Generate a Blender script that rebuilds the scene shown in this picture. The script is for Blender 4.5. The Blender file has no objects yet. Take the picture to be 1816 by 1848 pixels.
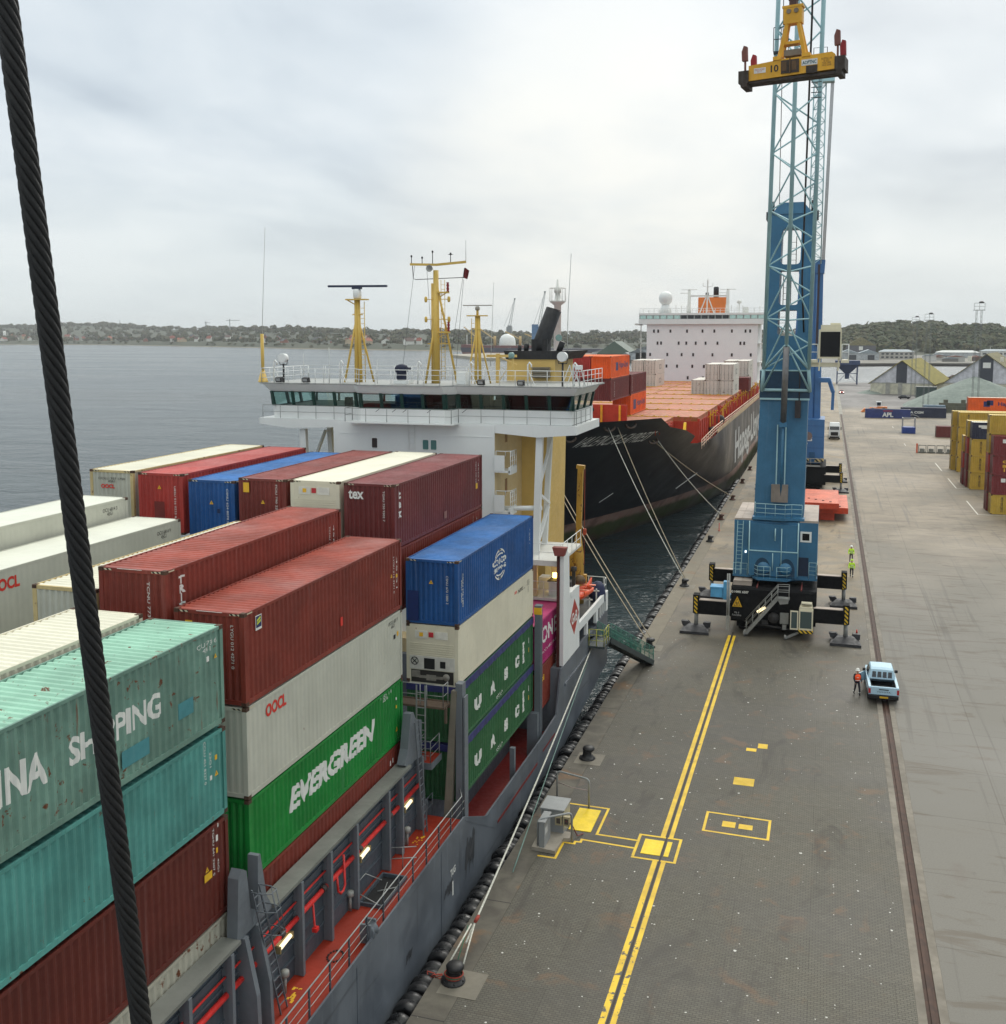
import bpy, bmesh, math, random
from mathutils import Vector, Matrix
R_ = math.radians
sc = bpy.context.scene
COL = sc.collection
rnd = random.Random(7)

# ------------------------------------------------------------------ camera
CAM_Z = 23.8
cd = bpy.data.cameras.new("camera")
cam = bpy.data.objects.new("camera", cd); COL.objects.link(cam)
cd.sensor_fit = 'HORIZONTAL'; cd.sensor_width = 36.0
cd.lens = 1890.0 / 1816.0 * 36.0
cd.shift_x = 0.0
cd.shift_y = -(924.0 - 801.0) / 1816.0
cd.clip_start = 0.1; cd.clip_end = 30000
cam.location = (0, 0, CAM_Z)
cam.rotation_euler = (R_(90 - 5.955), 0, R_(17.2))
sc.camera = cam

# ------------------------------------------------------------------ world: overcast sky over a Nishita base
SUN_EL, SUN_AZ = R_(38), R_(8)          # azimuth measured from +Y towards +X
w = bpy.data.worlds.new("World"); sc.world = w; w.use_nodes = True
nt = w.node_tree; nt.nodes.clear()
def WN(t, **k):
    n = nt.nodes.new(t)
    for a, b in k.items(): setattr(n, a, b)
    return n
def wl(a, b): nt.links.new(a, b)
wout = WN('ShaderNodeOutputWorld'); wbg = WN('ShaderNodeBackground')
sky = WN('ShaderNodeTexSky'); sky.sky_type = 'NISHITA'; sky.sun_disc = False
sky.sun_elevation = SUN_EL; sky.sun_rotation = SUN_AZ; sky.dust_density = 4.0; sky.air_density = 1.4
tc = WN('ShaderNodeTexCoord'); sep = WN('ShaderNodeSeparateXYZ'); wl(tc.outputs['Generated'], sep.inputs[0])
def wmath(op, a, b=None, c=None):
    n = WN('ShaderNodeMath', operation=op)
    for i, x in enumerate((a, b, c)):
        if x is None: continue
        if isinstance(x, (int, float)): n.inputs[i].default_value = x
        else: wl(x, n.inputs[i])
    return n.outputs[0]
zc = wmath('MAXIMUM', sep.outputs[2], 0.0)
den = wmath('ADD', zc, 0.16)
cx = wmath('DIVIDE', sep.outputs[0], den); cy = wmath('DIVIDE', sep.outputs[1], den)
comb = WN('ShaderNodeCombineXYZ'); wl(cx, comb.inputs[0]); wl(wmath('MULTIPLY', cy, 0.62), comb.inputs[1]); comb.inputs[2].default_value = 3.7
n1 = WN('ShaderNodeTexNoise'); n1.inputs['Scale'].default_value = 0.85; n1.inputs['Detail'].default_value = 5; n1.inputs['Roughness'].default_value = 0.5; n1.inputs['Distortion'].default_value = 0.7
wl(comb.outputs[0], n1.inputs['Vector'])
n2 = WN('ShaderNodeTexNoise'); n2.inputs['Scale'].default_value = 2.3; n2.inputs['Detail'].default_value = 6; n2.inputs['Distortion'].default_value = 0.4
wl(comb.outputs[0], n2.inputs['Vector'])
mixn = wmath('ADD', wmath('MULTIPLY', n1.outputs[0], 0.72), wmath('MULTIPLY', n2.outputs[0], 0.28))
ramp = WN('ShaderNodeValToRGB')
el = ramp.color_ramp.elements
el[0].position = 0.38; el[0].color = (0.45, 0.52, 0.595, 1)
el[1].position = 0.63; el[1].color = (0.725, 0.78, 0.82, 1)
e = el.new(0.5); e.color = (0.59, 0.66, 0.72, 1)
wl(mixn, ramp.inputs[0])
# haze-white towards the horizon
hz = WN('ShaderNodeMapRange'); hz.inputs[1].default_value = 0.0; hz.inputs[2].default_value = 0.16; hz.inputs[3].default_value = 0.85; hz.inputs[4].default_value = 0.0
wl(zc, hz.inputs[0])
mh = WN('ShaderNodeMix', data_type='RGBA'); wl(hz.outputs[0], mh.inputs[0]); wl(ramp.outputs[0], mh.inputs[6]); mh.inputs[7].default_value = (0.70, 0.765, 0.77, 1)
# thin bright gap in the cloud where the sun stands behind it
dotn = WN('ShaderNodeVectorMath', operation='DOT_PRODUCT'); wl(tc.outputs['Generated'], dotn.inputs[0])
gaz, gel = R_(-12.5), R_(7.0)
dotn.inputs[1].default_value = (math.sin(gaz) * math.cos(gel), math.cos(gaz) * math.cos(gel), math.sin(gel))
gl = WN('ShaderNodeMapRange'); gl.interpolation_type = 'SMOOTHERSTEP'
gl.inputs[1].default_value = 0.972; gl.inputs[2].default_value = 1.0; gl.inputs[3].default_value = 0; gl.inputs[4].default_value = 0.75
wl(dotn.outputs['Value'], gl.inputs[0])
gmul = wmath('MULTIPLY', gl.outputs[0], wmath('MULTIPLY', n2.outputs[0], 1.35))
mg = WN('ShaderNodeMix', data_type='RGBA'); wl(gmul, mg.inputs[0]); wl(mh.outputs[2], mg.inputs[6]); mg.inputs[7].default_value = (0.86, 0.86, 0.815, 1)
# overcast skies are about three times brighter overhead than at the horizon
zen = WN('ShaderNodeMapRange'); zen.interpolation_type = 'SMOOTHSTEP'
zen.inputs[1].default_value = 0.42; zen.inputs[2].default_value = 0.95; zen.inputs[3].default_value = 1.0; zen.inputs[4].default_value = 2.1
wl(zc, zen.inputs[0])
zf = WN('ShaderNodeMapRange'); zf.inputs[1].default_value = .38; zf.inputs[2].default_value = .8; zf.inputs[3].default_value = 0.0; zf.inputs[4].default_value = .85; wl(zc, zf.inputs[0])
mz = WN('ShaderNodeMix', data_type='RGBA'); wl(zf.outputs[0], mz.inputs[0]); wl(mg.outputs[2], mz.inputs[6]); mz.inputs[7].default_value = (.69,.70,.645,1)
vs = WN('ShaderNodeVectorMath', operation='SCALE'); wl(mz.outputs[2], vs.inputs[0]); wl(zen.outputs[0], vs.inputs['Scale'])
sk = WN('ShaderNodeVectorMath', operation='SCALE'); wl(sky.outputs[0], sk.inputs[0]); sk.inputs['Scale'].default_value = 0.08
mx = WN('ShaderNodeMix', data_type='RGBA'); mx.inputs[0].default_value = 0.90
wl(sk.outputs[0], mx.inputs[6]); wl(vs.outputs[0], mx.inputs[7])
wl(mx.outputs[2], wbg.inputs[0]); wbg.inputs[1].default_value = 1.0
wl(wbg.outputs[0], wout.inputs[0])

sl = bpy.data.lights.new("sun", 'SUN'); sun = bpy.data.objects.new("sun", sl); COL.objects.link(sun)
sl.energy = 1.2; sl.angle = R_(28); sl.color = (1.0, 0.97, 0.90)
sun.rotation_euler = (R_(90) - SUN_EL, 0, math.pi - SUN_AZ)
vs_ = sc.view_settings
vs_.view_transform = 'Standard'; vs_.look = 'None'; vs_.exposure = 0.28; vs_.gamma = 1.0; vs_.use_curve_mapping = False
sc.cycles.use_denoising = True
sc.cycles.max_bounces = 6; sc.cycles.diffuse_bounces = 3; sc.cycles.glossy_bounces = 3
sc.cycles.transmission_bounces = 4; sc.cycles.transparent_max_bounces = 8; sc.cycles.volume_bounces = 0
sc.cycles.caustics_reflective = False; sc.cycles.caustics_refractive = False

# ------------------------------------------------------------------ helpers
def L1(c):
    c /= 255.0
    return c / 12.92 if c <= 0.04045 else ((c + 0.055) / 1.055) ** 2.4
def rgb(r, g, b): return (L1(r), L1(g), L1(b), 1.0)

class MB:
    """collects verts/faces of one mesh"""
    def __init__(s): s.v = []; s.f = []; s.m = []; s.sm = []
    def add(s, vs, fs, mi=0, smooth=False):
        o = len(s.v); s.v += [tuple(x) for x in vs]
        for f in fs: s.f.append([i + o for i in f]); s.m.append(mi); s.sm.append(smooth)
        return s
    def box(s, x0, x1, y0, y1, z0, z1, mi=0):
        v = [(x0,y0,z0),(x1,y0,z0),(x1,y1,z0),(x0,y1,z0),(x0,y0,z1),(x1,y0,z1),(x1,y1,z1),(x0,y1,z1)]
        return s.add(v, [(3,2,1,0),(4,5,6,7),(0,1,5,4),(1,2,6,5),(2,3,7,6),(3,0,4,7)], mi)
    def hexa(s, lo, hi, mi=0):
        """lo, hi: 4 points each (same winding, ccw from above)"""
        return s.add(list(lo) + list(hi), [(3,2,1,0),(4,5,6,7),(0,1,5,4),(1,2,6,5),(2,3,7,6),(3,0,4,7)], mi)
    def bar(s, a, b, w, h=None, mi=0, up=(0,0,1)):
        a = Vector(a); b = Vector(b); d = (b - a)
        if d.length < 1e-6: return s
        d.normalize(); u = Vector(up)
        if abs(d.dot(u)) > .98: u = Vector((0,1,0))
        x = d.cross(u).normalized(); z = x.cross(d).normalized(); h = h or w
        x *= w / 2; z *= h / 2
        v = [a-x-z, a+x-z, a+x+z, a-x+z, b-x-z, b+x-z, b+x+z, b-x+z]
        return s.add(v, [(0,1,2,3),(7,6,5,4),(0,4,5,1),(1,5,6,2),(2,6,7,3),(3,7,4,0)], mi)
    def tube(s, pts, r, n=8, mi=0, caps=True, closed=False, smooth=True):
        pts = [Vector(p) for p in pts]; k = len(pts)
        rs = r if isinstance(r, (list, tuple)) else [r] * k
        vs = []; prev = None
        for i, p in enumerate(pts):
            if closed: d = pts[(i+1) % k] - pts[i-1]
            else: d = pts[min(i+1, k-1)] - pts[max(i-1, 0)]
            d.normalize()
            if prev is None:
                u = Vector((0,0,1)) if abs(d.z) < .9 else Vector((1,0,0))
                x = d.cross(u).normalized()
            else:
                x = prev - d * prev.dot(d)
                x = x.normalized() if x.length > 1e-6 else d.orthogonal().normalized()
            prev = x; y = d.cross(x)
            for j in range(n):
                t = 2 * math.pi * j / n
                vs.append(p + (x * math.cos(t) + y * math.sin(t)) * rs[i])
        fs = []
        for i in range(k if closed else k - 1):
            a = i * n; b = ((i + 1) % k) * n
            for j in range(n):
                j2 = (j + 1) % n
                fs.append((a+j, a+j2, b+j2, b+j))
        s.add(vs, fs, mi, smooth)
        if caps and not closed:
            o = len(s.v) - len(vs)
            s.f.append([o + j for j in range(n)][::-1]); s.m.append(mi); s.sm.append(False)
            s.f.append([o + (k-1)*n + j for j in range(n)]); s.m.append(mi); s.sm.append(False)
        return s
    def lathe(s, prof, c=(0,0,0), axis='z', n=20, mi=0, smooth=True):
        """prof: list of (r, h)"""
        vs = []
        for r, h in prof:
            for j in range(n):
                t = 2 * math.pi * j / n; a = r * math.cos(t); b = r * math.sin(t)
                p = (a, b, h) if axis == 'z' else ((h, a, b) if axis == 'x' else (b, h, a))
                vs.append((p[0]+c[0], p[1]+c[1], p[2]+c[2]))
        fs = []
        for i in range(len(prof) - 1):
            for j in range(n):
                j2 = (j+1) % n
                fs.append((i*n+j, i*n+j2, (i+1)*n+j2, (i+1)*n+j))
        s.add(vs, fs, mi, smooth)
        o = len(s.v) - len(vs)
        if prof[0][0] > 1e-4: s.f.append([o+j for j in range(n)][::-1]); s.m.append(mi); s.sm.append(False)
        if prof[-1][0] > 1e-4: s.f.append([o+(len(prof)-1)*n+j for j in range(n)]); s.m.append(mi); s.sm.append(False)
        return s
    def prism(s, poly, plane, a, b, mi=0):
        """extrude a 2D polygon: plane 'xy' along z, 'xz' along y, 'yz' along x"""
        def P(p, t):
            return (p[0], p[1], t) if plane == 'xy' else ((p[0], t, p[1]) if plane == 'xz' else (t, p[0], p[1]))
        n = len(poly)
        ar = sum(poly[i][0]*poly[(i+1)%n][1] - poly[(i+1)%n][0]*poly[i][1] for i in range(n))
        if (ar < 0) != (plane == 'xz'): poly = poly[::-1]
        if a > b: a, b = b, a
        v = [P(p, a) for p in poly] + [P(p, b) for p in poly]
        fs = [list(range(n))[::-1], [n+i for i in range(n)]]
        for i in range(n):
            j = (i+1) % n; fs.append((i, j, n+j, n+i))
        return s.add(v, fs, mi)
    def quad(s, a, b, c, d, mi=0): return s.add([a,b,c,d], [(0,1,2,3)], mi)
    def grid(s, rows, mi=0, smooth=True, closed=False):
        n = len(rows[0]); vs = [p for r in rows for p in r]; fs = []
        for i in range(len(rows)-1):
            for j in range(n if closed else n-1):
                j2 = (j+1) % n
                fs.append((i*n+j, i*n+j2, (i+1)*n+j2, (i+1)*n+j))
        return s.add(vs, fs, mi, smooth)
    def mesh(s, name):
        me = bpy.data.meshes.new(name)
        me.from_pydata([tuple(v) for v in s.v], [], s.f)
        me.polygons.foreach_set('material_index', s.m)
        me.polygons.foreach_set('use_smooth', s.sm)
        me.update()
        return me
    def build(s, name, mats, parent=None, local=False):
        return put(name, s.mesh(name), mats, parent, local)

WOFF = {}
def put(name, me, mats, parent=None, local=False, loc=None):
    """link a mesh object; geometry in world metres unless local (then relative to the parent)"""
    if not isinstance(mats, (list, tuple)): mats = [mats]
    if len(me.materials) == 0:
        for m in mats: me.materials.append(m)
    o = bpy.data.objects.new(name, me); COL.objects.link(o)
    for i, m in enumerate(mats):
        if i < len(o.material_slots) and o.material_slots[i].material != m:
            o.material_slots[i].link = 'OBJECT'; o.material_slots[i].material = m
    if parent is not None:
        o.parent = parent
        if not local: o.location = -WOFF.get(parent.name, Vector())
    if loc is not None: o.location = loc
    WOFF[o.name] = (WOFF.get(parent.name, Vector()) if parent is not None else Vector()) + o.location
    return o
def thing(name, label, cat, loc=(0,0,0), rz=0.0, group=None):
    o = bpy.data.objects.new(name, None); COL.objects.link(o)
    o.empty_display_size = 0.3
    o.location = loc; o.rotation_euler = (0, 0, rz)
    WOFF[o.name] = Vector(loc)
    o['label'] = label; o['category'] = cat
    if group: o['group'] = group
    return o
def tag(o, label, cat, group=None):
    o['label'] = label; o['category'] = cat
    if group: o['group'] = group
    return o
def struct(o): o['kind'] = 'structure'; return o
def stuff(o): o['kind'] = 'stuff'; return o
def dup(root, loc=None, rz=None, label=None, group=None):
    def cp(o, par):
        c = o.copy(); COL.objects.link(c)
        if par is not None: c.parent = par
        for ch in o.children: cp(ch, c)
        return c
    r = cp(root, None)
    if loc is not None: r.location = loc
    if rz is not None: r.rotation_euler = (0, 0, rz)
    if label: r['label'] = label
    if group: r['group'] = group
    return r

# ------------------------------------------------------------------ materials
def newmat(name):
    m = bpy.data.materials.new(name); m.use_nodes = True
    t = m.node_tree; t.nodes.clear()
    o = t.nodes.new('ShaderNodeOutputMaterial'); b = t.nodes.new('ShaderNodeBsdfPrincipled')
    t.links.new(b.outputs[0], o.inputs[0])
    return m, t, b
class NT:
    """tiny node builder"""
    def __init__(s, t): s.t = t
    def n(s, typ, **k):
        x = s.t.nodes.new(typ)
        for a, b in k.items(): setattr(x, a, b)
        return x
    def l(s, a, b): s.t.links.new(a, b)
    def coord(s, kind='Object', scale=(1,1,1), rnd=False, rot=None):
        c = s.n('ShaderNodeTexCoord'); mp = s.n('ShaderNodeMapping'); mp.inputs['Scale'].default_value = scale
        if rot: mp.inputs['Rotation'].default_value = rot
        src = c.outputs[kind]
        if rnd:
            oi = s.n('ShaderNodeObjectInfo'); ad = s.n('ShaderNodeVectorMath', operation='ADD')
            mu = s.n('ShaderNodeMath', operation='MULTIPLY'); mu.inputs[1].default_value = 91.0
            s.l(oi.outputs['Random'], mu.inputs[0]); s.l(src, ad.inputs[0]); s.l(mu.outputs[0], ad.inputs[1]); src = ad.outputs[0]
        s.l(src, mp.inputs[0]); return mp.outputs[0]
    def noise(s, vec, scale, detail=4, rough=.55, dist=0.0):
        n = s.n('ShaderNodeTexNoise'); n.inputs['Scale'].default_value = scale; n.inputs['Detail'].default_value = detail
        n.inputs['Roughness'].default_value = rough; n.inputs['Distortion'].default_value = dist
        s.l(vec, n.inputs['Vector']); return n.outputs[0]
    def mr(s, v, a, b, c=0.0, d=1.0, smooth=True):
        n = s.n('ShaderNodeMapRange'); n.interpolation_type = 'SMOOTHSTEP' if smooth else 'LINEAR'
        for i, x in enumerate((a, b, c, d)): n.inputs[i+1].default_value = x
        s.l(v, n.inputs[0]); return n.outputs[0]
    def mix(s, f, a, b, blend='MIX'):
        n = s.n('ShaderNodeMix', data_type='RGBA'); n.blend_type = blend
        for i, x in ((0, f), (6, a), (7, b)):
            if isinstance(x, (int, float, tuple)): n.inputs[i].default_value = x
            else: s.l(x, n.inputs[i])
        return n.outputs[2]
    def math(s, op, a, b=None):
        n = s.n('ShaderNodeMath', operation=op)
        for i, x in enumerate((a, b)):
            if x is None: continue
            if isinstance(x, (int, float)): n.inputs[i].default_value = x
            else: s.l(x, n.inputs[i])
        return n.outputs[0]
    def bump(s, h, strength, dist=0.02):
        n = s.n('ShaderNodeBump'); n.inputs['Strength'].default_value = strength; n.inputs['Distance'].default_value = dist
        s.l(h, n.inputs['Height']); return n.outputs[0]
def dk(c, f): return (c[0]*f, c[1]*f, c[2]*f, 1)
MC = {}
def paint(name, c, rough=.5, rust=.0, streak=.25, var=.18, scale=1.0, rustc=None, metal=0.0, fade=.0, bump=.0):
    """weathered paint: mottling, vertical grime runs and rust patches with their own shapes"""
    if name in MC: return MC[name]
    m, t, b = newmat(name); k = NT(t); v = k.coord(rnd=True)
    n1 = k.noise(v, 0.6*scale, 5); n2 = k.noise(v, 4.0*scale, 4)
    lt = tuple(min(1, x*(1+var)+.012*var) for x in c[:3]) + (1,)
    col = k.mix(k.mr(n1, .3, .7), dk(c, 1-var), lt)
    col = k.mix(k.mr(n2, .45, .8, 0, .35), col, dk(c, 1-1.4*var))
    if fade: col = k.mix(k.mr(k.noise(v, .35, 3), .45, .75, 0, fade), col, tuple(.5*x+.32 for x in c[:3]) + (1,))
    if streak:
        v2 = k.coord(scale=(5*scale, 5*scale, .22*scale), rnd=True)
        s1 = k.noise(v2, 1.0, 5, .6)
        col = k.mix(k.mr(s1, .56, .78, 0, streak), col, dk(c, .45))
        col = k.mix(k.mr(s1, .43, .25, 0, streak*.5), col, tuple(.6*x+.24 for x in c[:3]) + (1,))
    rg = k.mr(n2, .3, .7, rough-.08, rough+.12)
    if rust:
        r1 = k.noise(v, 2.4*scale, 8, .68, .3); v3 = k.coord(scale=(6*scale, 6*scale, .5*scale), rnd=True)
        r2 = k.noise(v3, 1.0, 6, .65)
        th = .74 - .16*rust
        f = k.math('MAXIMUM', k.mr(r1, th, th+.05), k.mr(r2, th+.03, th+.09, 0, .8))
        rc = k.mix(k.noise(v, 9, 4), rustc or rgb(70, 36, 20), rgb(128, 74, 40))
        col = k.mix(f, col, rc)
    t.links.new(col, b.inputs['Base Color']); t.links.new(rg, b.inputs['Roughness'])
    b.inputs['Metallic'].default_value = metal
    if bump: t.links.new(k.bump(n2, bump, .02), b.inputs['Normal'])
    MC[name] = m; return m
def plain(name, c, rough=.6, metal=0.0, var=.12, scale=3.0, emit=None, es=1.0, bump=0.0):
    if name in MC: return MC[name]
    m, t, b = newmat(name); k = NT(t); v = k.coord(rnd=True)
    n = k.noise(v, scale, 4)
    t.links.new(k.mix(k.mr(n, .3, .7), dk(c, 1-var), dk(c, 1+var)), b.inputs['Base Color'])
    b.inputs['Roughness'].default_value = rough; b.inputs['Metallic'].default_value = metal
    if emit:
        b.inputs['Emission Color'].default_value = emit; b.inputs['Emission Strength'].default_value = es
    if bump: t.links.new(k.bump(n, bump, .03), b.inputs['Normal'])
    MC[name] = m; return m
def glass(name, c, rough=.06):
    if name in MC: return MC[name]
    m, t, b = newmat(name); b.inputs['Base Color'].default_value = c; b.inputs['Roughness'].default_value = rough
    b.inputs['Specular IOR Level'].default_value = .8
    MC[name] = m; return m
def hazard(name, a=rgb(225,180,30), c=rgb(22,22,22), scale=4.0, rot=45, axes='xz'):
    """diagonal warning stripes"""
    if name in MC: return MC[name]
    m, t, b = newmat(name); k = NT(t)
    tc_ = k.n('ShaderNodeTexCoord'); sp = k.n('ShaderNodeSeparateXYZ'); k.l(tc_.outputs['Object'], sp.inputs[0])
    s = k.math('ADD', sp.outputs[0 if axes[0] == 'x' else 1], sp.outputs[2])
    f = k.math('FRACT', k.math('MULTIPLY', s, scale))
    t.links.new(k.mix(k.math('GREATER_THAN', f, .5), a, c), b.inputs['Base Color']); b.inputs['Roughness'].default_value = .55
    MC[name] = m; return m

# ------------------------------------------------------------------ lettering (flat painted letters as thin meshes)
FONT_CACHE = {}
def text_mesh(s, bold=0.0, shear=0.0, spacing=1.0):
    key = (s, bold, shear, spacing)
    if key in FONT_CACHE: return FONT_CACHE[key]
    cu = bpy.data.curves.new("lettering", 'FONT'); cu.body = s; cu.size = 1.0; cu.offset = bold; cu.shear = shear
    cu.space_character = spacing; cu.resolution_u = 3; cu.fill_mode = 'FRONT'; cu.space_line = .82; cu.align_x = 'CENTER' if '\n' in s else 'LEFT'
    ob = bpy.data.objects.new("lettering_tmp", cu)
    me = bpy.data.meshes.new_from_object(ob)
    bpy.data.objects.remove(ob); 
    vs = [v.co.copy() for v in me.vertices]; fs = [list(p.vertices) for p in me.polygons]
    bpy.data.meshes.remove(me)
    x0 = min(v.x for v in vs); x1 = max(v.x for v in vs); y0 = min(v.y for v in vs); y1 = max(v.y for v in vs)
    vs = [((v.x-x0)/(x1-x0), (v.y-y0)/(y1-y0)) for v in vs]
    FONT_CACHE[key] = (vs, fs); return vs, fs
def letters(name, s, org, right, up, W, H, mat, parent, bold=0.0, shear=0.0, spacing=1.0, breaks=None, depth=None, lift=.006, local=False):
    """text in a W x H rectangle; org = lower-left; breaks/depth make it follow corrugation along 'right'"""
    vs, fs = text_mesh(s, bold, shear, spacing)
    r = Vector(right).normalized(); u = Vector(up).normalized(); n = r.cross(u)
    bm = bmesh.new(); bv = [bm.verts.new((x*W, y*H, 0)) for x, y in vs]
    for f in fs:
        try: bm.faces.new([bv[i] for i in f])
        except ValueError: pass
    if breaks:
        for q in breaks:
            if 0 < q < W:
                bmesh.ops.bisect_plane(bm, geom=bm.verts[:]+bm.edges[:]+bm.faces[:], plane_co=(q,0,0), plane_no=(1,0,0), dist=1e-5)
    org = Vector(org)
    for v in bm.verts:
        d = lift + (depth(v.co.x) if depth else 0.0)
        v.co = org + r*v.co.x + u*v.co.y + n*d
    me = bpy.data.meshes.new(name); bm.to_mesh(me); bm.free()
    for p in me.polygons:
        if p.normal.dot(n) < 0: p.flip()
    return put(name, me, mat, parent, local)
# ================================================================== SETTING: water, ground, quay
WZ = -2.2
def mat_sea():
    m, t, b = newmat("sea_water"); k = NT(t)
    v = k.coord('Object'); 
    b.inputs['Base Color'].default_value = (.03, .048, .055, 1); b.inputs['Roughness'].default_value = .16
    b.inputs['Specular IOR Level'].default_value = .5; b.inputs['IOR'].default_value = 1.33
    vw = k.coord('Object', scale=(.55, 1.0, 1.0), rot=(0, 0, R_(25)))
    a = k.noise(vw, .045, 3, .5, .6); c = k.noise(vw, .34, 5, .62, .5); d = k.noise(vw, 1.7, 4, .6, .3)
    h = k.math('ADD', k.math('MULTIPLY', a, 4.0), k.math('ADD', k.math('MULTIPLY', c, 1.5), k.math('MULTIPLY', d, .30)))
    t.links.new(k.bump(h, .72, .9), b.inputs['Normal'])
    # wind-roughened lanes and a few small breaking crests
    lane = k.noise(k.coord('Object', scale=(.35, 1.2, 1), rot=(0, 0, R_(-12))), .012, 4, .5, .8)
    fl = k.math('MULTIPLY', k.mr(c, .735, .77), k.mr(lane, .5, .62))
    t.links.new(k.mix(fl, k.mix(k.mr(lane, .3, .7), (.026,.042,.049,1), (.042,.06,.066,1)), (.6,.63,.64,1)), b.inputs['Base Color'])
    t.links.new(k.mr(lane, .3, .7, .13, .24), b.inputs['Roughness'])
    return m
SEA = MB(); SEA.box(-6000, 6000, -190, 7000, WZ-.3, WZ); sea = SEA.build("sea", mat_sea()); struct(sea)

def mat_quay():
    m, t, b = newmat("quay_paving"); k = NT(t); v = k.coord('Object')
    c0 = rgb(111, 107, 96); c1 = rgb(87, 83, 74)
    big = k.noise(v, .11, 6, .6, .4); med = k.noise(v, .9, 5, .6); fine = k.noise(v, 22, 3)
    col = k.mix(k.mr(big, .32, .68), c0, c1)
    col = k.mix(k.mr(med, .45, .75, 0, .45), col, rgb(112, 104, 90))
    # small concrete blocks laid in panels
    br = k.n('ShaderNodeTexBrick'); br.inputs['Scale'].default_value = 1.0; br.inputs['Brick Width'].default_value = .22; br.inputs['Row Height'].default_value = .115
    br.inputs['Mortar Size'].default_value = .014; br.inputs['Mortar Smooth'].default_value = .3
    br.inputs['Color1'].default_value = (1,1,1,1); br.inputs['Color2'].default_value = (.80,.79,.77,1); br.inputs['Mortar'].default_value = (.40,.39,.37,1)
    k.l(v, br.inputs['Vector']); col = k.mix(1.0, col, br.outputs['Color'], 'MULTIPLY')
    br2 = k.n('ShaderNodeTexBrick'); br2.inputs['Scale'].default_value = 1.0; br2.inputs['Brick Width'].default_value = 6.1; br2.inputs['Row Height'].default_value = 2.05
    br2.inputs['Mortar Size'].default_value = .018; br2.inputs['Color1'].default_value = (1,1,1,1); br2.inputs['Color2'].default_value = (.9,.9,.89,1); br2.inputs['Mortar'].default_value = (.7,.69,.67,1)
    k.l(v, br2.inputs['Vector']); col = k.mix(1.0, col, br2.outputs['Color'], 'MULTIPLY')
    # sand and clay dust spilled further along the quay
    sp = k.n('ShaderNodeSeparateXYZ'); k.l(v, sp.inputs[0])
    fy = k.mr(sp.outputs[1], 62, 125); wob = k.noise(v, .07, 5, .6, .5)
    sand = k.mix(k.mr(k.noise(v, .35, 6, .6, .6), .35, .68), rgb(126, 115, 97), rgb(150, 132, 104))
    f = k.math('MULTIPLY', fy, k.mr(wob, .25, .6, .35, 1.0))
    col = k.mix(f, col, sand)
    # oil and tyre stains
    st = k.noise(k.coord('Object', scale=(1.0, .30, 1)), .55, 6, .65, .8)
    col = k.mix(k.mr(st, .53, .68, 0, .55), col, rgb(56, 51, 46))
    rs = k.noise(v, .5, 5, .6, .6); col = k.mix(k.mr(rs, .57, .70, 0, .40), col, rgb(128, 92, 62))
    # bird droppings and shell fragments
    for sc_, th, gate in ((1.5, .062, .62), (3.1, .085, .78), (.8, .05, .45)):
        vo = k.n('ShaderNodeTexVoronoi'); vo.inputs['Scale'].default_value = sc_; k.l(v, vo.inputs['Vector'])
        hs = k.n('ShaderNodeSeparateColor'); k.l(vo.outputs['Color'], hs.inputs[0])
        ds = k.math('ADD', vo.outputs['Distance'], k.math('MULTIPLY', k.math('SUBTRACT', k.noise(v, 9.0, 3), .5), .10))
        dd = k.math('MULTIPLY', k.math('LESS_THAN', ds, th), k.math('GREATER_THAN', hs.outputs[0], gate))
        dd = k.math('MULTIPLY', dd, k.mr(sp.outputs[1], 60, 110, 1.0, .1))
        col = k.mix(dd, col, rgb(214, 212, 205))
    col = k.mix(k.mr(fine, .3, .7, 0, .25), col, dk(c1, .55))
    t.links.new(col, b.inputs['Base Color']); t.links.new(k.mr(big, .3, .7, .78, .60), b.inputs['Roughness'])
    t.links.new(k.bump(k.math('ADD', br.outputs['Fac'], k.math('MULTIPLY', fine, -.6)), .35, -.012), b.inputs['Normal'])
    return m
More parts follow.
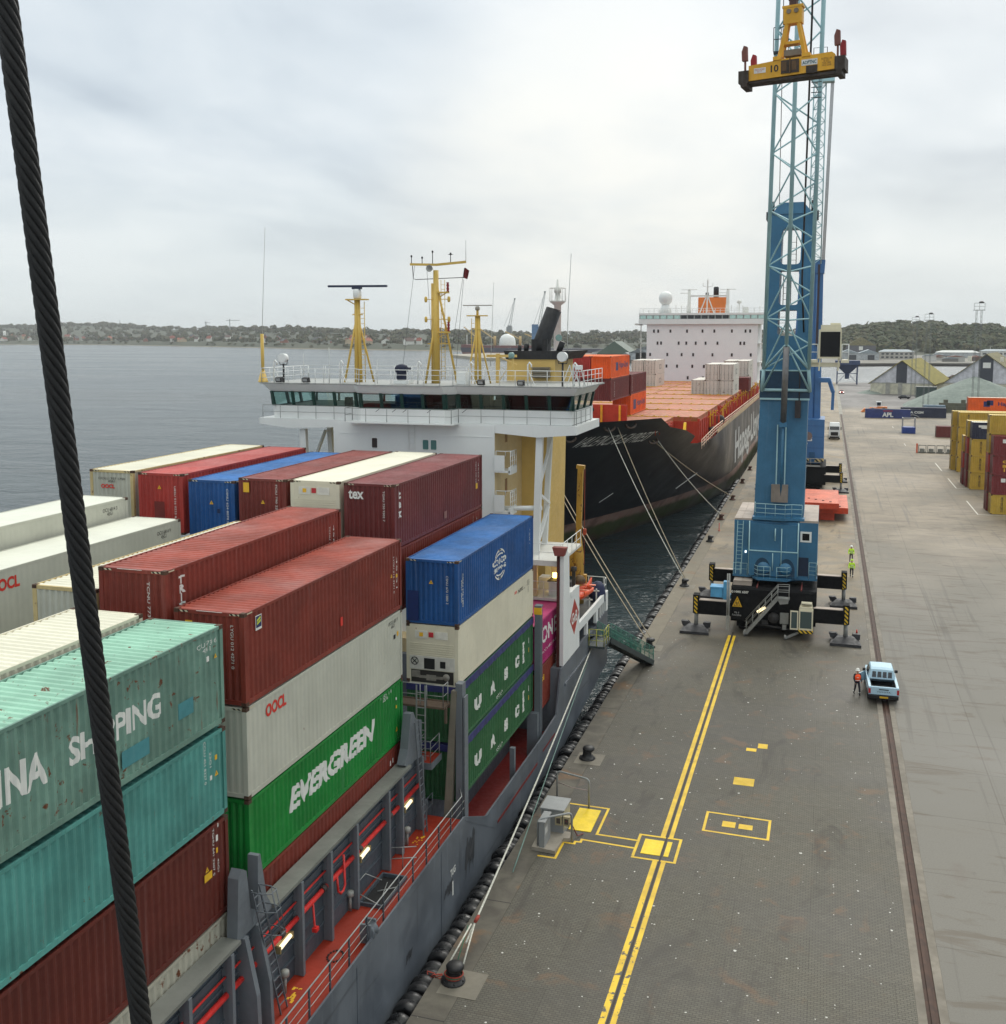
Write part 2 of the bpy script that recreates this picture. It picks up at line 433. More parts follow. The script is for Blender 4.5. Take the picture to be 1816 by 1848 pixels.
def mat_yard():
    m, t, b = newmat("yard_surface"); k = NT(t); v = k.coord('Object')
    sp = k.n('ShaderNodeSeparateXYZ'); k.l(v, sp.inputs[0])
    big = k.noise(v, .045, 6, .6, .5); med = k.noise(v, .32, 6, .6, .4)
    base = k.mix(k.mr(big, .3, .7), rgb(123, 119, 111), rgb(107, 104, 97))
    sand = k.mix(k.mr(med, .35, .7), rgb(140, 126, 104), rgb(120, 107, 88))
    f = k.math('MULTIPLY', k.mr(sp.outputs[1], 75, 150), k.mr(big, .3, .6, .1, 1.0))
    col = k.mix(f, base, sand)
    # curved wheel scrubbing and drag marks
    v2 = k.coord('Object', scale=(.32, 1.3, 1)); s = k.noise(v2, .5, 7, .62, 1.6)
    col = k.mix(k.mr(s, .52, .64, 0, .6), col, rgb(92, 80, 65))
    s2 = k.noise(v, .12, 6, .6, 1.1); col = k.mix(k.mr(s2, .60, .72, 0, .5), col, rgb(100, 84, 74))
    bs = k.n('ShaderNodeTexBrick'); bs.inputs['Scale'].default_value = 1.0; bs.inputs['Brick Width'].default_value = 9.0; bs.inputs['Row Height'].default_value = 6.0; bs.offset = .0
    bs.inputs['Mortar Size'].default_value = .035; bs.inputs['Color1'].default_value = (1,1,1,1); bs.inputs['Color2'].default_value = (.90,.90,.89,1); bs.inputs['Mortar'].default_value = (.62,.6,.57,1)
    k.l(v, bs.inputs['Vector']); col = k.mix(.8, col, bs.outputs['Color'], 'MULTIPLY')
    tr = k.noise(k.coord('Object', scale=(1.6, .035, 1), rot=(0, 0, R_(4))), 1.0, 5, .6, .5); col = k.mix(k.mr(tr, .56, .68, 0, .45), col, rgb(78, 74, 68))
    oil = k.noise(v, .42, 5, .65, .2); col = k.mix(k.mr(oil, .67, .73, 0, .5), col, rgb(64, 58, 54))
    # dark wet asphalt far down the quay
    fa = k.math('MULTIPLY', k.mr(sp.outputs[1], 345, 375), 1.0)
    asph = k.mix(k.mr(k.noise(k.coord('Object', scale=(1, .25, 1)), .16, 6, .65, .5), .35, .7), rgb(112, 108, 106), rgb(88, 85, 84))
    col = k.mix(fa, col, asph)
    fine = k.noise(v, 14, 4); col = k.mix(k.mr(fine, .35, .7, 0, .3), col, dk(rgb(126, 120, 110), .5))
    t.links.new(col, b.inputs['Base Color']); t.links.new(k.mr(big, .3, .7, .82, .62), b.inputs['Roughness'])
    t.links.new(k.bump(fine, .25, .02), b.inputs['Normal'])
    return m
conc = paint("old_concrete", rgb(140, 136, 126), .8, rust=.25, streak=.25, var=.16, scale=.7)
concd = paint("dark_concrete", rgb(92, 90, 86), .85, streak=.5, var=.2, scale=.6)
q = MB(); q.box(-12.05, 3.70, -60, 552, -1.0, 0.0); struct(q.build("quay", mat_quay()))
q = MB(); q.box(4.76, 900, -60, 552, -1.0, 0.0); struct(q.build("yard", mat_yard()))
def mat_coping():
    m, t, b = newmat("coping_concrete"); k = NT(t); v = k.coord('Object')
    n = k.noise(v, .8, 6, .62, .4); col = k.mix(k.mr(n, .3, .7), rgb(104, 99, 88), rgb(80, 75, 67))
    sp = k.n('ShaderNodeSeparateXYZ'); k.l(v, sp.inputs[0])
    fr = k.math('FRACT', k.math('MULTIPLY', sp.outputs[1], .125)); col = k.mix(k.math('LESS_THAN', fr, .006), col, rgb(40, 38, 36))
    col = k.mix(k.mr(sp.outputs[1], 58, 90, 0, .55), col, rgb(140, 130, 112))
    r = k.noise(v, .33, 5, .6); col = k.mix(k.mr(r, .56, .66, 0, .6), col, rgb(130, 98, 68))
    w_ = k.noise(v, 3.2, 4); col = k.mix(k.mr(w_, .70, .73, 0, .7), col, rgb(205, 202, 192))
    t.links.new(col, b.inputs['Base Color']); b.inputs['Roughness'].default_value = .8
    t.links.new(k.bump(n, .3, .05), b.inputs['Normal']); return m
q = MB(); q.box(-13.3, -12.058, -60, 552, -.9, .012); struct(q.build("quay_edge", mat_coping()))
q = MB(); q.box(-13.28, -12.05, -60, 552, -8, -.905); q.box(-12.04, 900, 548, 551.6, -8, -1.01); struct(q.build("quay_wall", concd))

# crane rail: concrete borders with the rusty rail in its slot
rustm = plain("rusty_rail", rgb(66, 43, 31), .75, var=.3, scale=2.0)
q = MB(); q.box(3.706, 4.02, -60, 330, -.6, .006); q.box(4.44, 4.754, -60, 330, -.6, .006)
struct(q.build("rail_border", paint("rail_concrete", rgb(122, 115, 104), .8, streak=0, rust=.35, var=.2)))
q = MB(); q.box(4.025, 4.435, -60, 330, -.6, -.05, 0); q.box(4.16, 4.30, -60, 330, -.05, .015, 0)
q.box(3.706, 4.75, 330.01, 552, -.6, .0, 1)
struct(q.build("crane_rail", [rustm, conc]))

# painted yellow lines beside the cable slot, pits and outlines
yel = paint("road_yellow", rgb(238, 204, 40), .6, streak=0, rust=0, var=.12, scale=2)
def worn_yellow():
    m, t, b = newmat("worn_yellow"); k = NT(t); v = k.coord('Object')
    n = k.noise(v, 2.2, 7, .7, .2); sp = k.n('ShaderNodeSeparateXYZ'); k.l(v, sp.inputs[0])
    far = k.mr(sp.outputs[1], 44, 36)
    th = k.math('SUBTRACT', n, k.math('MULTIPLY', far, .09))
    col = k.mix(k.mr(k.noise(v, 1.0, 4), .35, .7), rgb(236, 196, 42), rgb(206, 168, 44))
    col = k.mix(k.mr(th, .36, .33), col, rgb(92, 86, 72))
    t.links.new(col, b.inputs['Base Color']); b.inputs['Roughness'].default_value = .6; return m
wy = worn_yellow()
q = MB(); Z1, Z2 = .001, .005
for a, b_ in ((-60, 45.45), (47.75, 83)):
    q.box(-6.93, -6.70, a, b_, Z1, Z2); q.box(-6.53, -6.33, a, b_, Z1, Z2)
struct(q.build("yellow_line", wy))
q = MB()
for a, b_ in ((-60, 84),): q.box(-6.66, -6.575, a, b_, .001, .012)
struct(q.build("cable_slot", plain("slot_steel", rgb(46, 40, 36), .6, .3)))
q = MB()
def outline(mb, pts, w_, z0, z1, closed=True):
    n = len(pts)
    for i in range(n if closed else n-1):
        a = Vector((*pts[i], 0)); c = Vector((*pts[(i+1) % n], 0)); d = (c-a).normalized()*(w_/2)
        dz = .0006 * (i % 2)
        mb.bar((a-d) + Vector((0,0,(z0+z1)/2+dz)), (c+d) + Vector((0,0,(z0+z1)/2+dz)), w_, z1-z0)
outline(q, [(-7.87,47.72),(-5.95,47.72),(-5.95,45.45),(-7.87,45.45)], .13, .006, .010)
outline(q, [(-5.06,51.1),(-2.03,51.0),(-2.03,48.95),(-5.06,49.05)], .13, .001, .005)
outline(q, [(-12.2,49.98),(-9.88,49.95),(-9.88,47.12),(-7.95,47.08)], .12, .001, .005, False)
outline(q, [(-7.95,46.3),(-10.45,46.4),(-10.45,46.12),(-10.7,46.12),(-10.7,45.88),(-11.22,45.88),(-11.22,44.3),(-12.45,44.3)], .12, .001, .005, False)
struct(q.build("painted_outline", wy))
q = MB()
q.box(-11.3, -10.2, 47.2, 49.6, .001, .03); q.box(-7.58, -6.68, 45.9, 47.35, .002, .02); q.box(-6.52, -6.3, 45.9, 47.35, .002, .02)
struct(q.build("yellow_pit_cover", yel))
q = MB(); q.box(-10.4, -7.95, 46.5, 46.95, .001, .006)
struct(q.build("cable_trench", plain("trench", rgb(78, 74, 64), .7)))
q = MB(); q.box(-4.25, -3.62, 49.72, 50.32, .001, .005); q.box(-3.46, -2.8, 49.72, 50.22, .001, .005)
q.box(-4.15, -3.08, 54.78, 55.74, .001, .005); q.box(-3.82, -3.25, 59.6, 60.05, .001, .005); q.box(-3.2, -2.66, 60.2, 60.9, .001, .005)
struct(q.build("yellow_square", paint("faded_yellow", rgb(222, 184, 50), .65, streak=0, rust=.3, var=.2, rustc=rgb(96,88,72))))
# white bay lines in the yard
q = MB()
for (x0, y0) in ((19.6, 200), (19.6, 178), (19.6, 153)):
    q.box(x0, x0+.15, y0-3, y0+9, .001, .005); q.box(x0+.151, x0+5, y0-3, y0-2.85, .001, .005)
for yy in (240, 285): q.box(16.5, 16.6, yy, yy+5, .001, .005)
struct(q.build("bay_line", plain("white_line", rgb(205, 202, 190), .7)))

# ------------------------------------------------------------------ far land
def on_bearing(px, dist, z):
    """a point at ground distance dist along the bearing that runs through photo column px"""
    u = (px - 908.0) / 1890.0
    ya = -R_(17.2); d = Vector((math.cos(ya)*u + math.sin(ya), -math.sin(ya)*u + math.cos(ya)*1.0, 0)).normalized()
    return (d.x*dist, d.y*dist, z)
def mat_far_ground():
    m, t, b = newmat("far_ground"); k = NT(t); v = k.coord('Object')
    n = k.noise(v, .01, 6, .6); n2 = k.noise(v, .06, 5, .6)
    col = k.mix(k.mr(n, .4, .6), rgb(52, 60, 42), rgb(62, 66, 48)); col = k.mix(k.mr(n2, .45, .7, 0, .6), col, rgb(66, 70, 54))
    t.links.new(col, b.inputs['Base Color']); b.inputs['Roughness'].default_value = .9; return m
fg = mat_far_ground()
# left coast: shore, bank, plateau, wooded ridge  (columns: px, shore distance, ridge skyline row)
LCOAST = [(-260,3400,590),(-120,3250,590),(0,3050,589),(60,3000,589),(110,2950,585),(170,2900,584),(230,2750,586),(290,2600,591),(350,2430,592),(420,2250,590),(480,2120,590),
          (540,1960,589),(600,1880,592),(660,1820,593),(720,1760,594),(780,1700,594),(840,1640,595),(900,1600,597),(960,1640,598),(1030,1700,597),(1100,1750,598),(1170,1800,598),(1260,1850,597),(1400,1900,594),(1500,1900,594)]
rows = []
for px, ds, sy in LCOAST:
    dr = ds*1.55; zr = CAM_Z + (604-sy)/1890.0*dr - 9
    rows.append([on_bearing(px, ds, WZ-.2), on_bearing(px, ds+12, WZ+.9), on_bearing(px, ds+60, 7), on_bearing(px, ds+260, 9), on_bearing(px, ds*1.28, max(12, zr*.45)), on_bearing(px, dr, zr), on_bearing(px, dr+900, zr*.6)])
q = MB(); q.grid(rows); struct(q.build("far_coast", fg))
# sand fringe at the waterline
q = MB(); rr = []
for px, ds, sy in LCOAST: rr.append([on_bearing(px, ds-6, WZ-.2), on_bearing(px, ds-1, WZ+.35), on_bearing(px, ds+11.5, WZ+1.0)])
q.grid(rr); struct(q.build("beach", plain("beach_sand", rgb(128, 118, 100), .9, scale=.1)))
# pale made ground behind the black ship and the land across the inner basin
q = MB(); q.prism([(-330,1000),(-150,960),(-110,1120),(-100,1500),(-420,1500),(-420,1150)], 'xy', WZ-.5, .6)
struct(q.build("made_ground", plain("pale_gravel_land", rgb(158, 152, 138), .9, scale=.03, var=.2)))
q = MB(); q.prism([(-140,930),(0,900),(60,935),(300,960),(420,900),(1100,900),(1500,1800),(-300,1800),(-100,1300)], 'xy', WZ-.5, .4)
struct(q.build("basin_shore", plain("basin_ground", rgb(126, 122, 114), .9, scale=.03, var=.25)))
q = MB(); q.prism([(-141,928),(0,898),(60,933),(300,958),(300.3,955.5),(60,930.5),(0,895.5),(-142,925)], 'xy', WZ-.5, -.3)
struct(q.build("basin_wall", plain("basin_wall_dark", rgb(58, 52, 48), .9)))
# wooded hill on the right
RHILL = [(1380,1500,601),(1440,1450,599),(1500,1400,594),(1540,1380,590),(1590,1350,583),(1640,1350,582),(1680,1350,582),(1720,1380,590),(1760,1380,588),(1800,1380,589),(1840,1400,590),(1900,1400,588),(2000,1400,590)]
rows = []
for px, ds, sy in RHILL:
    dr = ds+420; zr = CAM_Z + (604-sy)/1890.0*dr - 8
    rows.append([on_bearing(px, ds-60, .3), on_bearing(px, ds, 3), on_bearing(px, ds+200, 3+zr*.6), on_bearing(px, dr, zr), on_bearing(px, dr+400, zr*.8)])
q = MB(); q.grid(rows); struct(q.build("hill", fg))

def foliage(name, cols):
    m, t, b = newmat(name); k = NT(t); v = k.coord('Object')
    n = k.noise(v, .028, 4, .6); n2 = k.noise(v, .16, 3, .6)
    col = k.mix(k.mr(n, .38, .62), cols[0], cols[1]); col = k.mix(k.mr(n2, .48, .66, 0, .85), col, cols[2])
    t.links.new(col, b.inputs['Base Color']); b.inputs['Roughness'].default_value = .8; b.inputs['Specular IOR Level'].default_value = .2
    return m
fol1 = foliage("autumn_wood", [rgb(58, 70, 42), rgb(74, 74, 46), rgb(92, 76, 50)])
fol2 = foliage("hill_wood", [rgb(54, 68, 42), rgb(72, 76, 46), rgb(92, 82, 52)])
def crown(mb, c, r, h, n, rg):
    """one tree crown: leaf clumps scattered through an uneven dome"""
    lob = [(rg.uniform(-.5,.5), rg.uniform(-.5,.5), rg.uniform(.2,.75), rg.uniform(.45,.75)) for _ in range(4)]
    for i in range(n):
        lx, ly, lz, lr = lob[i % 4]
        a = rg.uniform(0, 2*math.pi); zz = rg.uniform(-.5, 1); q_ = math.sqrt(max(0, 1-zz*zz)) * rg.uniform(.75, 1)
        p = Vector((c[0] + r*(lx + lr*q_*math.cos(a)), c[1] + r*(ly + lr*q_*math.sin(a)), c[2] + h*(lz + .42*lr*zz)))
        s = r*rg.uniform(.17, .30)
        nn = Vector((math.cos(a)*q_, math.sin(a)*q_, zz+.25)) + Vector((rg.uniform(-.3,.3), rg.uniform(-.3,.3), rg.uniform(-.2,.4)))
        nn.normalize(); x = nn.orthogonal().normalized(); y = nn.cross(x)
        t = rg.uniform(0, 3.1); x, y = x*math.cos(t)+y*math.sin(t), y*math.cos(t)-x*math.sin(t)
        mb.add([p-x*s-y*s*.7, p+x*s*.8-y*s, p+x*s+y*s*.8, p-x*s*.7+y*s], [(0,1,2,3)])
def interp(tab, px, k):
    for a, b_ in zip(tab, tab[1:]):
        if a[0] <= px <= b_[0]:
            f = (px-a[0])/(b_[0]-a[0]); return a[k]*(1-f)+b_[k]*f
    return tab[-1][k]
rg = random.Random(11)
mb = MB()
for i in range(1500):
    px = rg.uniform(-20, 1180) if i < 1380 else rg.uniform(1180, 1480); ds = interp(LCOAST, px, 1); sy = interp(LCOAST, px, 2)
    band = rg.random(); dr = ds*1.55; zr = CAM_Z + (604-sy)/1890.0*dr - 9
    if band < .45: d = dr + rg.uniform(-160, 20); z = zr - (dr-d)*.05
    elif band < .72: d = ds*rg.uniform(1.12, 1.5); f = (d-ds*1.0)/(dr-ds); z = 9 + (zr-9)*max(0, f)**1.5
    elif band < .92: d = ds + rg.uniform(60, 300); z = 8.0
    else: d = ds + rg.uniform(18, 60); z = rg.uniform(.5, 5)
    r = rg.uniform(6, 11) * (d/2400)**.5 if band < .92 else rg.uniform(3.5, 6)
    crown(mb, on_bearing(px, d, z-1), r, r*1.25, 46, rg)
stuff(mb.build("far_woodland", fol1))
mb = MB()
for i in range(820):
    px = rg.uniform(1470, 1835); ds = interp(RHILL, px, 1); sy = interp(RHILL, px, 2)
    dr = ds+420; zr = CAM_Z + (604-sy)/1890.0*dr - 8
    f = rg.random()**.8
    d = ds - 20 + f*450; 
    z = 3 + zr*.6*min(1, max(0, (d-ds)/200)) if d < ds+200 else 3+zr*.6 + (zr*.4-3)*(d-ds-200)/220
    r = rg.uniform(6.5, 11)
    crown(mb, on_bearing(px, d, z-2), r, r*1.3, 64, rg)
stuff(mb.build("hillside_wood", fol2))
# ================================================================== CONTAINERS
CW = 2.438
PER = .278; DEP = .044
steel_rust = plain("rusted_steel", rgb(74, 52, 38), .8, var=.35, scale=5)
white_paint = plain("letter_white", rgb(222, 222, 216), .6, var=.06)
black_paint = plain("letter_black", rgb(28, 28, 30), .6, var=.06)
red_paint = plain("letter_red", rgb(206, 48, 36), .55, var=.08)
yellow_paint = plain("letter_yellow", rgb(226, 176, 40), .55, var=.08)
hazc = hazard("corner_hazard", rgb(196,188,160), rgb(34,30,26), 6.0)
def prof(t, dep=DEP, per=PER):
    """outward offset (<=0) of the corrugated sheet at distance t along it"""
    f = (t % per) / per
    if f < .26: return 0.0
    if f < .50: return -dep * (f-.26)/.24
    if f < .76: return -dep
    return -dep * (1-(f-.76)/.24)
def breaks(Lx, per=PER):
    out = []; k = 0
    while k*per < Lx + per:
        for f in (0, .26, .5, .76): out.append(k*per + f*per)
        k += 1
    return [x for x in out if 0 < x < Lx]
MESH = {}
def corr_sheet(length, z0, z1, dep, to3d, per=PER):
    """rows of a corrugated sheet; to3d(t, off, z) -> point"""
    ts = [0.0] + breaks(length, per) + [length]
    mb = MB(); a = [to3d(t, prof(t, dep, per), z0) for t in ts]; b = [to3d(t, prof(t, dep, per), z1) for t in ts]
    mb.grid([a, b], smooth=False); return mb
def cmesh(kind, L, H, style):
    key = (kind, L, H, style)
    if key in MESH: return MESH[key]
    dep = {'corr': DEP, 'fine': .014, 'flat': .004}[style]; hw = CW/2
    if kind == 'side':      # right-hand side (+x); the left one is this, turned
        mb = corr_sheet(L-.30, .17, H-.10, dep, lambda t, o, z: (hw-.006+o, .15+t, z))
    elif kind == 'side2':
        mb = corr_sheet(L-.30, .17, H-.10, dep, lambda t, o, z: (-hw+.006-o, L-.15-t, z))
    elif kind == 'end':
        mb = corr_sheet(CW-.32, .16, H-.13, dep*1.2, lambda t, o, z: (-hw+.16+t, .02-o, z), .235)
    elif kind == 'door':
        mb = MB(); mb.box(-hw+.16, -.01, L-.07, L-.035, .17, H-.13); mb.box(.01, hw-.16, L-.07, L-.035, .17, H-.13)
        for x in (-.95, -.35, .35, .95): mb.tube([(x, L-.02, .1), (x, L-.02, H-.06)], .018, 6)
    elif kind == 'neardoor':
        mb = MB(); mb.box(-hw+.16, -.01, .035, .07, .17, H-.13); mb.box(.01, hw-.16, .035, .07, .17, H-.13)
        for z in (.5, 1.0, 1.5, 2.0):
            mb.box(-hw+.2, -.05, .022, .035, z, z+.12); mb.box(.05, hw-.2, .022, .035, z, z+.12)
        for x in (-.95, -.35, .35, .95):
            mb.tube([(x, .012, .1), (x, .012, H-.06)], .022, 6, 1); mb.box(x-.16, x+.04, -.012, .018, 1.0, 1.05, 1)
            for z in (.35, 1.3, 2.2): mb.box(x-.05, x+.05, -.006, .03, z, z+.08, 1)
    elif kind == 'roof':
        mb = MB(); dp = {'corr': .044, 'fine': .012, 'flat': .003}[style]
        ts = [0.0] + breaks(L-.5, .27) + [L-.5]
        z = H-.022
        a = [(-hw+.07, .25+t, z+prof(t, dp, .27)) for t in ts]; b = [(hw-.07, .25+t, z+prof(t, dp, .27)) for t in ts]
        mb.grid([a, b], smooth=False)
        mb.f = [f[::-1] for f in mb.f]
        mb.box(-hw+.06, hw-.06, .03, .25, H-.06, H-.016); mb.box(-hw+.06, hw-.06, L-.25, L-.03, H-.06, H-.016)
    elif kind == 'frame':
        mb = MB()
        for sx in (-1, 1):
            for y0 in (0.0, L-.15):
                x0 = sx*hw; mb.box(min(x0, x0-sx*.16), max(x0, x0-sx*.16), y0, y0+.15, .118, H-.118)
            x0 = sx*(hw-.002); a, b = min(x0, x0-sx*.06), max(x0, x0-sx*.06)
            mb.box(a, b, .17, L-.17, H-.10, H-.008); mb.box(a, b, .17, L-.17, .02, .17)
            for k in range(2): mb.box(min(x0, x0-sx*.05)+.0, max(x0, x0-sx*.05)+.003*sx*(sx>0), L/2-1.05+k*1.75, L/2-.7+k*1.75, .025, .14)
        for y0 in (.012, L-.112):
            mb.box(-hw+.16, hw-.16, y0, y0+.10, H-.13, H-.01); mb.box(-hw+.16, hw-.16, y0, y0+.10, .03, .16)
        mb.box(-hw+.1, hw-.1, .1, L-.1, .03, .06)
        for sx in (-1, 1):
            for y0 in (-.004, L-.174):
                for z0 in (0, H-.118):
                    x0 = sx*(hw+.004); a, b = min(x0, x0-sx*.162), max(x0, x0-sx*.162)
                    mb.box(a, b, y0, y0+.178, z0, z0+.118, 1)
            if H > 2.7:
                x0 = sx*hw; mb.box(min(x0-sx*.17, x0-sx*.50), max(x0-sx*.17, x0-sx*.50), .006, .0125, H-.09, H-.035, 2)
                mb.box(x0-.004 if sx>0 else x0-.0022, x0+.0022 if sx>0 else x0+.004, .18, .48, H-.075, H-.03, 2)
    MESH[key] = mb.mesh(kind); return MESH[key]
NPART = {'side': 'side_panel', 'side2': 'side_panel', 'end': 'end_panel', 'door': 'door_panel', 'neardoor': 'door_panel', 'roof': 'roof_panel', 'frame': 'frame'}
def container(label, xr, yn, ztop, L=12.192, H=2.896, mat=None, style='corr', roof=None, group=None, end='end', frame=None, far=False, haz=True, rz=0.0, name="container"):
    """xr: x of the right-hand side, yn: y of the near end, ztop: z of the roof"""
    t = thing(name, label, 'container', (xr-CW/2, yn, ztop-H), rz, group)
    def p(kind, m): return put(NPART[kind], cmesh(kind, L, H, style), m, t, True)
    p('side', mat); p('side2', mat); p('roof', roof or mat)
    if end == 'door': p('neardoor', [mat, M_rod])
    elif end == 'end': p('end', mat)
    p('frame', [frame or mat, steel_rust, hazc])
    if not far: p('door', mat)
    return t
M_rod = plain("lock_rod_steel", rgb(120, 116, 110), .5, .4)
HC, SH, FT = 2.896, 2.591, 12.192

# paint of each kind of box
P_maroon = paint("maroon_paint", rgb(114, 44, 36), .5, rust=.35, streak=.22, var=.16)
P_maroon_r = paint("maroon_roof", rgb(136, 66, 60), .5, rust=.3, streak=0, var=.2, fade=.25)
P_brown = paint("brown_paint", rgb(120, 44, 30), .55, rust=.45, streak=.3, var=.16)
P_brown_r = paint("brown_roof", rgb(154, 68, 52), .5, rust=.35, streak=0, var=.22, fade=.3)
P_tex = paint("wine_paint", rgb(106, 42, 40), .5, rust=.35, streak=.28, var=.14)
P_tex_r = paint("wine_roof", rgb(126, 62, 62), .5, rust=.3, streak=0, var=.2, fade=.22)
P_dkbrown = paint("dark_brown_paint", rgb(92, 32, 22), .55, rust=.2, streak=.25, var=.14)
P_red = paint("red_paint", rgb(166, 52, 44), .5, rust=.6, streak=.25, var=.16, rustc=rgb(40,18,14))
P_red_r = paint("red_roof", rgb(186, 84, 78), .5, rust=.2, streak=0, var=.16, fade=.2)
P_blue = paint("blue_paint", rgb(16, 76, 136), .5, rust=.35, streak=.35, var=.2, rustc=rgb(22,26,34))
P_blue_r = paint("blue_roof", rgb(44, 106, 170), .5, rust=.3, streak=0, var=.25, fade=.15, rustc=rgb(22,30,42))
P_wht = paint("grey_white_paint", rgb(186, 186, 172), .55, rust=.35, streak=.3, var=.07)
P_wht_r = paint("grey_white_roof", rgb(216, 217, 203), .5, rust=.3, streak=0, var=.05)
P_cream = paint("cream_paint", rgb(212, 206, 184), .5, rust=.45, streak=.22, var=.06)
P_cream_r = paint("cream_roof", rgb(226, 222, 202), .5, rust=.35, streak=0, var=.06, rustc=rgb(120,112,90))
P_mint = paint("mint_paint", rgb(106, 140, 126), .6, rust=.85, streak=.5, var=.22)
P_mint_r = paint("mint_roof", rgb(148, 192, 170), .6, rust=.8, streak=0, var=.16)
P_teal = paint("teal_paint", rgb(78, 142, 134), .6, rust=.6, streak=.45, var=.2)
P_green = paint("bright_green_paint", rgb(6, 124, 46), .5, rust=.35, streak=.3, var=.16, rustc=rgb(20,40,22))
P_dkgreen = paint("dark_green_paint", rgb(40, 94, 54), .55, rust=.15, streak=.25, var=.16)
P_tarp = plain("tarpaulin", rgb(40, 44, 98), .6, var=.25, scale=2.0, bump=.5)
P_pink = paint("magenta_paint", rgb(168, 28, 102), .5, rust=.1, streak=.15, var=.12)
P_pink_r = paint("magenta_roof", rgb(206, 70, 128), .5, rust=.1, streak=0, var=.12, fade=.15)
P_grime = paint("grimy_white", rgb(170, 166, 150), .65, rust=.95, streak=.5, var=.12)
P_orange = paint("orange_paint", rgb(232, 96, 26), .5, rust=.3, streak=.2, var=.12)
P_orange_r = paint("orange_roof", rgb(236, 122, 62), .5, rust=.2, streak=0, var=.12)
P_yel = paint("mustard_paint", rgb(186, 154, 60), .55, rust=.35, streak=.25, var=.12)
P_yel_r = paint("mustard_roof", rgb(214, 190, 110), .55, rust=.3, streak=0, var=.12)
P_navy = paint("navy_paint", rgb(38, 44, 66), .5, rust=.2, streak=.2, var=.16)

def side_text(t, s, y0, z0, W, H, mat=white_paint, bold=.0, shear=0, name="lettering", dep=DEP, xr=None, yn=None, spacing=1.0, vert=False):
    """lettering on the right-hand side, following the corrugation; y0,z0 in world metres"""
    o = WOFF[t.name]; xr = o.x + CW/2; ys = o.y + .15
    if vert:   # runs down the side, letters turned
        return letters(name, s, (xr-.004, y0, z0+H), (0,0,-1), (0,1,0), H, W, mat, t, bold, shear, spacing)
    br = []; 
    if dep > .02:
        br = [b - (y0-ys) for b in breaks(FT)]
    return letters(name, s, (xr-.006, y0, z0), (0,1,0), (0,0,1), W, H, mat, t, bold, shear, spacing, br, (lambda q_: prof(y0-ys+q_, dep)) if dep > .02 else None, .005)
def end_text(t, s, x0, z0, W, H, mat=white_paint, bold=.0, name="lettering", vert=False):
    yn = WOFF[t.name].y
    if vert: return letters(name, s, (x0, yn+.004, z0+H), (0,0,-1), (1,0,0), H, W, mat, t, bold)
    return letters(name, s, (x0, yn+.004, z0), (1,0,0), (0,0,1), W, H, mat, t, bold)
def side_plate(t, y0, y1, z0, z1, mat, name="sticker"):
    x = WOFF[t.name].x + CW/2; mb = MB(); mb.box(x-.004, x+.004, y0, y1, z0, z1); return mb.build(name, mat, t)
def side_tri(t, y, z, s, mat=None, name="warning_triangle"):
    x = WOFF[t.name].x + CW/2; mb = MB()
    mb.prism([(y-s/2, z), (y+s/2, z), (y, z+s*.9)], 'yz', x-.002, x+.005, 0); mb.prism([(y-s*.09, z+s*.2), (y+s*.09, z+s*.2), (y, z+s*.62)], 'yz', x+.004, x+.007, 1)
    return mb.build(name, [yellow_paint, black_paint], t)
def end_tri(t, x, z, s, name="warning_triangle"):
    y = WOFF[t.name].y; mb = MB()
    mb.prism([(x-s/2, z), (x+s/2, z), (x, z+s*.9)], 'xz', y-.004, y+.003, 0); mb.prism([(x-s*.09, z+s*.2), (x+s*.09, z+s*.2), (x, z+s*.62)], 'xz', y-.007, y-.002, 1)
    return mb.build(name, [yellow_paint, black_paint], t)
def end_plate(t, x0, x1, z0, z1, mat, name="sticker", d=.004):
    y = WOFF[t.name].y; mb = MB(); mb.box(x0, x1, y-d, y+.004, z0, z1); return mb.build(name, mat, t)
def ribbon(pts, w_):
    out = MB()
    return out

G1 = "containers stacked on the feeder ship"
# ---- bay nearest the camera
c = container("mint green container with big white lettering and a ribbed pale roof", -16.5, 13.66, 15.47, mat=P_mint, roof=P_mint_r, group=G1)
side_text(c, "CHINA", 15.9, 13.76, 2.75, .84, bold=.03); side_text(c, "SHIPPING", 19.35, 13.80, 3.55, .68, bold=.03)
side_text(c, "CLU 4734 6\n4561", 24.6, 14.88, .92, .3); side_tri(c, 25.45, 14.6, .14); side_plate(c, 25.0, 25.12, 14.6, 14.75, white_paint)
side_plate(c, 23.6, 24.3, 13.4, 13.85, paint("patched_teal", rgb(64,128,134), .6, var=.15), "repair_patch"); side_plate(c, 21.2, 22.3, 13.0, 13.45, MC["patched_teal"], "repair_patch")
c = container("streaky teal container between the mint container above and a brown one below", -16.5, 13.66, 12.43, H=SH, mat=P_teal, group=G1)
side_text(c, "CCLU 451 8327 0", 24.72, 11.1, .10, 1.25, vert=True); side_text(c, "22G1", 25.0, 11.5, .09, .45, vert=True)
side_tri(c, 25.33, 11.15, .17); side_plate(c, 25.27, 25.38, 11.62, 11.76, yellow_paint); side_plate(c, 25.0, 25.1, 11.12, 11.25, white_paint)
c = container("dark red-brown container under the teal one, yellow stickers at its far end", -16.5, 13.66, 9.73, H=HC, mat=P_dkbrown, group=G1)
side_text(c, "TGHU 641 2207 5", 25.02, 8.25, .09, 1.4, vert=True); side_text(c, "45G1", 25.25, 8.25, .08, .4, vert=True)
side_tri(c, 24.72, 8.52, .17); side_plate(c, 24.58, 24.96, 8.25, 8.47, yellow_paint); side_plate(c, 25.2, 25.3, 9.2, 9.38, white_paint); side_plate(c, 25.2, 25.28, 8.85, 9.0, yellow_paint)
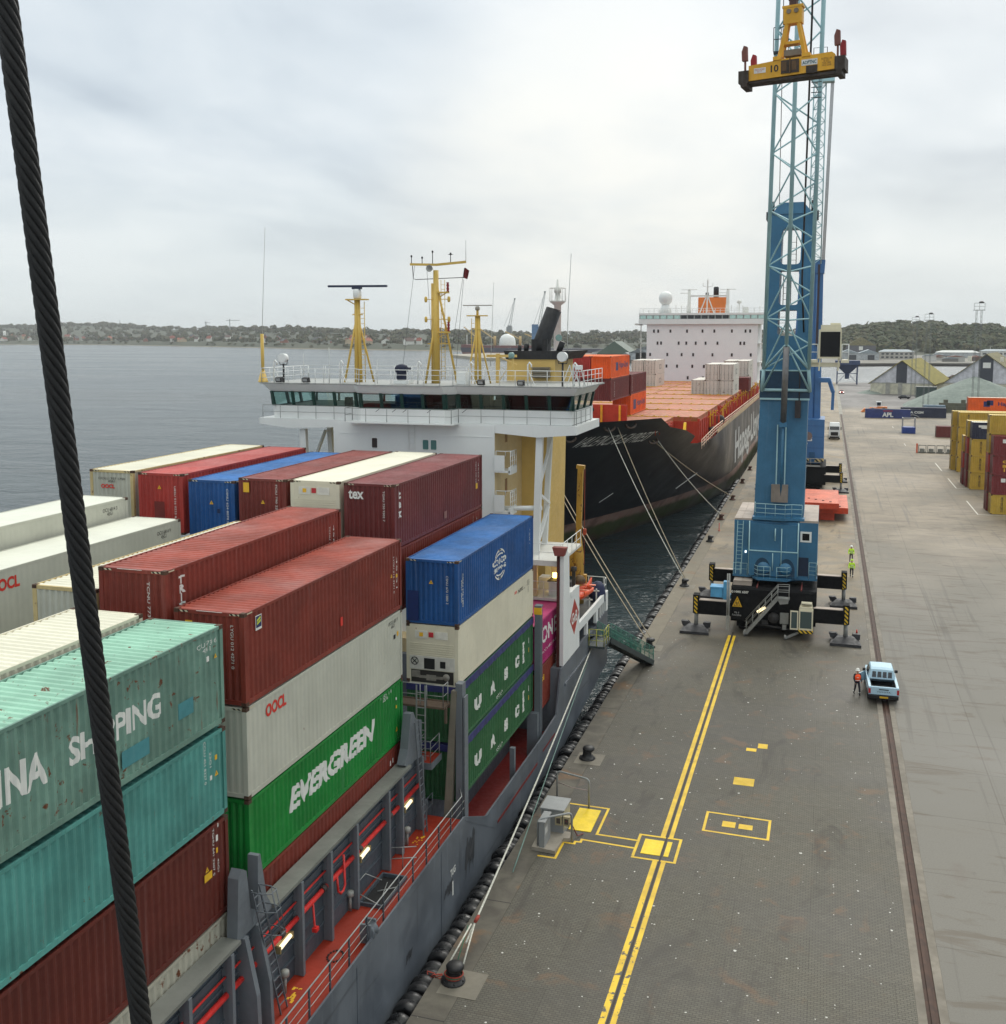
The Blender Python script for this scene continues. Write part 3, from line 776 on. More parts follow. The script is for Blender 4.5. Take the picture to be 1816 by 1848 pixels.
side_plate(c, 25.3, 25.34, 9.72-.12, 9.73-.02, white_paint); 
c = container("grimy white container at the bottom of the nearest stack, half hidden by the coaming", -16.5, 13.66, 6.79, H=SH, mat=P_grime, roof=P_grime, group=G1)
c = container("white ribbed-roof container beside the mint one, its rust-stained corner showing", -19.08, 13.5, 15.62, mat=P_cream, roof=P_cream_r, group=G1)
# ---- middle bay
YB = 27.1
c = container("red-brown container with a ribbed roof and small blue square emblem", -16.55, YB, 15.44, mat=P_brown, roof=P_brown_r, group=G1)
side_plate(c, 27.76, 28.12, 14.74, 15.2, white_paint, "emblem_plate")
x = -16.55; mb = MB(); mb.box(x+.003, x+.008, 27.785, 28.095, 14.82, 15.175, 0)
for k in range(2): mb.prism([(27.83, 14.9+k*.1), (28.05, 14.98+k*.1), (28.05, 15.05+k*.1), (27.83, 14.97+k*.1)], 'yz', x+.007, x+.012, 1)
mb.build("emblem", [plain("emblem_blue", rgb(28,40,92)), plain("emblem_yellow", rgb(196,206,70))], c)
end_text(c, "LYGU 012 4271 0", -17.02, 13.7, .1, 1.35, vert=True); end_plate(c, -18.6, -18.35, 14.95, 15.1, yellow_paint)
side_text(c, "LYGU 012 4271 0", 38.45, 13.35, .10, 1.5, vert=True); side_text(c, "45G1", 38.75, 13.5, .09, 1.3, vert=True); side_plate(c, 38.7, 38.86, 13.95, 14.08, yellow_paint); side_tri(c, 38.25, 14.05, .16)
side_plate(c, 33.6, 33.78, 13.3, 13.62, red_paint); 
end_plate(c, -18.2, -17.3, 15.415, 15.428, white_paint, "roof_label")
c = container("pale grey container with red lettering, rust-edged, under the red-brown one", -16.55, YB, 12.50, mat=P_wht, roof=P_wht_r, style='fine', group=G1)
side_text(c, "OOCL", 28.25, 11.79, 1.3, .42, red_paint, bold=.04, dep=.0)
side_text(c, "OOCU 681 9\n45G1", 37.9, 11.95, .95, .32, black_paint, dep=0); side_plate(c, 38.4, 38.6, 11.45, 11.62, black_paint); side_plate(c, 38.75, 38.9, 11.5, 11.68, yellow_paint)
end_text(c, "OOCU 681 9450", -17.5, 10.6, .14, 1.2, black_paint, vert=True)
c = container("bright green container with bold white slanted lettering", -16.55, YB, 9.57, H=SH, mat=P_green, group=G1)
side_text(c, "EVERGREEN", 29.66, 8.0, 6.8, .84, bold=.05, spacing=.94, shear=.12)
side_text(c, "5 0 0 5 8 1\n4 5  6 1", 37.1, 9.16, 1.0, .3); side_tri(c, 38.62, 7.52, .2, yellow_paint); side_plate(c, 38.55, 38.65, 8.5, 8.62, yellow_paint); side_plate(c, 38.55, 38.65, 8.85, 8.95, white_paint)
c = container("red-brown container below the bright green one, only its top band showing", -16.55, YB, 6.95, H=HC, mat=P_brown, group=G1)
side_plate(c, 37.9, 37.98, 6.3, 6.5, white_paint); side_plate(c, 38.15, 38.23, 6.33, 6.53, white_paint)
c = container("red-brown container with white stacked letters down its near corner", -19.26, YB, 16.56, mat=P_brown, roof=P_brown_r, group=G1)
side_text(c, "T\nR\nI\nT\nO\nN", 27.76, 14.55, .40, 1.7, bold=.05)
end_text(c, "TCNU 773 8057 4", -19.93, 14.3, .1, 1.9, vert=True)
side_text(c, "TCNU 773 8057", 38.2, 14.6, .09, 1.4, vert=True); side_text(c, "45G1", 38.55, 14.9, .09, 1.1, vert=True)
end_plate(c, -21.0, -20.1, 16.535, 16.548, white_paint, "roof_label")
c = container("cream container with rusty near corner post behind the twisted rope", -21.83, YB, 15.8, H=SH, mat=P_wht, roof=P_cream_r, group=G1, frame=paint("rusty_cream_frame", rgb(190,170,120), .6, rust=.9, streak=.4))
c = container("long pale grey container with red lettering running off the left edge", -27.04, YB, 15.73, mat=P_wht, roof=P_wht_r, style='flat', group=G1)
side_text(c, "OOCL", 28.2, 14.97, 1.42, .44, red_paint, bold=.04, dep=0)
side_text(c, "OCU 6814 9\n45G1", 37.6, 15.1, .95, .34, black_paint, dep=0); side_plate(c, 38.2, 38.38, 14.6, 14.78, black_paint); side_plate(c, 38.6, 38.75, 14.62, 14.8, yellow_paint)
c = container("outermost pale grey container next to the open sea", -29.74, YB, 16.57, mat=P_wht, roof=P_wht_r, style='flat', group=G1)
side_text(c, "OCU 6814 3\n45G1", 37.6, 15.95, .95, .34, black_paint, dep=0); side_plate(c, 38.2, 38.38, 15.45, 15.62, black_paint); side_plate(c, 38.6, 38.75, 15.47, 15.63, yellow_paint)
# ---- bay in front of the bridge
YC = 42.0
c = container("wine red container with white three-letter word on both near faces", -17.98, YC, 17.25, mat=P_tex, roof=P_tex_r, group=G1)
end_text(c, "tex", -20.2, 16.54, .74, .42, bold=.03); side_text(c, "t\ne\nx", 42.42, 15.7, .36, 1.2, bold=.05)
end_text(c, "TGHU 750 9302 7", -18.55, 15.6, .1, 1.35, vert=True); end_plate(c, -18.85, -18.45, 14.42, 14.6, yellow_paint)
side_text(c, "TGHU 750 9302", 53.1, 15.7, .1, 1.3, vert=True); side_text(c, "45G1", 53.5, 15.9, .09, 1.0, vert=True); side_plate(c, 53.1, 53.4, 15.5, 15.8, yellow_paint); side_plate(c, 48.2, 48.6, 14.7, 15.05, plain("brown_patch", rgb(140,96,84)))
c = container("red-brown container underneath the wine red lettered one, rails dark", -17.98, YC, 14.33, mat=P_brown, group=G1)
side_text(c, "TGHU 612 40", 52.6, 12.9, .09, 1.2, vert=True); side_text(c, "45G1", 53.2, 13.1, .09, .9, vert=True)
def reefer_unit(t, xr, y, zt, full=True):
    x0 = xr-CW
    mb = MB(); mb.box(x0+.14, xr-.14, y+.005, y+.06, zt-2.75, zt-.11)
    for k in range(6): mb.box(x0+.2, xr-.2, y-.008, y+.01, zt-1.35+k*.10-.03, zt-1.35+k*.10+.012)
    mb.build("front_panel", P_cream, t)
    mb = MB()
    for a, b_ in ((.42, 1.0), (1.35, 1.95)):
        mb.box(x0+a, x0+b_, y-.012, y+.004, zt-.62, zt-.28)
    mb.build("label_panel", plain("label_white", rgb(214,212,202)), t)
    end_plate(t, x0+.62, x0+.8, zt-.54, zt-.36, yellow_paint, d=.018); end_plate(t, x0+1.06, x0+1.28, zt-.55, zt-.33, plain("sticker_red", rgb(184,44,52)), d=.016)
    end_tri(t, x0+1.66, zt-.56, .28)
    if full:
        mb = MB(); mb.box(x0+.16, xr-.16, y-.03, y+.01, zt-2.02, zt-1.42); mb.build("unit_cover", plain("unit_white", rgb(196,194,186), var=.1), t)
        mb = MB(); mb.box(x0+.85, x0+1.35, y-.045, y-.02, zt-1.98, zt-1.5); mb.box(x0+1.6, x0+1.85, y-.04, y-.02, zt-1.9, zt-1.6); mb.build("fan_opening", plain("fan_dark", rgb(18,18,20)), t)
        mb = MB(); mb.tube([(x0+.4+.17*math.cos(a*.524), y-.035, zt-1.66+.17*math.sin(a*.524)) for a in range(12)], .018, 6, closed=True)
        mb.bar((x0+.28, y-.035, zt-1.78), (x0+.52, y-.035, zt-1.54), .03); mb.bar((x0+.28, y-.035, zt-1.54), (x0+.52, y-.035, zt-1.78), .03); mb.build("fan_guard", black_paint, t)
        mb = MB(); mb.box(x0+.22, xr-.22, y-.01, y+.004, zt-2.62, zt-2.06); mb.build("machinery_recess", plain("recess_dark", rgb(40,38,36)), t)
        mb = MB(); mb.box(x0+.25, x0+.65, y-.03, y-.005, zt-2.4, zt-2.1); mb.box(x0+.6, xr-.5, y-.02, y-.006, zt-2.42, zt-2.3); mb.lathe([(0,-.03),(.16,-.03),(.16,.0),(0,0)], (xr-.55, y-.02, zt-2.3), 'y', 14); mb.box(x0+.95, x0+1.4, y-.03, y-.005, zt-2.5, zt-2.25); mb.build("compressor", plain("machine_grey", rgb(128,124,116), var=.25), t)
c = container("cream refrigerated container with safety labels, between maroon and wine red ones", -20.64, YC, 17.27, mat=P_cream, roof=P_cream_r, style='flat', end='none', group=G1, haz=False); reefer_unit(c, -20.64, YC, 17.27, False)
c = container("maroon container with yellow plate and triangle, left of the cream refrigerated one", -23.3, YC, 17.26, mat=P_maroon, roof=P_maroon_r, group=G1)
end_plate(c, -25.5, -25.2, 16.6, 17.05, yellow_paint); end_tri(c, -24.5, 16.1, .2); end_text(c, "FCIU 790 2236 1", -23.85, 15.5, .1, 1.5, vert=True)
c = container("blue container between red and maroon ones, roof patchy with dark stains", -25.97, YC, 17.08, mat=P_blue, roof=P_blue_r, group=G1)
end_tri(c, -27.2, 15.95, .2); end_text(c, "CSNU 624 8070 5", -26.4, 15.1, .1, 1.6, vert=True); end_plate(c, -26.9, -26.75, 15.55, 15.75, plain("scuff", rgb(16,40,80)))
c = container("red container with a smooth pink-red roof and dark rust blotches", -28.72, YC, 17.3, mat=P_red, roof=P_red_r, group=G1)
end_tri(c, -30.0, 16.55, .2); end_text(c, "UESU 516 0233 8", -29.2, 15.2, .1, 1.5, vert=True); end_plate(c, -30.3, -29.75, 15.1, 15.95, plain("dark_patch", rgb(112,36,30)))
c = container("tall pale container with small red lettering on its near end, seaward of the red one", -31.45, YC, 17.35, mat=P_wht, roof=P_cream_r, group=G1, frame=MC["rusty_cream_frame"])
end_text(c, "OOCL", -33.27, 16.46, .78, .2, red_paint, bold=.05); end_text(c, "OOLU 707 1750\n4561", -33.4, 16.75, 1.5, .24, black_paint)
# outboard stack
XO = -15.05
c = container("blue container with a white globe emblem, topmost of the outboard stack", XO, YC, 14.02, mat=P_blue, roof=P_blue_r, group=G1)
side_text(c, "COSCO", 47.05, 12.62, 2.1, .3, bold=.04); side_text(c, "SHIPPING", 47.15, 12.3, 1.95, .22, bold=.03)
mb = MB(); xx = XO+.004; gc = (48.1, 12.62)
def arc(mb, cy_, cz_, ry, rz_, a0, a1, w_, n=18):
    p = []
    for i in range(n+1):
        a = R_(a0 + (a1-a0)*i/n); p.append((cy_+ry*math.cos(a), cz_+rz_*math.sin(a), math.cos(a), math.sin(a)))
    for i in range(n):
        a, b_ = p[i], p[i+1]
        mb.add([(xx, a[0]-a[2]*w_/2, a[1]-a[3]*w_/2), (xx, a[0]+a[2]*w_/2, a[1]+a[3]*w_/2), (xx, b_[0]+b_[2]*w_/2, b_[1]+b_[3]*w_/2), (xx, b_[0]-b_[2]*w_/2, b_[1]-b_[3]*w_/2)], [(0,1,2,3)])
arc(mb, gc[0], gc[1], .95, .72, 38, 142, .08); arc(mb, gc[0], gc[1], .95, .72, 218, 322, .08)
arc(mb, gc[0], gc[1], .42, .72, 60, 120, .07); arc(mb, gc[0]-.1, gc[1], .12, .72, 62, 100, .07); arc(mb, gc[0], gc[1], .42, .72, 236, 304, .07)
arc(mb, gc[0], gc[1]+.1, .9, .42, 58, 150, .07); arc(mb, gc[0], gc[1]-.15, .8, .38, 225, 315, .07)
mb.build("globe_emblem", white_paint, c)
side_text(c, "CSNU 672 1880\n45G1 3800", 42.42, 11.85, .3, 1.5, vert=True); end_tri(c, -16.3, 12.95, .2); end_text(c, "CSNU 672 1880 3", -15.6, 12.1, .1, 1.25, vert=True)
end_plate(c, -17.42, -16.9, 11.25, 12.6, plain("dark_blue_patch", rgb(16, 40, 98)), "repair_patch"); side_plate(c, 53.5, 53.7, 12.2, 13.6, white_paint, "number_strip") if False else None
side_text(c, "45G1\n38", 53.4, 12.6, .12, .9, vert=True)
c = container("cream refrigerated container with its cooling unit facing the camera", XO, YC, 11.1, H=2.62, mat=P_cream, roof=P_cream_r, style='flat', end='none', group=G1, haz=False); reefer_unit(c, XO, YC, 11.1, True)
side_text(c, "NYK", 51.25, 10.38, 1.0, .19, black_paint, bold=.03, shear=.3, dep=0); side_plate(c, 50.65, 51.05, 10.48, 10.52, red_paint); side_plate(c, 50.65, 51.05, 10.56, 10.60, red_paint)
side_text(c, "LOGISTICS", 52.3, 10.38, .3, .06, black_paint, dep=0); side_text(c, "NYKU 560 4\n45R1", 53.0, 10.0, .45, .7, plain("grey_mark", rgb(110,104,94)), dep=0)
mb = MB(); mb.box(XO-.002, XO+.003, 42.4, 53.9, 8.60, 8.615); mb.box(XO-.002, XO+.003, 42.4, 53.9, 8.74, 8.75); mb.build("rub_rail", P_cream, c)
def open_top(label, zt, H):
    t = container(label, XO, YC, zt, H=H, mat=P_dkgreen, roof=P_dkgreen, group=G1, haz=False)
    mb = MB(); rows = []; n = 44; rr = random.Random(int(zt*10))
    for i in range(n+1):
        y = YC-.02 + (FT+.04)*i/n; d = rr.uniform(-.03, .03); s = .012*math.sin(i*2.4)
        rows.append([(XO-CW-.03-s, y, zt-.34+d), (XO-CW-.02, y, zt-.02), (XO-CW/2, y, zt+.02+d*.3), (XO+.03, y, zt-.02), (XO+.045+s, y, zt-.34-d)])
    mb.grid(rows, smooth=False)
    for y in (YC-.03, YC+FT+.03): mb.quad((XO-CW-.02, y, zt-.30), (XO+.03, y, zt-.30), (XO+.02, y, zt-.0), (XO-CW-.0, y, zt-.0))
    mb.build("tarpaulin", P_tarp, t)
    b = zt-2.65
    for s, y, w_ in (("U", 44.3, .92), ("A", 46.6, .84), ("S", 48.83, .78), ("C", 50.76, .82)): side_text(t, s, y, b+.70, w_, .62, bold=.085)
    for k in range(7): side_plate(t, 52.14, 52.48, b+.6+k*.165, b+.6+k*.165+.13, white_paint, "script_mark") if k in (0,) else None
    mb = MB()
    for k in range(7): mb.box(XO-.004, XO+.006, 52.14+(k%2)*.04, 52.48-(k%3)*.05, b+.6+k*.165, b+.6+k*.165+.14)
    mb.build("script_lettering", white_paint, t)
    side_text(t, "LARGER\nBOXES", 47.5, b+.18, 1.1, .2); side_plate(t, 53.3, 53.38, b+.9, b+1.15, yellow_paint); side_plate(t, 53.3, 53.36, b+1.4, b+1.7, white_paint)
    return t
open_top("dark green open-top container, blue tarpaulin, directly below the cream refrigerated one", 8.40, 2.6)
open_top("dark green open-top container, blue tarpaulin, at the bottom of the outboard stack", 5.72, 2.6)
# short boxes beside the deckhouse
c = container("short magenta container with white lettering beside the ship's white side wall", XO, 54.76, 7.64, L=6.058, H=SH, mat=P_pink, roof=P_pink_r, group=G1)
side_text(c, "ONE", 56.1, 6.2, 3.5, .98, bold=.02); side_text(c, "OCEAN NETWORK EXPRESS", 55.6, 5.64, 3.9, .16)
c = container("short red-brown container beneath the magenta one", XO, 54.76, 5.02, L=6.058, H=SH, mat=P_brown, roof=P_brown_r, group=G1)
side_text(c, "cai", 55.9, 4.05, .75, .34, yellow_paint, bold=.03); side_text(c, "TCKU 33\n22G1", 59.2, 4.2, .4, .55)
# ================================================================== FEEDER SHIP (grey hull, white bridge)
def mat_hull(name, c, c2, scr=.5):
    m, t, b = newmat(name); k = NT(t); v = k.coord('Object')
    n = k.noise(v, .35, 6, .62, .3); col = k.mix(k.mr(n, .32, .68), c, c2)
    vs = k.coord('Object', scale=(1, 2.4, .18)); s = k.noise(vs, 1.3, 6, .65)
    col = k.mix(k.mr(s, .56, .74, 0, .5), col, dk(c, .55)); col = k.mix(k.mr(s, .42, .28, 0, .3), col, tuple(min(1, x*1.5+.03) for x in c2[:3])+(1,))
    h = k.coord('Object', scale=(1, .16, 2.2)); s2 = k.noise(h, 1.0, 6, .7)
    col = k.mix(k.mr(s2, .60, .70, 0, scr), col, dk(c, .5))
    t.links.new(col, b.inputs['Base Color']); t.links.new(k.mr(n, .3, .7, .38, .55), b.inputs['Roughness'])
    t.links.new(k.bump(n, .25, .08), b.inputs['Normal']); return m
M_hull = mat_hull("grey_hull", rgb(80, 86, 94), rgb(104, 110, 117))
M_steel = paint("grey_deck_steel", rgb(104, 110, 116), .5, rust=.12, streak=.25, var=.12)
M_steel2 = paint("mid_grey_steel", rgb(74, 82, 90), .5, rust=.1, streak=.3, var=.14)
M_ledge = paint("coaming_ledge", rgb(112, 114, 108), .6, rust=.4, streak=0, var=.15, rustc=rgb(96,74,52))
M_deck = paint("orange_red_deck", rgb(150, 40, 12), .6, rust=.35, streak=0, var=.15, rustc=rgb(96,34,20))
M_deckr = paint("shaded_red_deck", rgb(124, 26, 20), .6, rust=.2, streak=0, var=.15)  # red deck paint with the recess's shade put into its colour
M_white = paint("ship_white", rgb(226, 228, 226), .45, rust=.05, streak=.06, var=.03)
M_whites = paint("weathered_white", rgb(214, 214, 208), .5, rust=.3, streak=.2, var=.05)
M_cream = paint("ship_cream", rgb(206, 184, 140), .5, rust=.05, streak=.1, var=.06)
M_yel = paint("ship_yellow", rgb(214, 182, 108), .5, rust=.1, streak=.12, var=.07)
M_mast = paint("mast_yellow", rgb(206, 172, 84), .5, rust=.2, streak=.15, var=.1)
M_crane_y = paint("stained_yellow", rgb(184, 144, 56), .55, rust=1.1, streak=.4, var=.15, rustc=rgb(36,30,22))
M_black = paint("funnel_black", rgb(26, 27, 31), .55, streak=.2, var=.15)
M_green = plain("window_frame_green", rgb(20, 58, 50), .4)
M_redpipe = plain("red_pipe", rgb(206, 46, 42), .4, var=.15)
M_dark = plain("dark_void", rgb(20, 20, 22), .8)
M_rail = plain("galvanised_rail", rgb(150, 152, 150), .45, .2, var=.1)
M_greyroof = plain("roof_grey", rgb(150, 152, 150), .6)
def see_glass(name, tint, f=.35):
    m = bpy.data.materials.new(name); m.use_nodes = True; t = m.node_tree; t.nodes.clear()
    o = t.nodes.new('ShaderNodeOutputMaterial'); mixs = t.nodes.new('ShaderNodeMixShader'); tr = t.nodes.new('ShaderNodeBsdfTransparent'); gl_ = t.nodes.new('ShaderNodeBsdfGlossy')
    tr.inputs[0].default_value = tint; gl_.inputs['Roughness'].default_value = .03; gl_.inputs[0].default_value = (.75,.85,.85,1)
    fr = t.nodes.new('ShaderNodeFresnel'); fr.inputs[0].default_value = 1.6
    ad = t.nodes.new('ShaderNodeMath'); ad.operation = 'ADD'; ad.inputs[1].default_value = f*.2; t.links.new(fr.outputs[0], ad.inputs[0])
    t.links.new(ad.outputs[0], mixs.inputs[0]); t.links.new(tr.outputs[0], mixs.inputs[1]); t.links.new(gl_.outputs[0], mixs.inputs[2]); t.links.new(mixs.outputs[0], o.inputs[0]); return m
M_bglass = see_glass("bridge_glass", (.60, .78, .75, 1))
lampmat = plain("tube_lamp", rgb(250, 236, 190), .4, emit=(1.0, .86, .55, 1), es=1.1)
warmlamp = plain("warm_lamp", rgb(250, 200, 90), .4, emit=(1.0, .62, .12, 1), es=8.0)

ship = thing("container_ship", "grey-hulled feeder container ship with a white bridge, moored along the quay", "ship", (-24.3, 20, WZ))
def S(mb, name, mats, parent=None): return mb.build(name, mats, parent or ship)
XS, XP = -14.4, -34.2
# hull: long box whose bottom rises under the stern, deck lower beside the outboard stack
mb = MB()
mb.prism([(-70,-3.4),(50,-3.4),(52.5,-1.5),(57.6,-.8),(71.6,.62),(71.6,4.24),(58.2,4.24),(57.7,.55),(45.4,.55),(41.0,2.85),(-70,2.85)], 'yz', XP, XS, 0)
# bulwark plates standing on the sheer
mb.prism([(-70,2.8),(41.0,2.8),(40.85,3.1),(-70,3.06)], 'yz', XS-.06, XS+.012, 0)
mb.prism([(41.0,2.85),(45.3,.5),(57.65,.5),(58.5,3.5),(58.5,4.3),(58.1,4.3),(57.62,3.5),(57.0,1.9),(53.6,1.72),(43.9,1.74),(40.85,3.1)], 'yz', XS-.08, XS+.012, 0)
mb.prism([(62.75,4.2),(65.2,4.2),(65.25,3.62),(67.7,3.62),(67.75,4.2),(71.6,4.2),(71.6,4.42),(68.4,4.42),(67.75,4.43),(67.7,3.9),(65.2,3.9),(65.2,4.43),(62.75,4.43)], 'yz', XS-.1, XS+.012, 0)
# knuckle line and stern plating above it
mb.bar((XS+.03, 58.9, 3.08), (XS+.03, 71.7, 3.08), .10, .16)
for y in (6, 14, 22, 30, 38): mb.box(XS+.001, XS+.02, y, y+.03, -1.2, 2.9)
S(mb, "hull", M_hull)
mb = MB(); mb.box(XS+.002, XS+.02, -70, 57, -1.32, -1.02); S(mb, "waterline_stripe", plain("foam_white", rgb(206, 214, 214), .5))
mb = MB(); mb.box(XS+.013, XS+.02, 45.6, 52.8, .60, .74); mb.box(XS+.013, XS+.02, 53.9, 56.6, .86, .98); S(mb, "freeing_port", M_deckr)
mb = MB(); r9 = random.Random(3)
for (y0, y1, z0, z1) in ((40.95, 42.1, .15, 2.2), (38.3, 39.2, .55, 1.2), (34.2, 34.75, .3, .75)):
    for k in range(9):
        f = k/9; mb.prism([(y0+(y1-y0)*f+r9.uniform(-.1,.1), z0+r9.uniform(0,.5)*(z1-z0)), (y0+(y1-y0)*(f+.13), z0+r9.uniform(0,.4)*(z1-z0)), (y0+(y1-y0)*(f+.14)+.1, z1-r9.uniform(0,.4)*(z1-z0)), (y0+(y1-y0)*f+.1, z1-r9.uniform(0,.5)*(z1-z0))], 'yz', XS+.013, XS+.0135+.0004*k)
S(mb, "scrape_marks", plain("scraped_paint", rgb(58, 60, 64), .6))
letters("lettering", "TUG", (XS+.014, 39.05, 1.25), (0,1,0), (0,0,1), .62, .32, white_paint, ship, .03)
mb = MB(); mb.box(XS+.012, XS+.022, 39.28, 39.4, .35, .95); S(mb, "tug_mark", white_paint)
# decks
mb = MB(); mb.box(-33.9, XS-.09, -60, 41.02, 2.852, 2.866); S(mb, "side_deck", M_deck)
mb = MB(); mb.box(-33.9, XS-.1, 45.45, 57.65, .553, .565); mb.box(-17.4, -17.3, 41.8, 57.6, .566, 3.0); S(mb, "recessed_deck", M_deckr)
# hatch coaming with ledge and bracket plates
mb = MB(); mb.box(-33.2, -16.40, -40, 39.9, 2.867, 5.7); mb.box(-33.2, -16.41, 41.0, 54.3, .57, 3.0); S(mb, "hold", M_steel2)
mb = MB(); mb.box(-16.41, -16.14, -40, 39.9, 2.868, 6.12); S(mb, "coaming", M_steel2)
mb = MB(); mb.box(-16.47, -15.82, -40, 25.3, 6.13, 6.24); mb.box(-16.47, -15.82, 27.3, 38.4, 6.13, 6.24)
mb.prism([(25.31,6.13),(27.29,6.13),(27.29,6.24),(27.0,6.7),(26.7,8.18),(26.55,8.18),(26.5,6.5),(26.15,6.2),(25.9,8.05),(25.65,8.22),(25.45,8.0),(25.31,6.24)], 'yz', -16.3, -15.95, 1)
mb.prism([(38.41,6.13),(39.9,6.13),(39.9,7.6),(39.34,7.72),(39.0,8.25),(38.7,8.27),(38.35,6.9),(38.0,6.35)], 'yz', -16.3, -15.95, 1)
S(mb, "coaming_ledge", [M_ledge, M_steel])
web = MB(); web.prism([(-16.13,2.868),(-15.80,2.868),(-15.9,3.5),(-15.92,6.12),(-16.13,6.12)], 'xz', -.05, .05); web.box(-15.96, -15.79, -.075, .075, 2.9, 6.1)
for y in (8.0, 10.1, 12.2, 14.3, 16.4, 18.5, 20.6, 22.7, 24.8, 29.0, 31.1, 33.2, 36.1, 37.45, 39.65):
    o = put("coaming_bracket", MESH.setdefault('web', web.mesh("coaming_bracket")), M_steel, ship); o.location.y += y
mb = MB()
for z in (3.5, 4.05, 5.05, 5.65): mb.box(-16.139, -16.08, -40, 39.85, z, z+.05)
S(mb, "stiffener", M_steel2)
mb = MB(); mb.prism([(-16.29,2.87),(-15.45,2.87),(-15.5,4.4),(-15.85,6.12),(-16.29,6.12)], 'xz', 25.55, 25.75); mb.prism([(-16.29,2.87),(-15.45,2.87),(-15.5,4.4),(-15.85,6.12),(-16.29,6.12)], 'xz', 26.3, 26.45)
S(mb, "cross_deck_frame", M_steel)
mb = MB(); mb.tube([(-15.99, -20, 4.9), (-15.99, 39.6, 4.86)], .09, 10)
S(mb, "fire_main", M_redpipe)
mb = MB(); mb.tube([(-16.03, -20, 5.42), (-16.03, 39.4, 5.40)], .035, 8); S(mb, "thin_pipe", M_redpipe)
mb = MB(); mb.tube([(-15.95, 31.75, 4.9), (-15.9, 31.75, 4.3), (-15.88, 31.9, 4.15), (-15.88, 32.1, 4.15), (-15.88, 32.25, 4.3), (-15.92, 32.25, 5.4)], .045, 8)
mb.tube([(-15.95, 29.95, 4.9), (-15.9, 29.95, 4.05), (-15.85, 29.95, 3.98)], .04, 8); mb.box(-15.95, -15.78, 29.85, 30.05, 3.86, 4.0); S(mb, "hydrant", M_redpipe)
mb = MB()
for y in (12.5, 20.5, 27.8, 30.7, 33.6, 36.4): mb = MB(); mb.tube([(-15.99, y, 4.88), (-15.99, y+.22, 4.88)], .12, 10); S(mb, "pipe_coupling", plain("coupling_dark", rgb(64, 52, 50), .6))
for y in (28.1, 34.1, 38.35):
    a = MB(); a.tube([(-15.98, y-.36, 4.5), (-15.98, y+.36, 4.55)], .07, 8); lamp_o = S(a, "deck_lamp", lampmat)
    a = MB(); a.box(-16.12, -15.9, y-.44, y-.37, 4.38, 4.6); a.box(-16.12, -15.9, y+.37, y+.44, 4.44, 4.66); a.box(-16.135, -16.08, y-.44, y+.44, 4.42, 4.62); a.build("lamp_housing", plain("lamp_brass", rgb(140, 124, 84), .5), lamp_o)
# deck fittings
def tubes(name, lists, r, mat, parent=None, n=6):
    mb = MB()
    for p in lists: mb.tube(p, r, n)
    return S(mb, name, mat, parent)
RY = [26.97-1.4*k for k in range(9, 0, -1)] + [26.97+1.4*k for k in range(11)]
tubes("deck_railing", [[(-14.55, RY[0], z), (-14.55, RY[-1]+.3, z)] for z in (3.3, 3.62)], .014, M_rail)
tubes("handrail", [[(-14.55, RY[0], 3.95), (-14.55, RY[-1], 3.95), (-14.9, 41.6, 4.1)]], .026, M_rail)
for y in RY:
    o = put("stanchion", MESH.setdefault('stn', (lambda m_: (m_.box(-14.575, -14.525, -.03, .03, 2.87, 3.95), m_.mesh("stanchion"))[1])(MB())), M_steel2, ship); o.location.y += y
mb = MB()
for k in range(16):
    a = k/16*2*math.pi; mb.box(-15.31+.25*math.cos(a)-.03, -15.31+.25*math.cos(a)+.03, 30.27+.33*math.sin(a)-.03, 30.27+.33*math.sin(a)+.03, 2.866, 2.90)
S(mb, "manhole_bolts", M_dark)
mb = MB(); mb.box(-15.88, -14.98, 33.5, 35.6, 2.866, 2.872, 1)
for a, b_ in (((-15.95,-15.88),(33.42,35.68)), ((-14.98,-14.91),(33.42,35.68))): mb.box(a[0], a[1], b_[0], b_[1], 2.866, 3.0, 0)
for a in ((33.42,33.5),(35.6,35.68)): mb.box(-15.88, -14.98, a[0], a[1], 2.866, 3.0, 0)
S(mb, "deck_hatch", [M_steel2, M_dark])
tubes("hatch_railing", [[(-15.9,33.4,2.87),(-15.9,33.4,3.8),(-15.9,34.0,3.8),(-15.5,34.6,3.3)], [(-14.95,33.5,2.9),(-15.9,33.45,3.3)], [(-15.8,36.2,3.75),(-14.9,36.6,3.75)], [(-15.8,36.2,3.3),(-14.9,36.6,3.3)], [(-15.4,36.4,2.87),(-15.4,36.4,3.75)], [(-15.6,34.4,2.95),(-15.0,34.9,2.95)], [(-15.3,34.2,2.95),(-15.5,35.1,2.95)]], .02, M_rail)
mb = MB(); mb.lathe([(.24,-.18),(.30,-.16),(.20,-.08),(.18,.08),(.30,.16),(.24,.18)], (-14.62, 31.5, 3.2), 'y', 16); mb.box(-14.85, -14.45, 31.25, 31.34, 2.87, 3.55); mb.box(-14.85, -14.45, 31.66, 31.75, 2.87, 3.55); S(mb, "roller_fairlead", M_steel)
mb = MB()
for k in range(26):
    y = r9.choice((27.6, 38.3)) + r9.uniform(0, .8); x = -15.72 + r9.uniform(-.14, .14); mb.box(x, x+r9.uniform(.03,.1), y, y+r9.uniform(.05,.16), 2.8661, 2.8664+.0003*k)
S(mb, "yellow_stencil", yellow_paint)
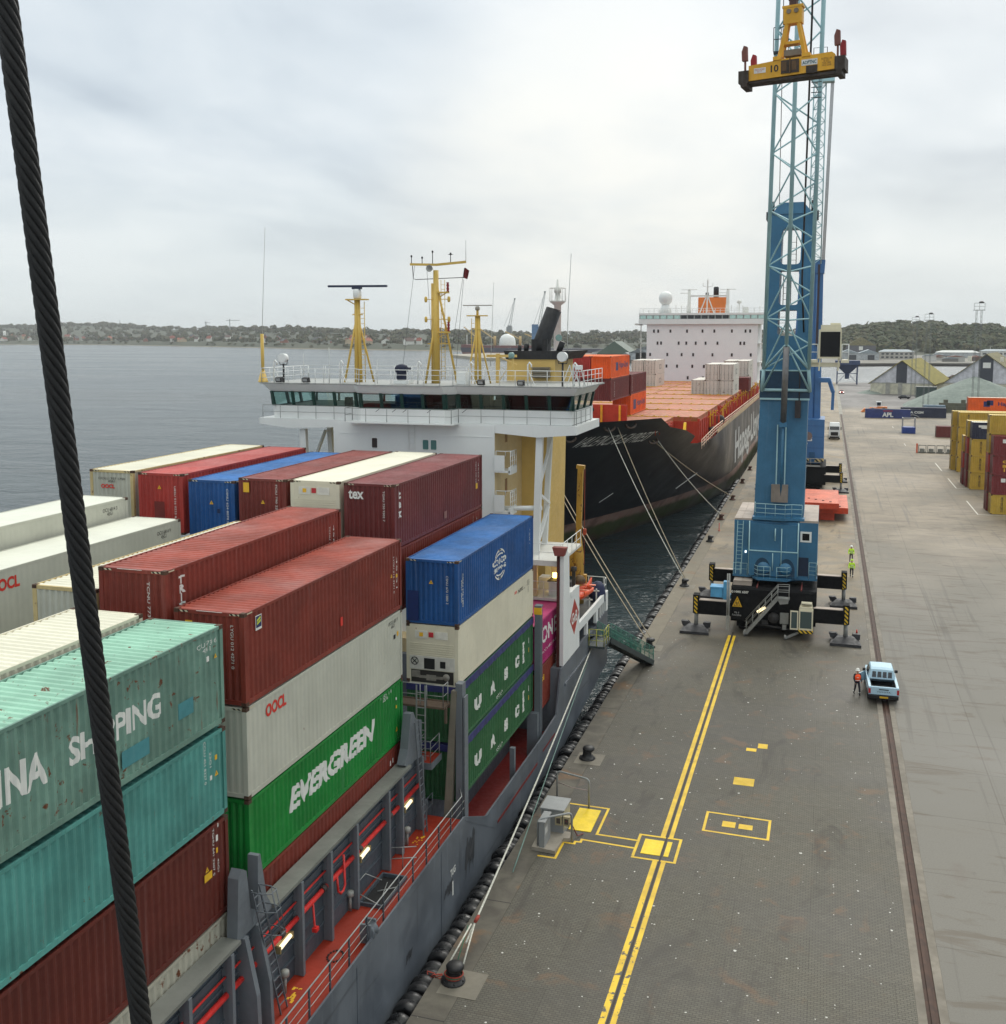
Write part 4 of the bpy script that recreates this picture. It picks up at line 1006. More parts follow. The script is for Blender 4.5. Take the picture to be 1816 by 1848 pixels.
def vent(y, x=-15.95):
    mb = MB(); mb.tube([(x, y, 2.87), (x, y, 3.45)], .05, 8); mb.tube([(x-.1, y, 2.87), (x-.1, y+.1, 3.3)], .04, 8); mb.lathe([(.09,0),(.14,.03),(.14,.2),(.06,.24),(0,.24)], (x, y, 3.42), 'z', 12); return S(mb, "deck_vent", plain("vent_grey", rgb(150,150,144), .5))
vent(28.0); vent(38.2); vent(33.0, -16.05)
def ladder(name, a, b, wvec, mat, parent, cage=False, step=.3):
    a = Vector(a); b = Vector(b); wv = Vector(wvec); mb = MB()
    mb.bar(a-wv, b-wv, .06, .03); mb.bar(a+wv, b+wv, .06, .03)
    n = int((b-a).length/step)
    for i in range(1, n): p = a+(b-a)*i/n; mb.bar(p-wv, p+wv, .03, .03)
    if cage:
        out = Vector((.62, 0, 0))
        for z in cage:
            p = a+(b-a)*((z-a.z)/(b.z-a.z)); q_ = wv*1.25
            mb.tube([p-q_, p-q_+out*.6, p-q_*.6+out, p+q_*.6+out, p+q_+out*.6, p+q_], .018, 6)
        z0, z1 = cage[0], cage[-1]
        for s, o_ in ((-1.25,.6),(-.6,1.0),(.6,1.0),(1.25,.6)):
            pa = a+(b-a)*((z0-a.z)/(b.z-a.z)); pb = a+(b-a)*((z1-a.z)/(b.z-a.z)); mb.tube([pa+wv*s+out*o_, pb+wv*s+out*o_], .014, 6)
    return mb.build(name, mat, parent)
ladder("caged_ladder", (-15.55, 27.2, 2.88), (-15.85, 26.2, 7.4), (0,.2,0), M_steel, ship, cage=(5.9, 6.7, 7.35))
ladder("ladder", (-15.6, 39.35, 2.88), (-15.8, 38.95, 7.9), (0,.2,0), M_steel, ship)
# cell guide posts beside the outboard stack
mb = MB(); mb.prism([(-15.15,8.45),(-14.90,8.45),(-15.25,1.4),(-15.62,1.4)], 'xz', 41.35, 41.6); S(mb, "leaning_post", paint("rust_beige_steel", rgb(128,122,108), .6, rust=.6, streak=.4))
mb = MB(); mb.box(-14.97, -14.66, 41.4, 41.85, .56, 8.78); mb.box(-14.62, -14.55, 41.4, 41.85, .56, 8.2); S(mb, "cell_guide", M_steel)
mb = MB(); mb.box(-14.98, -14.62, 54.27, 54.36, .56, 8.9); mb.box(-14.98, -14.62, 54.52, 54.62, .56, 8.75); mb.box(-14.82, -14.74, 54.36, 54.52, .56, 8.7); mb.box(-14.99, -14.6, 54.25, 54.66, 8.9, 9.0); mb.box(-15.3, -14.7, 53.9, 54.26, .56, 3.0); S(mb, "cell_guide", M_steel)
mb = MB(); mb.box(-15.02, -14.6, 54.26, 54.4, 8.5, 8.89); S(mb, "yellow_guide_head", yellow_paint)
mb = MB(); mb.box(-15.0, -14.75, 49.6, 49.85, .57, 2.7); S(mb, "bulwark_stay", M_steel)
# landing platforms between the bays
mb = MB(); mb.box(-18.2, -15.62, 40.1, 41.3, 5.5, 5.62, 0); mb.box(-18.2, -15.60, 40.06, 40.1, 5.36, 5.64, 1); mb.box(-15.62, -15.58, 40.1, 41.3, 5.36, 5.64, 1); S(mb, "landing", [M_deck, M_steel])
mb = MB(); mb.box(-18.3, -15.2, 40.6, 41.3, 7.86, 7.95, 1); mb.box(-18.3, -15.2, 41.31, 41.36, 7.7, 8.0, 1); mb.bar((-15.2, 40.8, 7.9), (-15.2, 40.8, 7.2), .1, .1, 1); S(mb, "upper_landing", [M_deck, paint("rusty_landing", rgb(96,80,66), .7, rust=.9)])
def rail_run(name, pts, h, mat, parent, mids=1, step=1.2, r=.02, post=.02):
    mb = MB(); up = Vector((0,0,1)); pts = [Vector(p) for p in pts]
    for k in range(mids+1): mb.tube([p+up*h*(k+1)/(mids+1) for p in pts], r if k == mids else r*.7, 6)
    for a, b_ in zip(pts, pts[1:]):
        n = max(1, int((b_-a).length/step))
        for i in range(n+1): p = a+(b_-a)*i/n; mb.tube([p, p+up*h], post, 6)
    return mb.build(name, mat, parent)
rail_run("landing_railing", [(-16.25,41.0,5.62),(-16.25,40.15,5.62),(-15.66,40.15,5.62),(-15.66,41.2,5.62)], .95, M_rail, ship, 2, .6)
rail_run("landing_railing", [(-17.5,40.62,7.95),(-16.3,40.62,7.95)], .95, M_rail, ship, 1, 1.2); rail_run("landing_railing", [(-16.0,40.62,7.95),(-15.25,40.62,7.95),(-15.25,41.2,7.95)], .95, M_rail, ship, 1, .7)
ladder("ladder", (-16.2, 40.4, 5.62), (-16.2, 40.45, 8.9), (.2,0,0), M_rail, ship)
rail_run("landing_railing", [(-16.0,41.2,2.87),(-16.0,39.9,2.87)], .95, M_steel, ship, 1, .6)

# ---- white side wall aft, with its diamond badge and the openings of the mooring deck
mb = MB()
mb.prism([(58.5,4.31),(62.74,4.31),(62.62,8.26),(61.44,8.34),(60.04,8.36),(59.86,10.76),(58.95,11.4),(58.5,11.4)], 'yz', XS-.22, XS+.006)
mb.box(XS-.18, XS+.004, 62.745, 71.66, 5.27, 5.8); mb.box(XS-.18, XS+.004, 64.82, 65.2, 4.44, 5.268); mb.box(XS-.18, XS+.004, 67.74, 68.4, 4.44, 5.268); mb.box(XS-.18, XS+.004, 71.04, 71.66, 4.43, 5.268)
mb.box(-33.9, XS-.19, 71.5, 71.66, 4.25, 5.8)
for y in (69.2, 69.8, 70.4): mb.box(XS-.1, XS-.02, y, y+.12, 4.43, 5.268)
mb.box(XS-.3, XS+.05, 60.3, 61.3, 8.05, 8.35)
S(mb, "side_wall", M_white)
mb = MB(); mb.box(XS-.4, XS-.23, 58.45, 58.62, 3.4, 10.9); S(mb, "wall_edge_trim", paint("rust_red_trim", rgb(72,28,24), .6, rust=.5)); mb = MB(); mb.prism([(-15.05,11.45),(-14.2,11.45),(-14.35,10.95),(-14.9,10.95)], 'xz', 58.3, 58.75); S(mb, "guide_cone", plain("dull_red", rgb(134,68,62), .6))
mb = MB(); mb.prism([(60.16,6.58),(61.3,5.46),(62.5,6.58),(61.3,7.72)], 'yz', XS+.006, XS+.012); S(mb, "diamond_badge", plain("badge_red", rgb(168,52,42), .5))
letters("lettering", "GvB", (XS+.012, 60.55, 6.2), (0,1,0), (0,0,1), 1.5, .72, white_paint, ship, .03)
mb = MB(); mb.box(-33.8, XS-.25, 62.76, 71.45, 5.12, 5.26); S(mb, "poop_deck", plain("poop_grey", rgb(84,86,86), .7))
mb = MB(); mb.box(-33.9, -16.2, 58.6, 71.4, 4.25, 5.1); S(mb, "stern_house", M_cream)
mb = MB(); mb.box(-33.9, XS-.25, 58.7, 71.4, 4.245, 4.26); S(mb, "mooring_deck", M_steel2)
rail_run("poop_railing", [(-20,71.5,5.8),(-14.7,71.5,5.8),(-14.5,71.45,5.8),(-14.5,70.9,5.8)], .95, M_white, ship, 1, 1.0, .03, .025)
# lower platforms in front of the yellow casing
mb = MB(); mb.box(-19.1, -14.72, 58.9, 64.5, 10.35, 10.5); mb.box(-19.1, -14.7, 58.84, 58.9, 10.2, 10.52); S(mb, "boat_deck", M_whites)
rail_run("boat_deck_railing", [(-18.6,58.95,10.5),(-14.72,58.95,10.5),(-14.66,59.3,10.5),(-14.66,64,10.5)], 1.0, M_white, ship, 1, 1.0, .025)
mb = MB(); mb.box(-19.1, -14.75, 60.4, 63.6, 7.7, 7.85); S(mb, "winch_deck", M_whites)
rail_run("winch_deck_railing", [(-18.8,60.45,7.85),(-14.8,60.45,7.85)], 1.0, M_white, ship, 1, 1.0, .022)
mb = MB(); mb.box(-15.95, -15.15, 61.0, 62.0, 7.86, 8.7); mb.box(-16.05, -15.05, 60.98, 62.02, 8.701, 8.78, 1); S(mb, "deck_locker", [M_whites, M_dark]); mb = MB(); mb.box(-17.0, -16.3, 62.5, 63.4, 7.86, 8.6); S(mb, "deck_locker", M_whites)
mb = MB(); mb.box(-17.1, -16.6, 60.6, 60.9, 7.86, 10.34); mb.box(-16.35, -15.9, 63.2, 63.5, 7.86, 10.34); S(mb, "deck_pillar", M_cream)
mb = MB(); mb.lathe([(0,0),(.16,.02),(.16,.3),(0,.32)], (-15.7, 61.6, 8.86), 'z', 12); mb.tube([(-15.7, 61.6, 8.9), (-15.9, 62.3, 8.9), (-15.9, 62.3, 7.86)], .03); S(mb, "warm_deck_lamp", warmlamp)
# deckhouse
mb = MB(); mb.box(-29.8, -19.13, 60.03, 72, 4.26, 18.2); S(mb, "deckhouse", M_cream)
mb = MB(); mb.box(-29.82, -19.11, 60.0, 60.029, 4.26, 18.3); mb.box(-29.4, -19.2, 59.975, 59.999, 17.62, 17.65); S(mb, "deckhouse_front", M_white)
M_win = glass("cabin_glass", (.10, .22, .21, 1)); M_wind = glass("cabin_glass_dark", (.03, .05, .05, 1))
def port(x0, x1, z0, z1, y, m, parent=ship, r=.08):
    mb = MB(); pts = []
    for cx_, cz_, a0 in ((x1-r, z1-r, 0), (x0+r, z1-r, 90), (x0+r, z0+r, 180), (x1-r, z0+r, 270)):
        for k in range(4): a = R_(a0+30*k); pts.append((cx_+r*math.cos(a), cz_+r*math.sin(a)))
    mb.prism(pts, 'xz', y-.012, y); o = mb.build("cabin_window", m, parent)
    mb = MB(); mb.tube([(p[0], y-.01, p[1]) for p in pts], .028, 6, closed=True); mb.build("window_rim", M_white, o); return o
port(-27.2, -26.79, 16.72, 17.38, 60.0, M_wind); port(-23.78, -23.36, 16.72, 17.36, 60.0, M_win); port(-23.25, -22.83, 16.72, 17.36, 60.0, M_win)
ladder("wall_ladder", (-24.5, 59.95, 15.2), (-24.5, 59.95, 18.4), (.2,0,0), M_white, ship)
for z0, z1 in ((15.5, 16.55), (13.0, 14.13)):
    mb = MB(); mb.box(-19.1, -18.1, 59.9, 61.2, z0-.0, z0+.12); mb.box(-19.1, -18.45, 59.88, 59.92, z0+.1, z1); mb.box(-18.2, -18.05, 59.9, 61.2, z0-.1, z0+.35); b_o = S(mb, "balcony", M_white)
    rail_run("balcony_railing", [(-19.0,59.95,z1-.05),(-18.4,59.95,z1-.05),(-18.1,60.2,z1-.05),(-18.1,61.2,z1-.05)], .3, M_white, b_o, 0, .5, .025)
    rail_run("balcony_railing", [(-18.1,60.0,z0+.1),(-18.1,61.2,z0+.1)], 1.2, M_white, b_o, 3, .4, .025)
for z in (17.1, 13.9): mb = MB(); mb.box(-19.129, -19.12, 62.2, 62.7, z, z+.9); S(mb, "side_door", paint("tan_door", rgb(150,112,72), .5))
tubes("cross_strut", [[(-19.1, 60.6, 13.2), (-16.3, 60.6, 13.35)]], .16, M_white)
# the slab and legs of the bridge wings
mb = MB(); mb.prism([(-35.13,18.46),(-14.05,18.40),(-14.05,17.89),(-16.4,17.68),(-19.9,17.95),(-29.9,17.95),(-33.0,17.83),(-35.13,18.06)], 'xz', 59.99+.05, 66.5); mb.prism([(-28.6,18.44),(-21.4,18.42),(-21.4,18.36),(-28.6,18.36)], 'xz', 58.9, 60.04); S(mb, "bridge_deck", M_white)
def leg(sx):
    mb = MB(); a = lambda x: x if sx > 0 else -48.6-x
    mb.bar((a(-16.4),60.5,17.75), (a(-16.62),60.5,10.5), .40, .34); mb.bar((a(-16.62),63.8,17.6), (a(-16.95),63.8,10.5), .32, .3)
    mb.bar((a(-16.45),63.5,17.4), (a(-16.5),60.8,14.6), .16, .16); mb.bar((a(-16.55),60.8,14.2), (a(-16.6),63.5,13.2), .16, .16); mb.bar((a(-16.65),63.5,13.0), (a(-16.7),60.8,10.8), .2, .2)
    return S(mb, "wing_support", M_white)
leg(1); leg(-1)
# wheelhouse
BP = [(-34.35,60.25),(-28.35,60.25),(-27.75,59.5),(-22.15,59.5),(-21.55,60.25),(-14.3,60.25)]   # plan of the window line
def band(mb, z0, o0, z1, o1, mi=0):
    """strip around the front and both ends, offset outwards by o0/o1"""
    def ring(o): return [(-34.35-o, 66)] + [(-34.35-o if i == 0 else (-14.3+o if i == 5 else p[0]), p[1]-o) for i, p in enumerate(BP)] + [(-14.3+o, 66)]
    a = [(p[0], p[1], z0) for p in ring(o0)]; b_ = [(p[0], p[1], z1) for p in ring(o1)]
    mb.grid([a, b_], mi, smooth=False)
mb = MB(); band(mb, 18.42, -.12, 19.25, -.12); mb.prism([(-34.2,65.9),(-14.4,65.9),(-14.4,66.1),(-34.2,66.1)], 'xy', 18.42, 19.3); S(mb, "wheelhouse_wall", M_white)
mb = MB(); band(mb, 20.18, .0, 20.3, .12); band(mb, 20.3, .12, 20.66, .38); mb.prism([(-34.2,65.9),(-14.4,65.9),(-14.4,66.1),(-34.2,66.1)], 'xy', 20.2, 20.7); S(mb, "fascia", M_white)
RO = [(-34.95,66.4),(-34.95,59.85),(-28.2,59.85),(-27.65,59.05),(-22.25,59.05),(-21.7,59.85),(-13.7,59.85),(-13.7,66.4)]
mb = MB(); mb.prism(RO, 'xy', 20.66, 20.74); S(mb, "bridge_roof", M_greyroof)
mb = MB(); mb.prism([(-34.3,66),(-34.3,60.4),(-14.4,60.4),(-14.4,66)], 'xy', 18.41, 18.425); S(mb, "bridge_floor", M_dark)
WB, WT = 19.27, 20.18
def wpt(x, y, f):  # sloping window plane: bottom inset .2
    return (x, y + .2*(1-f), WB + (WT-WB)*f)
mbf = MB(); spans = []
def panes(x0, y0, x1, y1, n):
    for i in range(n+1):
        f = i/n; x = x0+(x1-x0)*f; y = y0+(y1-y0)*f
        mbf.bar(wpt(x, y, -.02), wpt(x, y, 1.02), .20, .10, up=(0,1,0))
    for i in range(n):
        fa, fb = (i+.07)/n, (i+.93)/n
        spans.append(((x0+(x1-x0)*fa, y0+(y1-y0)*fa), (x0+(x1-x0)*fb, y0+(y1-y0)*fb)))
panes(-34.3, 60.25, -28.4, 60.25, 4); panes(-28.35, 60.2, -27.75, 59.55, 1); panes(-27.7, 59.5, -22.2, 59.5, 4); panes(-22.1, 59.55, -21.6, 60.2, 1); panes(-21.5, 60.25, -14.35, 60.25, 5)
for x in (-34.35, -14.3):
    s = -1 if x < -20 else 1
    for y in (60.3, 62.2, 64.0, 65.9): mbf.bar((x-s*.2, y+.0, WB), (x, y, WT), .14, .2, up=(0,1,0))
mb2 = MB(); band(mbf, 19.22, -.17, 19.30, -.19); band(mbf, 20.12, -.02, 20.19, .0)
for i in range(12): mbf.bar((-34.0+i*1.7, 65.92, 19.25), (-34.0+i*1.7, 65.92, 20.2), .12, .1)
S(mbf, "window_frame", M_green)
for a, b_ in spans:
    mb = MB(); mb.quad(wpt(a[0], a[1], 0), wpt(b_[0], b_[1], 0), wpt(b_[0], b_[1], 1), wpt(a[0], a[1], 1)); S(mb, "bridge_window", M_bglass)
for x, s in ((-34.35, -1), (-14.3, 1)):
    mb = MB(); mb.quad((x-s*.2, 60.3, WB), (x-s*.2, 65.9, WB), (x, 65.9, WT), (x, 60.3, WT)); S(mb, "bridge_window", M_bglass)
mb = MB(); mb.box(-28.0, -22.0, 60.6, 61.3, 18.43, 19.45); mb.box(-20.5, -15.5, 64.6, 65.6, 18.43, 20.0); mb.box(-27.5, -21.0, 65.0, 65.8, 18.43, 20.15); mb.box(-24.6, -23.9, 61.5, 62.2, 18.43, 20.05); mb.box(-19.8, -18.8, 62, 62.5, 18.43, 19.75); mb.box(-26.6, -26, 62.4, 62.9, 18.43, 19.9); mb.box(-29.6, -29.2, 61.2, 61.6, 18.43, 19.8)
S(mb, "bridge_console", plain("console_dark", rgb(34, 38, 40), .6))
mb = MB()
for x in (-26.3, -25.2, -24.5, -22.9, -20.9): mb.bar((x-.35, 59.45 if x < -22 else 60.2, 19.05), (x+.25, 59.45 if x < -22 else 60.2, 19.5), .025)
S(mb, "window_wiper", M_black)
rail_run("bridge_railing", [(-34.9,60.1,18.45),(-28.55,60.1,18.45),(-28.5,58.95,18.45),(-21.5,58.95,18.45),(-21.45,60.1,18.45),(-14.2,60.1,18.45),(-14.1,60.2,18.45),(-14.1,64,18.45)], .84, M_rail, ship, 1, 1.25, .022)
rail_run("roof_railing", [(-34.85,66.3,20.74),(-34.85,59.95,20.74),(-28.15,59.95,20.74),(-27.6,59.15,20.74),(-22.3,59.15,20.74),(-21.75,59.95,20.74),(-13.85,59.95,20.74),(-13.85,66.3,20.74)], .92, M_white, ship, 2, .95, .024)
rail_run("roof_railing", [(-34.8,66.3,20.74),(-20.5,66.3,20.74)], .92, M_white, ship, 2, 1.2, .024)
mb = MB()
for x in (-34.3, -29.6, -24.3, -20.9, -17.2, -14.4):
    mb.tube([(x, 60.6, 20.75), (x, 60.6, 22.0), (x+.1, 60.6, 22.15), (x+.22, 60.6, 22.0), (x+.22, 60.6, 21.85)], .05, 6); mb.bar((x, 60.6, 21.7), (x+.45, 60.6, 20.75), .04)
for x in (-14.6, -14.3, -13.95): mb.bar((x, 60.5, 22.0), (x-.45, 60.4, 20.76), .05); mb.bar((x, 60.5, 22.0), (x+.15, 61.2, 20.76), .05)
mb.box(-14.2, -13.85, 60.2, 60.7, 21.75, 22.0); S(mb, "davit", M_white)
# lights and gear on the bridge roof
for x in (-33.5, -31.6, -19.9, -17.4):
    mb = MB(); mb.hexa([(x-.2,59.72,20.78),(x+.2,59.72,20.78),(x+.2,60.05,20.78),(x-.2,60.05,20.78)], [(x-.2,59.62,21.05),(x+.2,59.62,21.05),(x+.2,59.9,21.12),(x-.2,59.9,21.12)], 0); mb.hexa([(x-.15,59.70,20.84),(x+.15,59.70,20.84),(x+.15,59.74,20.84),(x-.15,59.74,20.84)], [(x-.15,59.60,21.02),(x+.15,59.60,21.02),(x+.15,59.64,21.02),(x-.15,59.64,21.02)], 1); S(mb, "floodlight", [M_black, glass("floodlight_glass", (.5,.52,.52,1), .2)])
def searchlight(x, y, z0, z1):
    mb = MB(); mb.tube([(x, y, z0), (x, y, z1-.35)], .06, 8, 0); mb.tube([(x-.3, y, z1-.1), (x-.25, y, z1-.4), (x+.25, y, z1-.4), (x+.3, y, z1-.1)], .03, 6, 0); mb.lathe([(0,.34),(.2,.32),(.28,.2),(.30,-.22),(.27,-.22)], (x, y, z1), 'y', 18, 1); mb.lathe([(.265,-.2),(0,-.2)], (x, y, z1), 'y', 18, 2); return S(mb, "searchlight", [M_black, M_white, glass("reflector", (.08,.09,.1,1), .1)])
searchlight(-33.5, 60.4, 20.74, 22.3); searchlight(-15.0, 60.4, 20.74, 22.5)
mb = MB(); mb.lathe([(0,0),(.25,.02),(.34,.2),(.32,.5),(.42,.62),(.46,.8),(.34,.98),(.1,1.06),(0,1.06)], (-25.5, 60.9, 20.9), 'z', 10); mb.box(-25.4, -24.95, 60.7, 61.1, 21.6, 21.75); S(mb, "compass_cover", plain("blue_canvas", rgb(26, 32, 56), .8, bump=.6))
mb = MB(); mb.box(-25.9, -24.9, 60.5, 61.4, 20.75, 20.95); mb.box(-21.9, -21.3, 61, 61.6, 20.75, 21.5); S(mb, "roof_locker", M_white)
def mast_legs(mb, x, y, z0, z1, sp, r):
    mb.tube([(x-.12, y, z0), (x-.06, y, z1)], r, 8); mb.tube([(x+.14, y+.1, z0), (x+.08, y, z1)], r, 8)
    mb.tube([(x-sp, y-.4, z0), (x-.1, y, z0+(z1-z0)*.75)], r*.5, 6); mb.tube([(x+sp, y+.8, z0), (x+.1, y, z0+(z1-z0)*.75)], r*.5, 6)
# left radar mast
mb = MB(); x, y = -29.0, 62; mast_legs(mb, x, y, 20.74, 26.0, .75, .13); mb.box(x-.7, x+.7, y-.3, y+.3, 26.0, 26.08); mb.bar((x-.7,y,26.02),(x-.1,y,25.7),.06); mb.box(x-.3, x+.35, y-.1, y+.1, 25.05, 25.12)
for k in range(14): mb.bar((x+.26, y, 21.2+k*.33), (x+.52, y, 21.2+k*.33), .03)
mb.tube([(x+.52,y,20.75),(x+.5,y,25.9)], .025, 6); mm = S(mb, "radar_mast", M_mast)
mb = MB(); mb.lathe([(.2,0),(.27,.1),(.27,.5),(.2,.62),(0,.62)], (x+.02, y, 26.08), 'z', 16); mb.build("radar_gearbox", M_white, mm)
mb = MB(); mb.bar((x-1.95, y-.12, 26.90), (x+2.02, y+.15, 26.88), .24, .13); mb.box(x-.3, x+.3, y-.15, y+.15, 26.7, 26.82); mb.build("radar_scanner", plain("scanner_navy", rgb(30,40,66), .4), mm)
# main mast
mb = MB(); x, y = -23.55, 62; mb.tube([(x-.03,y,20.74),(x-.03,y,27.8)], [.24]*1+[.17], 12); mb.tube([(x-.32,y+.15,20.74),(x-.28,y+.1,27.0)], .12, 8)
mb.tube([(x-.62,y-.4,20.74),(x-.1,y,24.6)], .07, 6); mb.tube([(x+1.2,y+.4,20.74),(x+.55,y+.1,24.4),(x+.1,y,26.6)], .07, 6); mb.box(x-.6, x+.9, y-.05, y+.05, 23.2, 23.26)
mb.bar((-25.3,y,28.2), (x,y,28.14), .16, .14); mb.bar((x,y,28.14), (-21.6,y,28.28), .16, .14)
for xx_, zz in ((-22.85, 26.42), (-22.8, 23.95)): mb.bar((x, y, zz), (xx_+.1, y, zz), .3, .1); mb.bar((x,y,zz-.4), (xx_,y,zz), .05)
mb.tube([(x+.3,y,21),(x+.3,y,27.2)], .02, 6); mb.tube([(x+.55,y,21),(x+.55,y,27.2)], .02, 6)
for k in range(20): mb.bar((x+.3,y,21.2+k*.3), (x+.55,y,21.2+k*.3), .025)
for zz in (26.0, 24.75):
    mb.bar((x-.7,y,zz),(x+.8,y,zz),.04)
    for s in (-.72, .82): mb.lathe([(.06,-.18),(.1,-.1),(.1,.1),(.06,.18)], (x+s,y,zz), 'z', 8)
mm = S(mb, "main_mast", M_mast)
mb = MB(); mb.tube([(-25.15,y,28.1),(-25.1,y,27.3),(-24.9,y,27.25),(-21.7,y,27.33)], .025, 6)
for xx_, zt in ((-25.22, 28.7), (-24.5, 28.6), (-23.8, 28.95), (-22.6, 28.8)): mb.tube([(xx_,y,28.2),(xx_,y,zt)], .025, 6); mb.lathe([(0,-.08),(.06,-.05),(.06,.05),(0,.08)], (xx_,y,zt), 'z', 8)
mb.lathe([(0,-.03),(.18,0),(0,.05)], (-22.6,y,28.75), 'z', 12); mb.build("mast_antenna", M_black, mm)
mb = MB()
for xx_, zz in ((-22.8, 26.75), (-22.76, 24.3)): mb = MB(); mb.lathe([(.09,-.3),(.1,-.26),(.06,-.2),(.1,-.1),(.06,0),(.1,.1),(.06,.2),(.1,.28),(.05,.3)], (xx_,y,zz), 'z', 12); mb.build("navigation_light", plain("lamp_red", rgb(128,20,24), .35), mm)
mb = MB(); mb.lathe([(.08,.3),(.12,.1),(.22,-.15),(.2,-.15),(.06,.05)], (x-.3,y-.3,27.9), 'y', 16); mb.build("horn", plain("horn_grey", rgb(150,150,146), .4), mm)
mb = MB(); rows = []
for i in range(9):
    f = i/8; rows.append([(-21.72+f*.34, y+.06*math.sin(f*9), 27.9-.10*f+.05*math.sin(f*5)), (-21.8+f*.3, y+.08*math.sin(f*8+1), 27.28-.02*f+.03*math.sin(f*6))])
mb.grid(rows); mb.build("flag", plain("dark_red_flag", rgb(104,26,30), .8), mm)
mb = MB()
for a, b_ in (((-25.0,y,28.1),(-25.6,y-1,20.8)), ((-24.2,y,28.1),(-23.9,y,23.5)), ((-21.7,y,27.9),(-22.6,y,22.6)), ((-21.75,y,27.2),(-22.9,y+1.5,20.8))): mb.tube([a,b_], .012, 4)
mb.build("halyard", plain("halyard_grey", rgb(70,72,74), .6), mm)
# right radar mast
mb = MB(); x = -20.85; mast_legs(mb, x, y, 20.74, 25.0, .6, .10); mb.box(x-.65, x+.62, y-.2, y+.2, 24.93, 25.0); mb.tube([(x,y,25),(x,y,25.3)], .08, 8)
for k in range(12): mb.bar((x-.42,y,21.2+k*.3),(x-.2,y,21.2+k*.3),.025)
mb.tube([(x-.42,y,20.75),(x-.38,y,24.8)], .02, 6); mb.box(x-.25,x+.25,y-.08,y+.08,24.1,24.16); mm = S(mb, "radar_mast", M_mast)
mb = MB(); mb.lathe([(0,0),(.14,.05),(.15,.2),(.08,.28),(0,.28)], (x,y,25.27), 'z', 14); mb.bar((x-.92,y-.05,25.6),(x+.92,y+.05,25.6),.12,.06); mb.build("radar_scanner", plain("scanner_grey", rgb(150,146,136), .5), mm)
mb = MB(); mb.tube([(-34.95,60.3,20.74),(-34.95,60.3,23.85)], .11, 10); mb.lathe([(.42,0),(.36,.05),(.12,.8)], (-34.95,60.3,20.75), 'z', 4); S(mb, "aerial_post", M_mast)
mb = MB(); mb.tube([(-34.95,60.3,23.8),(-34.75,60.3,27.2),(-34.55,60.3,30.6)], .018, 5); mb.tube([(-16.1,66,22.6),(-16.05,66,25.4),(-15.87,66,28.95)], .025, 6); mb.tube([(-21.3,66,21.7),(-21.06,66,27.2)], .02, 5); mb.tube([(-21.6,62,28.28),(-21.6,62,29.6)], .02, 5)
for xx_, zt in ((-32.0,22.6),(-30.6,21.9),(-26.9,22.2),(-30.2,23.0)): mb.tube([(xx_,60.3,20.75),(xx_,60.3,zt)], .022, 6)
S(mb, "whip_aerial", plain("aerial_grey", rgb(190,192,190), .5))
# funnel casing and exhausts
mb = MB(); mb.prism([(-20.3,4.6),(-17.55,4.6),(-17.35,18.4),(-16.9,20.8),(-16.9,22.2),(-20.15,22.2)], 'xz', 66.001, 71.0); S(mb, "funnel_casing", M_yel)
mb = MB(); mb.prism([(-20.2,22.2),(-16.3,22.2),(-15.85,22.75),(-20.35,22.75)], 'xz', 65.9, 71.2)
mb.box(-18.55, -17.5, 66.2, 67.2, 22.7, 23.5)
c0, c1 = Vector((-18.02, 66.7, 22.7)), Vector((-17.22, 66.9, 25.45)); mb.tube([c0, c0+Vector((0,0,.55)), c1], [.54, .54, .52], 22); d = (c1-c0).normalized(); mb.tube([c1-d*.0, c1+d*.04], [.46,.46], 22)
mb.tube([(-19.0,66.5,22.7),(-18.95,66.5,23.2)], .17, 12); mb.tube([(-19.45,66.5,22.7),(-19.42,66.5,23.1)], .13, 12); mb.tube([(-16.75,66.4,22.7),(-16.5,66.4,23.35)], .20, 12)
S(mb, "funnel", M_black)
mb = MB(); mb.lathe([(0,.1),(.1,.05),(.22,-.15),(.2,-.15)], (-16.6,65.9,23.6), 'y', 16); mb.lathe([(0,0),(.18,.02),(.2,.3),(.1,.4),(0,.4)], (-18.95,63.0,22.3), 'z', 14); S(mb, "horn", plain("horn_green", rgb(120,150,146), .4))
mb = MB(); mb.bar((-20.15,64,20.74),(-20.15,64,22.6),.22); mb.bar((-20.9,64,22.45),(-18.9,64,22.45),.16); mb.bar((-20.1,64,22.4),(-18.9,64,21.9),.06); mb.bar((-18.85,63,20.9),(-18.85,63,22.3),.1); mb.bar((-20.1,64,20.8),(-18.9,63.2,22.2),.03); S(mb, "store_crane", M_yel)
mb = MB(); mb.box(-18.3,-17.2,65.6,65.99,21.0,21.7)
for k in range(5): mb.box(-18.35,-17.15,65.52,65.6,21.05+k*.14,21.13+k*.14)
S(mb, "vent_louvre", plain("louvre_grey", rgb(120,112,96), .6))
